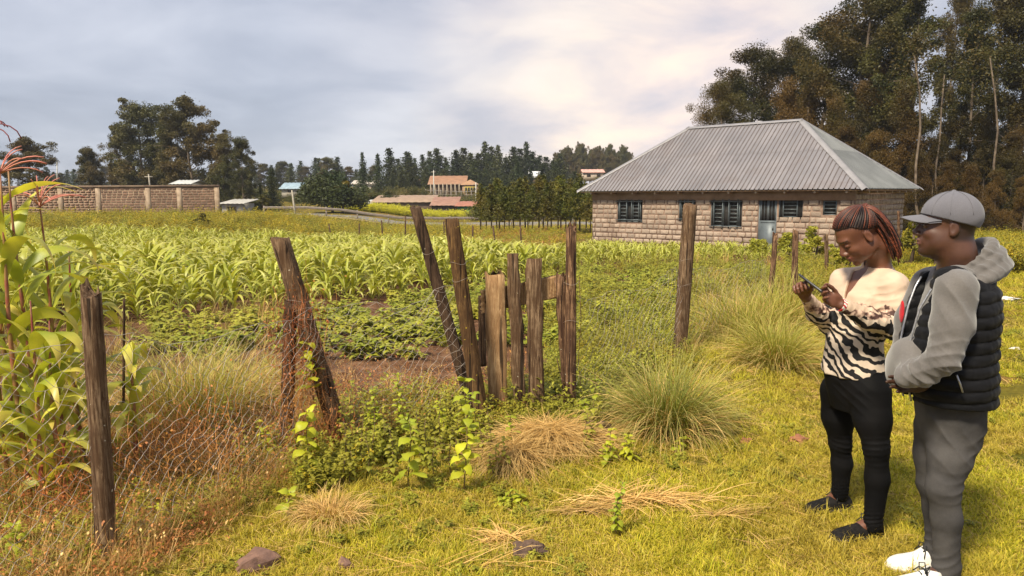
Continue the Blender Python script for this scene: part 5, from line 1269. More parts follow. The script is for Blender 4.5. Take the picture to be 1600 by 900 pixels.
# shrubs by the stone house
for px0, px1, pt, pb, Y, s_, lb in [(1208, 1252, 352, 400, 27, 21, 'leafy green shrub at the foot of the house wall left of the double split post'), (1252, 1292, 344, 400, 26, 22, 'taller leafy shrub against the house wall between the two thin posts'),
        (1405, 1440, 322, 410, 25, 23, 'climbing weeds with pale leaves at the right corner of the stone house'), (1165, 1200, 362, 395, 28, 24, 'low green shrub left of the grey house door'), (1440, 1478, 352, 410, 24, 25, 'yellowish bush seen just behind the face of the man')]:
    round_tree(lb, px0, px1, pt, pb, Y, 1700, m_weed if s_ != 23 else m_gold, 'bush', 'bush', 18, .11, s_)
for px, pt, pb, s_ in ((1302, 370, 425, 26), (1322, 365, 420, 27), (1385, 360, 430, 28)):
    round_tree(('slim weedy bush behind the hair of the woman', 'weedy bush behind the neck of the woman', 'weedy bush between the woman and the man')[s_ - 26], px - 14, px + 14, pt, pb, 20, 900, m_weed, 'bush', 'bush', 12, .08, s_)

# ================================================================= people: implicit surfaces turned into meshes
def unit(v): v = np.asarray(v, float); return v / np.linalg.norm(v)
class Field:
    """a distance field on a grid; parts are blended smoothly, then meshed as one continuous surface"""
    def __init__(s, lo, hi, h):
        s.lo = np.array(lo, float); s.h = h; s.n = np.ceil((np.array(hi) - s.lo) / h).astype(int) + 1
        s.V = np.full(s.n, .25, np.float32)
    def sub(s, lo, hi):
        a = np.clip(np.floor((np.array(lo) - s.lo) / s.h).astype(int), 0, s.n - 1); b = np.clip(np.ceil((np.array(hi) - s.lo) / s.h).astype(int) + 1, 1, s.n)
        if np.any(b <= a): return None, None
        g = [(s.lo[i] + s.h * np.arange(a[i], b[i])).astype(np.float32) for i in range(3)]
        return (slice(a[0], b[0]), slice(a[1], b[1]), slice(a[2], b[2])), (g[0][:, None, None], g[1][None, :, None], g[2][None, None, :])
    def comb(s, sl, d, k, op):
        A = s.V[sl]
        if op == 'sub':
            d = -d; hh = np.clip(.5 + .5 * (d - A) / max(k, 1e-6), 0, 1); s.V[sl] = A + (d - A) * hh + k * hh * (1 - hh); return
        if k <= 0: s.V[sl] = np.minimum(A, d); return
        hh = np.clip(.5 + .5 * (A - d) / k, 0, 1); s.V[sl] = A + (d - A) * hh - k * hh * (1 - hh)
    def cone(s, a, b, ra, rb, k=.01, op='add', flat=None):
        a, b = np.asarray(a, float), np.asarray(b, float); m = max(ra, rb) * (1 if flat is None else max(1, flat[1])) + k + .03
        sl, g = s.sub(np.minimum(a, b) - m, np.maximum(a, b) + m)
        if sl is None: return s
        P = [g[i] - a[i] for i in range(3)]
        ba = b - a; L2 = ba @ ba + 1e-12; t = np.clip((P[0] * ba[0] + P[1] * ba[1] + P[2] * ba[2]) / L2, 0, 1)
        Q = [P[i] - t * ba[i] for i in range(3)]
        if flat is not None:
            ax, f = flat; e = Q[0] * ax[0] + Q[1] * ax[1] + Q[2] * ax[2]; Q = [Q[i] + e * ax[i] * (1 / f - 1) for i in range(3)]
        d = np.sqrt(Q[0] ** 2 + Q[1] ** 2 + Q[2] ** 2) - (ra + (rb - ra) * t)
        s.comb(sl, d, k, op); return s
    def chain(s, pts, rad, k=.01, **kw):
        for a, b, ra, rb in zip(pts[:-1], pts[1:], rad[:-1], rad[1:]): s.cone(a, b, ra, rb, k, **kw)
        return s
    def ell(s, c, r, fr=None, k=.01, op='add', cut=None):
        c = np.asarray(c, float); r = np.asarray(r, float); m = r.max() + k + .02; sl, g = s.sub(c - m, c + m)
        if sl is None: return s
        fr = np.eye(3) if fr is None else np.asarray(fr); P = [g[i] - c[i] for i in range(3)]
        q = [P[0] * fr[j][0] + P[1] * fr[j][1] + P[2] * fr[j][2] for j in range(3)]
        k0 = np.sqrt(sum((q[j] / r[j]) ** 2 for j in range(3))); k1 = np.sqrt(sum((q[j] / r[j] ** 2) ** 2 for j in range(3))) + 1e-9
        d = k0 * (k0 - 1) / k1
        if cut is not None: d = np.maximum(d, cut(*q))
        s.comb(sl, d, k, op); return s
    def func(s, lo, hi, fn, k=.01, op='add'):
        sl, g = s.sub(lo, hi)
        if sl is not None: s.comb(sl, fn(*g).astype(np.float32), k, op)
        return s
    def mesh(s):
        V = s.V; ins = V < 0; n = np.array(V.shape)
        C = np.zeros(n - 1, np.int8)
        for i in (0, 1):
            for j in (0, 1):
                for k in (0, 1): C += ins[i:n[0] - 1 + i, j:n[1] - 1 + j, k:n[2] - 1 + k]
        I = np.argwhere((C > 0) & (C < 8)); idx = np.full(n - 1, -1, np.int32); idx[tuple(I.T)] = np.arange(len(I))
        co = [(i, j, k) for i in (0, 1) for j in (0, 1) for k in (0, 1)]
        cv = {c: V[I[:, 0] + c[0], I[:, 1] + c[1], I[:, 2] + c[2]] for c in co}; acc = np.zeros((len(I), 3)); cnt = np.zeros(len(I))
        for a in co:
            for ax in range(3):
                if a[ax]: continue
                b = list(a); b[ax] = 1; b = tuple(b); va, vb = cv[a], cv[b]; m = (va < 0) != (vb < 0)
                t = va[m] / (va[m] - vb[m]); p = np.tile(np.array(a, float), (m.sum(), 1)); p[:, ax] = t; acc[m] += p; cnt[m] += 1
        P = s.lo + s.h * (I + acc / cnt[:, None]); Q = []
        for ax in range(3):
            sl0 = [slice(None)] * 3; sl1 = [slice(None)] * 3; sl0[ax] = slice(0, -1); sl1[ax] = slice(1, None)
            E = np.argwhere(ins[tuple(sl0)] != ins[tuple(sl1)]); u, v = [(1, 2), (2, 0), (0, 1)][ax]
            E = E[(E[:, u] > 0) & (E[:, v] > 0) & (E[:, u] < n[u] - 1) & (E[:, v] < n[v] - 1)]
            def cell(du, dv): q = E.copy(); q[:, u] += du; q[:, v] += dv; return idx[tuple(q.T)]
            q = np.stack([cell(-1, -1), cell(0, -1), cell(0, 0), cell(-1, 0)], 1); fl = ~ins[tuple(E.T)]; q[fl] = q[fl][:, ::-1]; Q.append(q)
        Q = np.concatenate(Q); Q = Q[(Q >= 0).all(1)]
        return P, Q
def relax(P, Q, it=2, lam=.5):
    for _ in range(it):
        S = np.zeros_like(P); c = np.zeros(len(P))
        for i in range(4):
            a, b = Q[:, i], Q[:, (i + 1) % 4]; np.add.at(S, a, P[b]); np.add.at(c, a, 1); np.add.at(S, b, P[a]); np.add.at(c, b, 1)
        P = P + lam * (S / np.maximum(c, 1)[:, None] - P)
    return P
def normals(P, Q):
    n = np.cross(P[Q[:, 2]] - P[Q[:, 0]], P[Q[:, 3]] - P[Q[:, 1]]); N_ = np.zeros_like(P)
    for i in range(4): np.add.at(N_, Q[:, i], n)
    return N_ / (np.linalg.norm(N_, axis=1)[:, None] + 1e-12)
def snoise(P, f, seed=0):
    q = np.random.RandomState(seed); d = 0
    for i in range(4):
        a = q.normal(size=3) * f; b = q.normal(size=3) * f; d = d + np.sin(P @ a + 1.3 * np.sin(P @ b + q.rand() * 6) + q.rand() * 6) / 4
    return d
def finish(name, F_, mat, parent, disp=None, it=2, r=None, t=None):
    P, Q = F_.mesh(); P = relax(P, Q, it); Nn = normals(P, Q)
    if disp is not None: P = P + Nn * disp(P, Nn)[:, None]
    mb = MB().add(P, Q, None if r is None else r(P), None if t is None else t(P))
    me = mb.mesh(name, mat, smooth=True); o = bpy.data.objects.new(name, me); COL.objects.link(o)
    if parent is not None: o.parent = parent
    return o
def folds(P, items):
    """cloth creases: (centre, axis, radius, wavelength, amplitude, skew)"""
    d = np.zeros(len(P))
    for c, ax, rad, wl, amp, sk in items:
        q = P - c; ax = unit(ax); e = q @ ax; o = np.cross(ax, (0.3, .2, 1)); s_ = q @ unit(o)
        w_ = np.exp(-(np.linalg.norm(q, axis=1) / rad) ** 2); ph = 6.283 * (e + sk * s_) / wl + 2.2 * snoise(P, 14, 31)
        d += w_ * amp * (1 - 2 * np.abs(np.sin(ph / 2)) ** .8) * (.45 + .55 * np.clip(snoise(P, 20, 17) * 1.6 + .4, 0, 1))
    return d
def loft(Fd, z, cx, cy, a, bf, bb, fw, k=.02, ex=2.2, op='add', clip=None, z0=None, z1=None):
    """torso: ellipses with their own front and back depth, interpolated over height"""
    z = np.array(z, float); fw = unit((fw[0], fw[1], 0)); lf = np.array([-fw[1], fw[0], 0]); m = max(np.max(a), np.max(bf), np.max(bb)) + .08
    z0 = z[0] if z0 is None else z0; z1 = z[-1] if z1 is None else z1
    lo = (min(cx) - m, min(cy) - m, z0 - .03); hi = (max(cx) + m, max(cy) + m, z1 + .03)
    def fn(x, y, zz):
        from_ = zz.ravel(); ip = lambda v: np.interp(from_, z, v)[None, None, :]
        X, Y_ = x - ip(cx), y - ip(cy); u = X * lf[0] + Y_ * lf[1]; v = X * fw[0] + Y_ * fw[1]
        A, B = ip(a), np.where(v > 0, ip(bf), ip(bb)); r = ((np.abs(u) / A) ** ex + (np.abs(v) / B) ** ex) ** (1 / ex)
        d = (r - 1) * np.minimum(A, B) * .9
        d = np.maximum(d, np.maximum(z0 - zz, zz - z1))
        if clip is not None: d = np.maximum(d, clip(u, v, zz))
        return d
    return Fd.func(lo, hi, fn, k, op)

def head(Fd, C, fr, s, female=False, jaw=1.0):
    f, l, u = fr; A = np.array([f, l, u]); L = lambda x, y, z: np.array(C) + s * (x * f + y * l + z * u)
    E = lambda c, r, k=.012, op='add': Fd.ell(L(*c), np.array(r) * s, A, k * s, op)
    E((-.012, 0, .036), (.098, .077, .083), .01); E((.030, 0, -.022), (.066, .061, .085), .02)
    E((.040, 0, -.078), (.050, .048 * jaw, .034), .025)
    for y in (-1, 1): E((.012, y * .050, -.058), (.045, .016 * jaw, .035), .03); E((.062, y * .036, -.030), (.022, .018, .017), .02)
    E((.080, 0, -.103), (.017, .020, .015), .018)
    E((.076, 0, .026), (.016, .050, .011), .018)
    for y in (-1, 1): E((.090, y * .031, .002), (.014, .017, .011), .012, 'sub')
    Fd.cone(L(.086, 0, .012), L(.110, 0, -.028), .009 * s, .0135 * s, .012 * s)
    for y in (-1, 1): E((.103, y * .015, -.034), (.012, .0095, .0085), .006)
    E((.086, 0, -.060), (.014, .028, .020), .016)
    E((.099, 0, -.0575), (.010, .023, .0065), .004); E((.096, 0, -.0715), (.0105, .020, .0075), .004)
    E((.106, 0, -.0648), (.012, .022, .0014), .002, 'sub')
    for y in (-1, 1):
        E((.0800, y * .031, .002), (.0125, .0150, .0105), .004)              # lids over the eyes
        E((-.008, y * .077, -.008), (.018, .006, .028), .006); E((-.004, y * .083, -.006), (.009, .004, .017), .004, 'sub'); E((-.004, y * .078, -.031), (.009, .005, .009), .005)
    return L

def hand(Fd, wr, d, s_, curl, sc=1., thumb=(.5, .7, .5), spread=.06, k=.004, lens=(.95, 1.05, 1., .8)):
    """palm, four fingers of different length with knuckle bends, and a thumb leaving the side of the palm"""
    d = unit(d); s_ = unit(np.array(s_) - (np.array(s_) @ d) * d); n = np.cross(d, s_); wr = np.array(wr)
    Fd.ell(wr + d * .045 * sc, np.array([.052, .036, .0155]) * sc, [d, s_, n], .012)
    Fd.ell(wr + (d * .03 + s_ * .024 - n * .008) * sc, np.array([.032, .018, .014]) * sc, [d, s_, n], .01)
    for i, o in enumerate((.027, .0095, -.0085, -.0255)):
        p = wr + (d * (.084 - .006 * abs(i - 1)) + s_ * o) * sc; di = unit(d + s_ * spread * (1.5 - i)); a = curl[i] * .75; Ls = np.array([.040, .025, .020]) * sc * lens[i]; pts = [p - di * .018 * sc, p]
        for j in range(3):
            dd = math.cos(a) * di - math.sin(a) * n; p = p + dd * Ls[j]; pts.append(p); a += curl[i] * (1.0 if j == 0 else .75)
        Fd.chain(pts, np.array([.0095, .0092, .0085, .0076, .0066]) * sc, k)
    td = unit(thumb[0] * d + thumb[1] * s_ - thumb[2] * n); p = wr + (d * .022 + s_ * .026 - n * .006) * sc
    td2 = unit(td + d * .55 - s_ * .25 - n * .15); Fd.chain([p, p + td * .036 * sc, p + td * .036 * sc + td2 * .030 * sc, p + td * .036 * sc + unit(td2 + d * .3) * .053 * sc], np.array([.0125, .0105, .0095, .0078]) * sc, k)

def shoe(name, heel, toe, w_, m, msole, parent, hgt=.075, lace=None, seed=0, high=0.):
    heel, toe = np.array(heel, float), np.array(toe, float); d = toe - heel; L_ = np.linalg.norm(d[:2]); f = unit((d[0], d[1], 0)); l = np.array([-f[1], f[0], 0]); z0 = heel[2]; c = lambda x, y, z: heel + f * x * L_ + l * y + np.array([0, 0, z])
    A = [f, l, (0, 0, 1)]; bb = np.array([c(-.1, 0, -.01), c(1.1, 0, .2)])
    Fd = Field(bb.min(0) - (.1, .1, .02), bb.max(0) + (.1, .1, .05), .004)
    Fd.ell(c(.16, 0, .035), (.055, .036, .05), A, .01); Fd.ell(c(.50, 0, .03), (.13, w_ * .92, .042), A, .03); Fd.ell(c(.80, .004, .022), (.062, w_, .034), A, .03)
    Fd.cone(c(.16, 0, .04), c(.20, 0, hgt + high), .040, .040, .02); Fd.cone(c(.25, 0, .065), c(.62, 0, .04), .036, .030, .02)
    Fd.ell(c(.17, 0, hgt + .028 + high), (.034, .026, .03), A, .008, 'sub')
    Fd.func(Fd.lo, Fd.lo + Fd.h * Fd.n, lambda x, y, z: (z - (z0 + .014)) + 0 * x + 0 * y, .004, 'sub')
    o = finish('shoe', Fd, m, parent, it=1)
    F2 = Field(bb.min(0) - (.1, .1, .02), bb.max(0) + (.1, .1, .0), .004)
    F2.ell(c(.17, 0, .016), (.060, .042, .03), A, .01); F2.ell(c(.5, 0, .016), (.14, w_ * .98, .03), A, .03); F2.ell(c(.79, .004, .016), (.07, w_ * 1.1, .03), A, .03)
    F2.func(F2.lo, F2.lo + F2.h * F2.n, lambda x, y, z: (z0 + .024 + .006 * 0 - z) * -1 * -1 + 0 * x + 0 * y, 0, 'add') if False else None
    V = F2.V; zz = F2.lo[2] + F2.h * np.arange(F2.n[2]); F2.V = np.maximum(V, np.maximum(zz - (z0 + .026), (z0 - .002) - zz)[None, None, :]).astype(np.float32)
    q = finish('sole', F2, msole, None, it=1); q.parent = o
    if lace is not None:
        mb = MB()
        for i in range(5):
            x = .33 + i * .065; h = .098 - i * .0115; mb.tube([c(x, -.026, h - .016), c(x + .01, -.01, h + .001), c(x + .02, .01, h + .001), c(x + .03, .026, h - .016)], .0036, 5)
        for s_ in (-1, 1):
            mb.tube([c(.32, 0, .10), c(.30, s_ * .018, .122), c(.36, s_ * .032, .118), c(.38, s_ * .02, .095), c(.33, 0, .10)], .003, 5); mb.tube([c(.32, 0, .10), c(.36, s_ * .03, .10), c(.42, s_ * .045, .075)], .0028, 5)
        lo_ = link('lace', mb.mesh('lace', lace, smooth=True)); lo_.parent = o
    return o

def clothmat(name, c0, c1, scale=6, rough=.9, weave=900, bd=.0006, sheen=.25):
    m, nt, b = newmat(name); v = obco(nt); col = ramp(nt, noise(nt, v, scale, 4), [(.35, c0), (.65, c1)])
    col = mixc(nt, 1., col, ramp(nt, noise(nt, v, weave * .35, 2), [(.3, .92), (.7, 1.07)]), 'MULTIPLY')
    LK(nt, col, b.inputs['Base Color']); b.inputs['Roughness'].default_value = rough; b.inputs['Specular IOR Level'].default_value = .08 if max(c0) < .03 else .25
    b.inputs['Sheen Weight'].default_value = sheen
    bump(nt, b, noise(nt, v, weave, 2), .5, bd); return m
def skinmat(name, c0, c1, lipc, browc):
    m, nt, b = newmat(name); v = obco(nt)
    col = ramp(nt, noise(nt, v, 16, 4), [(.35, c0), (.65, c1)]); col = mixc(nt, attr(nt, 'r'), col, lipc); col = mixc(nt, attr(nt, 't'), col, browc)
    LK(nt, col, b.inputs['Base Color']); b.inputs['Roughness'].default_value = .42; b.inputs['Specular IOR Level'].default_value = .5
    b.inputs['Subsurface Weight'].default_value = .0
    bump(nt, b, noise(nt, v, 260, 3), .25, .0008); return m
m_skw = skinmat('skin_brown', (.165, .066, .037), (.125, .048, .027), (.22, .075, .06), (.02, .011, .008))
m_skm = skinmat('skin_dark_brown', (.10, .043, .026), (.075, .032, .02), (.17, .075, .06), (.012, .008, .006))
m_eye = simple('eye_white', (.22, .17, .14), (.18, .13, .11), .3, 20); m_iris = simple('eye_iris', (.02, .01, .008), (.01, .006, .005), .15, 20)

# ----------------------------------------------------------------- the woman
def woman():
    gN, gF = G(1345, 843), G(1300, 798); YN, YF = gN[1], gF[1]; Yc = (YN + YF) / 2
    fw = unit((-.907, -.42, 0)); lf = np.array([-fw[1], fw[0], 0])
    lf = np.array([.42, -.907, 0])
    pel = W(1338, 590, Yc); wst = W(1335, 540, Yc); che = W(1352, 478, Yc); nkb = W(1372, 423, Yc)
    Ls, Rs = W(1397, 442, Yc - .14), W(1318, 438, Yc + .13)
    Le, Lw = W(1399, 512, Yc - .20), W(1315, 477, Yc - .26)
    Re, Rw = W(1296, 505, Yc + .12), W(1257, 462, Yc - .10)
    Lh, Lk, La = W(1360, 612, YN + .06), W(1369, 700, YN + .0), W(1364, 815, YN)
    Rh, Rk, Ra = W(1310, 610, YF - .03), W(1313, 692, YF - .02), W(1312, 772, YF)
    hf = unit((-.90, -.02, -.72)); hl = unit(np.cross((0, 0, 1), hf)); hu = np.cross(hf, hl); HC = W(1341, 367, Yc - .06); hs = 1.07
    # blouse outline (also the torso under it)
    zt = lambda p: W(1345, p, Yc)[2]
    z = [zt(p) for p in (592, 575, 545, 515, 485, 460, 440, 428, 416)]
    ctr = [W(px, p, Yc)[:2] for px, p in ((1333, 592), (1333, 575), (1334, 545), (1340, 515), (1349, 485), (1356, 460), (1361, 440), (1366, 428), (1371, 416))]
    cx, cy = [c[0] for c in ctr], [c[1] for c in ctr]
    a = [.170, .168, .150, .150, .160, .170, .160, .120, .06]; bf = [.125, .125, .115, .122, .142, .128, .10, .075, .05]; bb = [.13, .13, .10, .10, .105, .105, .095, .075, .055]
    sh = lambda v, o: [x - o for x in v]
    B = Field((1.25, Yc - .75, -.03), (2.25, Yc + .5, 1.78), .0045)
    loft(B, z, cx, cy, sh(a, .016), sh(bf, .016), sh(bb, .016), fw, .02)
    head(B, HC, (hf, hl, hu), hs, True, .92)
    L = lambda x, y, zz: HC + hs * (x * hf + y * hl + zz * hu)
    B.chain([L(-.035, 0, -.05), L(-.050, 0, -.10), nkb + (0, 0, .0), nkb - (0, 0, .06)], [.052, .050, .058, .08], .03)
    B.chain([Ls, Le, Lw], [.043, .036, .026], .02); B.chain([Rs, Re, Rw], [.043, .036, .026], .02); B.cone(nkb - (0, 0, .03), Ls, .05, .045, .04); B.cone(nkb - (0, 0, .03), Rs, .05, .045, .04)
    B.chain([Lh, Lk, La, gN + (0, .02, .05)], [.08, .045, .033, .033], .02); B.chain([Rh, Rk, Ra, gF + (0, .02, .05)], [.08, .045, .033, .033], .02)
    # hands round the phone
    ph = W(1268, 447, Yc - .22)
    hand(B, Lw + unit(W(1290, 462, Yc - .27) - Lw) * .01, W(1283, 459, Yc - .27) - Lw, (-.25, .30, 1), (.55, .6, .65, .7), .98, (.9, .45, .25))
    hand(B, Rw, W(1247, 437, Yc - .15) - Rw, (1, -.5, .35), (.85, .95, 1.0, 1.05), .98, (.75, .55, .4))
    lip = lambda P: np.clip(1.35 - np.linalg.norm((P - L(.100, 0, -.0645)) @ np.array([hf / .016, hl / .026, hu / .0135]).T / hs, axis=1), 0, 1) * 3 > .4
    def brow(P):
        q = (P - HC) @ np.array([hf, hl, hu]).T / hs; y = np.abs(q[:, 1]); zz = q[:, 2] - (.025 + .10 * (y - .02) - 1.8 * (y - .03) ** 2)
        e = (q[:, 0] > .05) & (y > .014) & (y < .052) & (np.abs(zz) < .0042)
        lash = (q[:, 0] > .06) & (y > .017) & (y < .046) & (np.abs(q[:, 2] + .0065 + 3 * (y - .031) ** 2) < .0022)
        hairy = np.clip((q[:, 2] - .052 + q[:, 0] * -.35) * 60, 0, 1) * (q[:, 0] < .2)
        return np.maximum(e * .8 + lash * .9, hairy * .9).clip(0, 1)
    body = finish('person', B, m_skw, None, it=1, r=lambda P: lip(P).astype(float) * .8, t=brow)
    tag(body, 'woman in a peach and zebra print blouse and black leggings looking down at her phone', 'person')
    # hair: dark scalp with rust braids drawn into a high ponytail
    m_hair = simple('black_hair', (.03, .014, .01), (.015, .008, .007), .6, 30)
    mh, nt, b = newmat('rust_braids'); c = mixc(nt, attr(nt, 'r'), (.155, .040, .018), (.018, .008, .007)); LK(nt, mixc(nt, 1., c, ramp(nt, N_wave(nt, 330), [(.2, .55), (.7, 1.3)]), 'MULTIPLY'), b.inputs['Base Color']); b.inputs['Roughness'].default_value = .5
    H = Field(HC - .22, HC + .22, .004); A = np.array([hf, hl, hu])
    EVT, EVV = [0, .5, .95, 1.25, 1.6, 2.2, 3.15], [.44, .47, .42, .12, -.22, -.50, -.58]
    H.ell(L(-.014, 0, .038), np.array([.1025, .0815, .0865]) * hs, A, .01, cut=lambda x, y, zz: ((np.interp(np.abs(np.arctan2(y + 0 * x, x + 0 * y)), EVT, EVV) - np.arctan2(zz, np.sqrt(x * x + y * y))) * .1).astype(np.float32))
    for y_ in (-1, 1): H.ell(L(-.004, y_ * .082, -.008), (.028, .02, .038), A, .006, 'sub')
    finish('scalp', H, m_hair, body, it=1)
    q = np.random.RandomState(4); kn = L(-.086, .016, .104); mb = MB(); cc = L(-.014, 0, .038)
    def onscalp(v, lift=.0):
        d = unit(v); k = 1 / math.sqrt((d[0] / .107) ** 2 + (d[1] / .085) ** 2 + (d[2] / .091) ** 2); return cc + hs * (k + lift) * (d[0] * hf + d[1] * hl + d[2] * hu)
    kd = np.array([-.070, .014, .064]) / .1
    for i in range(60):
        th = -2.75 + 5.5 * i / 59; ev = np.interp(abs(th), EVT, EVV) + q.uniform(.03, .08)
        v0 = np.array([math.cos(th) * math.cos(ev), math.sin(th) * math.cos(ev), math.sin(ev)])
        pts = [onscalp(v0 * (1 - s_) + kd * s_, .001 + .004 * math.sin(3.14 * s_)) for s_ in np.linspace(0, 1, 9)]
        mb.tube(pts, [.0008, .0020] + [.0027] * 6 + [.0024], 5, True, r=q.choice([0., .3, .6, 1.], p=[.2, .2, .25, .35]))
    link('braid', mb.mesh('braids', mh, smooth=True)).parent = body
    mb = MB(); end = W(1402, 398, Yc - .13)
    for i in range(84):
        a_ = q.rand() * 6.28; rr = q.rand() ** .5; o1 = (math.cos(a_) * hl + math.sin(a_) * unit(np.cross(hl, end - kn))) * rr
        e_ = end + np.array([q.normal(0, .009), q.normal(0, .012), q.normal(0, .02)]) + o1 * .012
        m1 = kn + (e_ - kn) * .30 + np.array([.0, -.02, .050]) + o1 * .034; m2 = kn + (e_ - kn) * .66 + np.array([.010, -.01, .035]) + o1 * .030
        T = np.linspace(0, 1, 12)[:, None]; pts = (1 - T) ** 3 * (kn + o1 * .016) + 3 * (1 - T) ** 2 * T * m1 + 3 * (1 - T) * T ** 2 * m2 + T ** 3 * e_
        mb.tube(pts, np.linspace(.0042, .0028, 12), 5, True, r=q.choice([0., .3, .7, 1.], p=[.4, .25, .2, .15]))
    link('ponytail', mb.mesh('ponytail', mh, smooth=True)).parent = body
    mb = MB(); T = np.linspace(0, 6.28, 20); ax = unit(end - kn); u_ = hl; v_ = unit(np.cross(ax, u_))
    for k_ in range(3): mb.tube([kn + ax * (.006 * k_ + .004) + .021 * (math.cos(t_) * u_ + math.sin(t_) * v_) for t_ in T], .0055, 6, True, r=.2)
    link('hair_tie', mb.mesh('hair_tie', mh, smooth=True)).parent = body
    # blouse
    m, nt, b = newmat('zebra_blouse'); p = obco(nt); sx = N(nt, 'ShaderNodeSeparateXYZ'); LK(nt, p, sx.inputs[0])
    mp = N(nt, 'ShaderNodeMapping'); mp.inputs['Rotation'].default_value = (.35, 1.15, .9); LK(nt, p, mp.inputs[0])
    wv = N(nt, 'ShaderNodeTexWave'); wv.inputs['Scale'].default_value = 7.5; wv.inputs['Distortion'].default_value = 10; wv.inputs['Detail'].default_value = 2.2; wv.inputs['Detail Scale'].default_value = 1.4; LK(nt, mp.outputs[0], wv.inputs[0])
    wvv = mth(nt, 'ADD', wv.outputs['Fac'], mth(nt, 'MULTIPLY', mth(nt, 'SUBTRACT', noise(nt, p, 30, 3), .5), .9))
    zeb = ramp(nt, wvv, [(.50, (.012, .011, .012)), (.53, (.60, .49, .39))])
    zb = zt(478); hgt = mth(nt, 'ADD', sx.outputs[2], mth(nt, 'MULTIPLY', mth(nt, 'SUBTRACT', noise(nt, p, 14, 3), .5), .14))
    br = ramp(nt, noise(nt, p, 24, 2), [(.45, (.07, .035, .03)), (.5, (.22, .13, .10)), (.6, (.72, .52, .40))])
    pc = ramp(nt, noise(nt, p, 5, 3), [(.3, (.56, .41, .30)), (.7, (.62, .47, .35))])
    c1 = mixc(nt, ramp(nt, mth(nt, 'MULTIPLY', mth(nt, 'SUBTRACT', hgt, zb - .03), 40, True), [(.4, 0.), (.6, 1.)]), zeb, br)
    c2 = mixc(nt, ramp(nt, mth(nt, 'MULTIPLY', mth(nt, 'SUBTRACT', hgt, zb + .012), 40, True), [(.4, 0.), (.6, 1.)]), c1, pc)
    LK(nt, c2, b.inputs['Base Color']); b.inputs['Roughness'].default_value = .75; b.inputs['Specular IOR Level'].default_value = .3
    bump(nt, b, noise(nt, p, 700, 2), .3, .0006)
    S = Field((1.35, Yc - .5, zt(592) - .04), (2.2, Yc + .4, zt(405)), .0045)
    loft(S, z, cx, cy, a, bf, bb, fw, .03, z0=zt(585))
    S.cone(nkb - (0, 0, .035), Ls + (0, 0, -.01), .052, .056, .05); S.cone(nkb - (0, 0, .035), Rs, .052, .056, .05)
    S.chain([Ls + (0, 0, -.01), (Ls + Le) / 2 + (.012, 0, 0), Le + (0, 0, -.005)], [.062, .062, .060], .03); S.chain([Le, (Le + Lw) / 2 + (0, 0, -.012), Lw + (Le - Lw) * .10], [.056, .052, .036], .02)
    S.chain([Rs, Re], [.062, .056], .03); S.chain([Re, (Re + Rw) / 2 + (0, 0, -.015), Rw + (Re - Rw) * .12], [.054, .052, .034], .02)
    S.cone(nkb - (.0, 0, .02), nkb + (-.010, 0, .018), .068, .070, .01)
    # neck opening and the open V
    S.chain([L(-.03, 0, -.07), nkb + (-.01, -.005, .02)], [.052, .054], .004, op='sub')
    vt = nkb + fw * .04; vb = W(1333, 468, Yc) + fw * .15
    S.func(vb - .35, vb + .4, lambda x, y, zz: np.maximum(np.abs((x - vb[0]) * lf[0] + (y - vb[1]) * lf[1] + .0 * zz) - np.clip((zz - vb[2]) * .30, -.02, .06), -((x - cx[5]) * fw[0] + (y - cy[5]) * fw[1]) + .02 + 0 * zz), .004, 'sub')
    items = [(Le, Le - Lw, .09, .035, .006, .3), ((Le + Lw) / 2, Lw - Le, .10, .045, .005, .6), (W(1350, 500, Yc) + fw * .1, (.4, 0, 1), .12, .055, .006, .5), (W(1330, 560, Yc) + fw * .1, (1, 0, .3), .13, .06, .006, .2),
             (Ls + (0, 0, -.09), (.3, 0, 1), .09, .05, .005, .9), (W(1372, 540, Yc - .1), (1, .2, .5), .10, .05, .006, .5), ((Re + Rw) / 2, Rw - Re, .09, .035, .006, .3), (W(1380, 470, Yc - .15), (1, 0, -1), .08, .05, .005, .0)]
    finish('blouse', S, m, body, disp=lambda P, N_: folds(P, items) + .004 * snoise(P, 22, 2) + .002 * snoise(P, 55, 3), it=2)
    # pocket flap and button band
    # leggings
    m_leg = clothmat('black_leggings', (.0045, .0045, .005), (.008, .0075, .008), 5, .7, 700, .0004, .0)
    Q_ = Field((1.3, Yc - .55, -.0), (2.2, Yc + .45, zt(550)), .005)
    loft(Q_, [zt(p) for p in (640, 615, 590, 570)], [W(x, p, Yc)[0] for x, p in ((1336, 640), (1336, 615), (1336, 590), (1336, 570))], [Yc] * 4, [.12, .150, .160, .160], [.09, .11, .125, .125], [.10, .13, .135, .13], fw, .03)
    Q_.chain([Lh, (Lh + Lk) / 2 + (-.004, 0, 0), Lk, (Lk + La) / 2 + (.012, 0, .03), La], [.098, .086, .058, .055, .045], .03); Q_.cone(La, La - (0, 0, .02), .047, .046, .01)
    Q_.chain([Rh, (Rh + Rk) / 2 + (-.006, 0, 0), Rk, (Rk + Ra) / 2 + (.008, 0, .03), Ra], [.094, .082, .055, .052, .044], .03)
    it_ = [(Lk, (0, 0, 1), .08, .028, .004, .2), (La + (0, 0, .03), (0, 0, 1), .06, .022, .004, .3), (Rk, (0, 0, 1), .07, .028, .004, -.2), (Ra + (0, 0, .03), (0, 0, 1), .06, .02, .004, .2), (W(1335, 615, Yc - .1), (1, 0, 1), .09, .04, .005, .2)]
    finish('leggings', Q_, m_leg, body, disp=lambda P, N_: folds(P, it_) + .0015 * snoise(P, 30, 5), it=2)
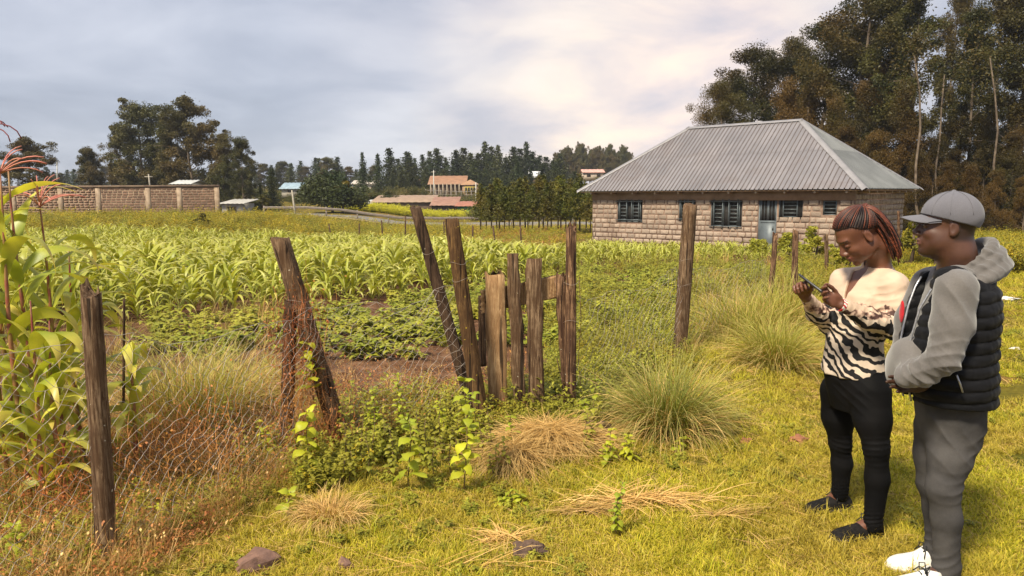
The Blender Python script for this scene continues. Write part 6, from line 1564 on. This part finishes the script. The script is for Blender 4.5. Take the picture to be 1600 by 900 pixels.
    m_sh = clothmat('black_sneaker_mesh', (.010, .010, .010), (.022, .019, .018), 60, .8, 500, .001, 0.); m_so = simple('dark_sole', (.03, .025, .022), (.05, .04, .03), .8, 30); m_la = simple('black_lace', (.02, .02, .02), (.03, .03, .03), .8)
    hN, tN = G(1378, 838), G(1300, 845); shoe('shoe', hN, (tN[0], tN[1], hN[2]), .044, m_sh, m_so, body, lace=m_la)
    hF, tF = G(1327, 795), G(1258, 801); shoe('shoe', hF, (tF[0], tF[1], hF[2]), .044, m_sh, m_so, body, lace=m_la)
    # wrist bands
    mb = MB(); wd = unit(Lw - Le); s1 = unit(np.cross(wd, (0, 0, 1))); s2 = np.cross(wd, s1)
    for k_, c_ in enumerate((0, .006, .012)): mb.tube([Lw - wd * (.004 - c_) + .0305 * (math.cos(t_) * s1 + math.sin(t_) * s2) for t_ in np.linspace(0, 6.28, 22)], .0028, 5, r=k_ / 2)
    mbr, nt, b = newmat('red_white_beads'); LK(nt, ramp(nt, N_wave(nt, 150), [(.4, (.55, .02, .03)), (.55, (.75, .7, .65))]), b.inputs['Base Color']); link('wristband', mb.mesh('wristband', mbr, smooth=True)).parent = body
    # the phone is a thing of its own
    c = ph + np.array([.004, .0, .006]); d_ = unit(HC - c); vw = unit(c - np.array([0, 0, CH])); n_ = unit(d_ - .93 * (d_ @ vw) * vw); lg = unit(W(1252, 436, Yc - .16) - W(1284, 458, Yc - .25)); lg = unit(lg - (lg @ n_) * n_); sd = np.cross(n_, lg)
    Mx = np.stack([lg, sd, n_], 1)
    def slab(lx, ly, t0, t1, r_, mb):
        o_ = [];
        for (sx_, sy_, a0_) in ((1, 1, 0), (-1, 1, 1.57), (-1, -1, 3.14), (1, -1, 4.71)):
            for t_ in np.linspace(0, 1.57, 5): o_.append((sx_ * (lx - r_) + r_ * math.cos(a0_ + t_), sy_ * (ly - r_) + r_ * math.sin(a0_ + t_)))
        n = len(o_); v = [(x, y, t0) for x, y in o_] + [(x, y, t1) for x, y in o_]
        mb.add(np.array(v) @ Mx.T, [tuple(range(n))[::-1], tuple(range(n, 2 * n))] + [(i, (i + 1) % n, n + (i + 1) % n, n + i) for i in range(n)]); return mb
    t = thing('phone', 'dark smartphone held in both hands of the woman', 'phone', c)
    m_ph = simple('phone_case', (.03, .03, .035), (.05, .05, .055), .35); m_scr = simple('phone_glass', (.01, .01, .012), (.012, .012, .015), .08)
    link('case', slab(.074, .036, -.0045, .0045, .009, MB()).mesh('case', m_ph), t, world=False); link('screen', slab(.071, .033, .0046, .0054, .007, MB()).mesh('screen', m_scr), t, world=False)
def N_wave(nt, sc):
    wv = N(nt, 'ShaderNodeTexWave'); wv.inputs['Scale'].default_value = sc / 6; wv.inputs['Distortion'].default_value = 1.; wv.bands_direction = 'DIAGONAL'; LK(nt, obco(nt), wv.inputs[0]); return wv.outputs['Fac']
woman()

# ----------------------------------------------------------------- the man
def man():
    gR = G(1440, 893); YR = gR[1]; YL = YR - .16; Yc = YR - .07
    gL = W(1480, 600, YL); gL = np.array([gL[0], YL, float(gz(gL[0], YL))])
    fw = unit((-.975, .10, 0)); lf = np.array([-fw[1], fw[0], 0]); zt = lambda p: W(1490, p, Yc)[2]
    nk = W(1500, 410, Yc)
    Ls, Le, Lw = W(1494, 452, Yc - .20), W(1474, 562, Yc - .24), W(1416, 590, Yc - .13)
    Rs, Re, Rw = W(1455, 446, Yc + .20), W(1420, 555, Yc + .18), W(1408, 590, Yc + .04)
    Lh, Lk, La = W(1494, 668, YL + .04), W(1474, 762, YL + .0), W(1479, 884, YL)
    Rh, Rk, Ra = W(1466, 668, YR + .02), W(1457, 755, YR), W(1464, 862, YR + .01)
    hf = unit((-.88, .30, .01)); hl = unit(np.cross((0, 0, 1), hf)); hu = np.cross(hf, hl); HC = W(1480, 353, Yc - .02); hs = 1.06
    L = lambda x, y, zz: HC + hs * (x * hf + y * hl + zz * hu)
    ys = (648, 620, 590, 560, 520, 480, 450, 432, 418); xs_ = (1488, 1486, 1484, 1482, 1486, 1490, 1493, 1497, 1500)
    z = [zt(p) for p in ys]; ctr = [W(px, p, Yc)[:2] for px, p in zip(xs_, ys)]; cx, cy = [c[0] for c in ctr], [c[1] for c in ctr]
    a = [.175, .188, .198, .20, .202, .206, .19, .15, .09]; bf = [.145, .16, .17, .17, .156, .138, .11, .09, .06]; bb = [.125, .14, .150, .150, .145, .142, .126, .10, .07]
    o_ = lambda v, q: [x + q for x in v]
    B = Field((1.35, Yc - .6, -.12), (2.6, Yc + .55, 1.85), .005)
    loft(B, z, cx, cy, o_(a, -.035), o_(bf, -.035), o_(bb, -.035), fw, .02)
    head(B, HC, (hf, hl, hu), hs, False, 1.12)
    B.chain([L(-.03, 0, -.03), L(-.04, 0, -.11), nk - (0, 0, .05)], [.066, .070, .09], .03)
    B.ell(L(.03, 0, -.105), np.array([.05, .045, .025]) * hs, [hf, hl, hu], .03)
    B.chain([Ls, Le, Lw], [.05, .042, .030], .02); B.chain([Rs, Re, Rw], [.05, .042, .030], .02)
    B.chain([Lh, Lk, La, gL + (0, 0, .06)], [.08, .045, .035, .034], .02); B.chain([Rh, Rk, Ra, gR + (.07, 0, .06)], [.08, .045, .035, .034], .02)
    hand(B, Lw + np.array([.095, .0, -.030]), (-.9, .45, -.10), (.0, .2, 1), (.35, .4, .45, .5), 1.0, (.8, .4, .3)); hand(B, Rw, (-.2, -.9, -.1), (-.5, 0, .8), (.5, .5, .5, .5), 1.0)
    lip = lambda P: (np.linalg.norm((P - L(.099, 0, -.0645)) @ np.array([hf / .016, hl / .026, hu / .0135]).T / hs, axis=1) < 1.15) * .8
    def brow(P):
        q = (P - HC) @ np.array([hf, hl, hu]).T / hs; y = np.abs(q[:, 1]); zz = q[:, 2] - (.027 + .08 * (y - .02) - 1.8 * (y - .03) ** 2)
        e = (q[:, 0] > .05) & (y > .014) & (y < .054) & (np.abs(zz) < .005)
        beard = np.clip((-.082 - q[:, 2]) * 60, 0, 1) * np.clip((q[:, 0] - .02) * 40, 0, 1) * .45
        side = np.clip((-q[:, 0] - .005) * 70, 0, 1) * np.clip((q[:, 2] + .065) * 60, 0, 1) * (np.abs(q[:, 1]) < .0745) * .75
        return np.maximum(e * .85, np.maximum(beard, side))
    body = finish('person', B, m_skm, None, it=1, r=lip, t=brow)
    tag(body, 'man in a grey cap, grey hoodie and black puffer vest facing left', 'person')
    for y in (-1, 1):
        e = MB(); c = L(.0835, y * .031, .002)
        bm = __import__('bmesh').new(); __import__('bmesh').ops.create_uvsphere(bm, u_segments=16, v_segments=10, radius=.0112 * hs); me = bpy.data.meshes.new('eye'); bm.to_mesh(me); bm.free()
        me.materials.append(m_eye); me.materials.append(m_iris)
        for p in me.polygons:
            p.use_smooth = True; d = unit(np.array(p.center)); p.material_index = 1 if d @ hf > .72 else 0
        o = link('eye', me); o.location = c; o.parent = body
    # hoodie
    m_h = clothmat('grey_fleece', (.115, .104, .099), (.15, .137, .13), 5, .95, 420, .0012, .4)
    S = Field((1.35, Yc - .55, zt(655)), (2.62, Yc + .5, zt(335)), .005)
    loft(S, z, cx, cy, o_(a, -.018), o_(bf, -.012), o_(bb, -.018), fw, .03, z0=zt(617))
    S.cone(nk - (0, 0, .06), Ls, .075, .076, .04); S.cone(nk - (0, 0, .06), Rs, .075, .076, .04)
    S.chain([Ls, (Ls + Le) / 2 + (.012, 0, 0), Le], [.080, .080, .064], .02); S.chain([Le, (Le + Lw) / 2 + (.0, 0, -.012), Lw + (Le - Lw) * .02], [.064, .060, .048], .02)
    S.chain([Rs, (Rs + Re) / 2 + (-.02, 0, 0), Re], [.085, .086, .075], .02); S.chain([Re, (Re + Rw) / 2, Rw], [.074, .066, .050], .02)
    S.ell(W(1416, 566, Yc) , (.062, .120, .10), [fw, lf, (0, 0, 1)], .07)
    # the hood: rolls of cloth round the neck, a sagging bag behind
    def ring(r0, r1, zf, zb, rad, k=.02, x0=-.01, w0=1.):
        pts = []
        for t_ in np.linspace(.85, 2 * math.pi - .85, 20):
            c_ = math.cos(t_); f_ = (1 - c_) / 2; pts.append(nk + fw * .0 + fw * (c_ * (r0 + (r1 - r0) * f_) + x0) + lf * math.sin(t_) * (r0 + (r1 - r0) * f_) * w0 + np.array([0, 0, zf + (zb - zf) * f_ ** 1.1]))
        rr = [rad * (.55 + .65 * (1 - math.cos(t_)) / 2) for t_ in np.linspace(.85, 2 * math.pi - .85, 20)]
        S.chain(pts, rr, k)
    ring(.100, .105, -.06, .085, .022, .005); ring(.122, .125, -.09, .045, .026, .006, w0=1.06); ring(.146, .145, -.125, .005, .029, .008, w0=1.08)
    bc = nk - fw * .11; S.ell(bc + (0, 0, .005), (.055, .11, .050), [fw, lf, (0, 0, 1)], .03); S.ell(bc - fw * .02 + (0, 0, -.025), (.045, .09, .050), [fw, lf, (0, 0, 1)], .03)
    S.chain([L(-.035, 0, -.02), L(-.03, 0, -.09), nk + (0, 0, -.03)], [.078, .080, .088], .01, op='sub')
    items = [(Le, Le - Ls, .10, .05, .008, .4), ((Le + Lw) / 2, Lw - Le, .10, .045, .007, .5), (Le + (Lw - Le) * .2, (1, 0, 1), .08, .04, .007, .0), (Ls + (-.03, -.05, -.05), (1, 0, .6), .11, .07, .006, .3),
             (bc + (0, 0, .03), (.5, 0, 1), .13, .055, .009, .5), (nk + lf * .12, (.6, 0, 1), .10, .045, .005, -.4), ((Ls + Le) / 2, (1, .3, .7), .09, .06, .005, .4), (Re, (0, 0, 1), .10, .05, .007, .3)]
    finish('hoodie', S, m_h, body, disp=lambda P, N_: folds(P, items) + .003 * snoise(P, 22, 7), it=2)
    # puffer vest, open down the front
    m_v = clothmat('black_quilted_nylon', (.006, .006, .007), (.011, .011, .013), 4, .5, 500, .0003, .05)
    gap = lambda zz: np.interp(zz, [zt(650), zt(560), zt(480), zt(440), zt(420)], [.045, .045, .060, .085, .10])
    V_ = Field((1.35, Yc - .4, zt(660)), (2.6, Yc + .45, zt(395)), .005)
    cl = lambda u, v, zz: np.where(v > 0, gap(zz.ravel())[None, None, :] - np.abs(u), -1.).astype(np.float32)
    loft(V_, z, cx, cy, o_(a, .018), o_(bf, .022), o_(bb, .014), fw, .0, clip=cl, z0=zt(622), ex=2.3)
    V_.cone(nk - (0, 0, .11) + lf * .08, Ls + (0, .035, .018), .070, .072, .03); V_.cone(nk - (0, 0, .11) - lf * .08, Rs + (0, -.035, .018), .070, .072, .03)
    V_.cone(Ls + (.0, -.10, -.02), Le + (0, -.06, .05), .10, .10, .01, op='sub') if False else None
    V_.ell(nk + fw * .16 + (0, 0, -.06), (.13, .10, .12), [fw, lf, (0, 0, 1)], .005, 'sub')
    zq = zt(646); pitch = .052
    def quilt(P, N_):
        s_ = (P[:, 2] - zq + .006 * np.sin(P @ np.array([17., 11, 0])) + .05 * ((P - nk) @ fw)) / pitch
        return .011 * (np.abs(np.sin(math.pi * s_)) ** .55 - .6) * (np.abs(N_[:, 2]) < .9) + .0035 * snoise(P, 45, 3) + .0015 * snoise(P, 110, 4)
    finish('puffer_vest', V_, m_v, body, disp=quilt, it=2)
    m_zip = simple('zip_metal', (.55, .55, .58), (.35, .35, .38), .35, 60, metal=.6); mb = MB()
    for s_ in (1, -1):
        pts = []
        for p in np.linspace(624, 436, 26):
            zz = zt(p); A_, B_ = np.interp(zz, z, o_(a, .020)), np.interp(zz, z, o_(bf, .024)); u = gap(zz) - .004; v = B_ * max(0, 1 - (u / A_) ** 2.3) ** (1 / 2.3)
            pts.append(np.array([np.interp(zz, z, cx), np.interp(zz, z, cy), zz]) + lf * u * s_ + fw * (v + .004))
        mb.tube(pts, .0045, 5)
    link('zip', mb.mesh('zip', m_zip, smooth=True)).parent = body
    # pocket zip on the vest side and its puller
    p0, p1 = W(1492, 585, Yc - .225), W(1502, 612, Yc - .225); link('pocket_zip', MB().tube([p0 + (0, -.012, 0), (p0 + p1) / 2 + (0, -.014, 0), p1 + (0, -.01, 0)], .004, 5).mesh('pocket_zip', m_zip)).parent = body
    # red badge on the chest of the hoodie
    m_red = clothmat('red_cloth', (.42, .008, .015), (.50, .015, .025), 9, .8, 500, .0004)
    F3 = Field(W(1408, 510, Yc) - (.12, .12, .03), W(1408, 465, Yc) + (.12, .12, .06), .004); zz = zt(486)
    cc = np.array([np.interp(zz, z, cx), np.interp(zz, z, cy), zz]) + fw * (np.interp(zz, z, bf) - .004)
    cc = W(1409, 487, cc[1] - .02); F3.ell(cc, (.008, .020, .050), [fw, lf, (0, 0, 1)], .01); finish('red_badge', F3, m_red, body, disp=lambda P, N_: .002 * snoise(P, 60, 2), it=1)
    # jeans
    m_j = clothmat('grey_denim', (.042, .039, .039), (.078, .072, .070), 7, .85, 600, .0008, .0)
    J = Field((1.45, Yc - .5, -.12), (2.5, Yc + .45, zt(585)), .005)
    loft(J, [zt(p) for p in (705, 680, 650, 595)], [W(x, p, Yc)[0] for x, p in ((1484, 705), (1484, 680), (1484, 650), (1484, 595))], [Yc] * 4, [.11, .142, .158, .165], [.095, .115, .13, .135], [.09, .12, .132, .132], fw, .04)
    J.chain([Lh, (Lh + Lk) / 2 + (.0, 0, 0), Lk, (Lk + La) / 2 + (.004, 0, .04), La, La - (0, 0, .08)], [.098, .085, .066, .058, .052, .051], .03)
    J.chain([Rh, (Rh + Rk) / 2, Rk, (Rk + Ra) / 2 + (.01, 0, .04), Ra, Ra - (0, 0, .02)], [.10, .086, .062, .057, .051, .05], .03)
    it_ = [(Lk + (.03, 0, .02), (.5, 0, 1), .08, .06, .004, .9), (La + (0, 0, .03), (.2, 0, 1), .09, .055, .004, .9), (Rk, (.3, 0, 1), .08, .05, .004, -.6), (Lh + (-.05, -.05, -.05), (1, 0, .7), .14, .08, .005, .3), (Lh + (.08, -.05, -.06), (-.6, 0, 1), .09, .055, .005, .2), (Ra + (0, 0, .03), (0, 0, 1), .09, .045, .005, .3)]
    finish('jeans', J, m_j, body, disp=lambda P, N_: folds(P, it_) + .0010 * snoise(P, 20, 9), it=2)
    seam = MB(); seam.tube([W(1508, 640, YL - .135), W(1505, 700, YL - .14), W(1490, 770, YL - .10), W(1487, 850, YL - .08), W(1488, 900, YL - .075)], .0022, 4)
    for q_ in ((1506, 648, 1536, 652), (1506, 648, 1512, 690), (1512, 690, 1535, 690)): seam.tube([W(q_[0], q_[1], YL - .125), W(q_[2], q_[3], YL - .105)], .0018, 4)
    # shoes
    m_ws = simple('white_canvas', (.78, .76, .72), (.66, .63, .58), .7, 14, bumpd=.0005); m_wso = simple('white_rubber', (.74, .72, .68), (.6, .57, .52), .5, 12)
    hR, tR = G(1462, 893), G(1397, 890); shoe('shoe', hR + (.012, .02, 0), (tR[0], tR[1], hR[2]), .046, m_ws, m_wso, body, lace=simple('dark_lace', (.02, .02, .02)))
    hL = gL + np.array([.05, 0, 0]); shoe('shoe', hL, hL + unit((-.95, -.1, 0)) * .29, .048, m_ws, m_wso, body, lace=simple('black_shoe_lace', (.02, .02, .02)))
    # cap
    m_c = clothmat('grey_cap_cloth', (.115, .112, .13), (.145, .14, .16), 4, .85, 650, .0005, .2)
    C_ = Field(HC - (.32, .22, .10), HC + (.20, .22, .20), .003); A = np.array([hf, hl, hu])
    C_.ell(L(-.014, 0, .040), np.array([.112, .091, .098]) * hs, A, .004, cut=lambda x, y, zz: (-zz - .020 * hs + .26 * x + 0 * y).astype(np.float32))
    C_.ell(L(-.014, 0, .139), np.array([.009, .009, .005]) * hs, A, .002)
    cap_ = finish('cap', C_, m_c, body, disp=lambda P, N_: .0014 * snoise(P, 30, 8), it=1)
    nv, nu = 41, 13; vv = .073 * np.sin(np.linspace(-1.5, 1.5, nv)) / math.sin(1.5); T_, B2 = [], []
    for v_ in vv:
        xo = .062 + .108 * math.sqrt(max(0, 1 - (v_ / .0745) ** 2))
        for k_ in range(nu):
            x_ = .035 + (xo - .035) * k_ / (nu - 1); z_ = .043 - 5.5 * v_ ** 2 - .12 * (x_ - .08); th_ = .0032 * math.sqrt(max(.02, 1 - ((k_ / (nu - 1)) ** 8)))
            T_.append(L(x_, v_, z_ + th_)); B2.append(L(x_, v_, z_ - th_))
    n0 = nv * nu; f_ = []
    for a_ in range(nv - 1):
        for b2 in range(nu - 1):
            q0 = a_ * nu + b2; f_.append((q0, q0 + nu, q0 + nu + 1, q0 + 1)); f_.append((n0 + q0, n0 + q0 + 1, n0 + q0 + nu + 1, n0 + q0 + nu))
        e_ = a_ * nu + nu - 1; f_.append((e_, e_ + nu, n0 + e_ + nu, n0 + e_))
    br_ = link('brim', MB().add(np.array(T_ + B2), [q[::-1] for q in f_]).mesh('brim', m_c, smooth=True)); br_.parent = cap_
    mb = MB(); c0 = L(-.014, 0, .040)
    for an in (.0, .62, 1.3, -.62, -1.3, 2.2, -2.2, 3.14):
        pts = []
        for e_ in np.linspace(.08 if abs(an) > .1 else .12, 1.5, 12):
            d = np.array([math.cos(an) * math.cos(e_), math.sin(an) * math.cos(e_), math.sin(e_)]); k_ = 1 / math.sqrt((d[0] / .112) ** 2 + (d[1] / .091) ** 2 + (d[2] / .098) ** 2)
            pts.append(c0 + hs * (k_ + .0004) * (d[0] * hf + d[1] * hl + d[2] * hu))
        mb.tube(pts, .0012, 4)
    s_ = link('seam', mb.mesh('seam', m_c, smooth=True)); s_.parent = cap_
    mb = MB(); pts = [L(.0925 - .010 * abs(i - 2), (i - 2) * .008, .078 + (.006 if i % 2 else -.004)) for i in range(5)]; mb.tube(pts, .0022, 5)
    g_ = link('cap_emblem', mb.mesh('cap_emblem', simple('dark_thread', (.03, .03, .02)))); g_.parent = cap_
man()

# ================================================================= thin haze over the whole scene
hz = bpy.data.materials.new('haze'); hz.use_nodes = True; nt = hz.node_tree; nt.nodes.clear()
pv = nt.nodes.new('ShaderNodeVolumePrincipled'); pv.inputs['Color'].default_value = (.86, .90, 1, 1); pv.inputs['Density'].default_value = .0003; pv.inputs['Anisotropy'].default_value = .1
ot = nt.nodes.new('ShaderNodeOutputMaterial'); nt.links.new(pv.outputs[0], ot.inputs['Volume'])
tag(link('haze', MB().box((-1320, -70, -3.5), (1320, 1620, 30)).mesh('haze', hz, attrs=False)), kind='stuff')
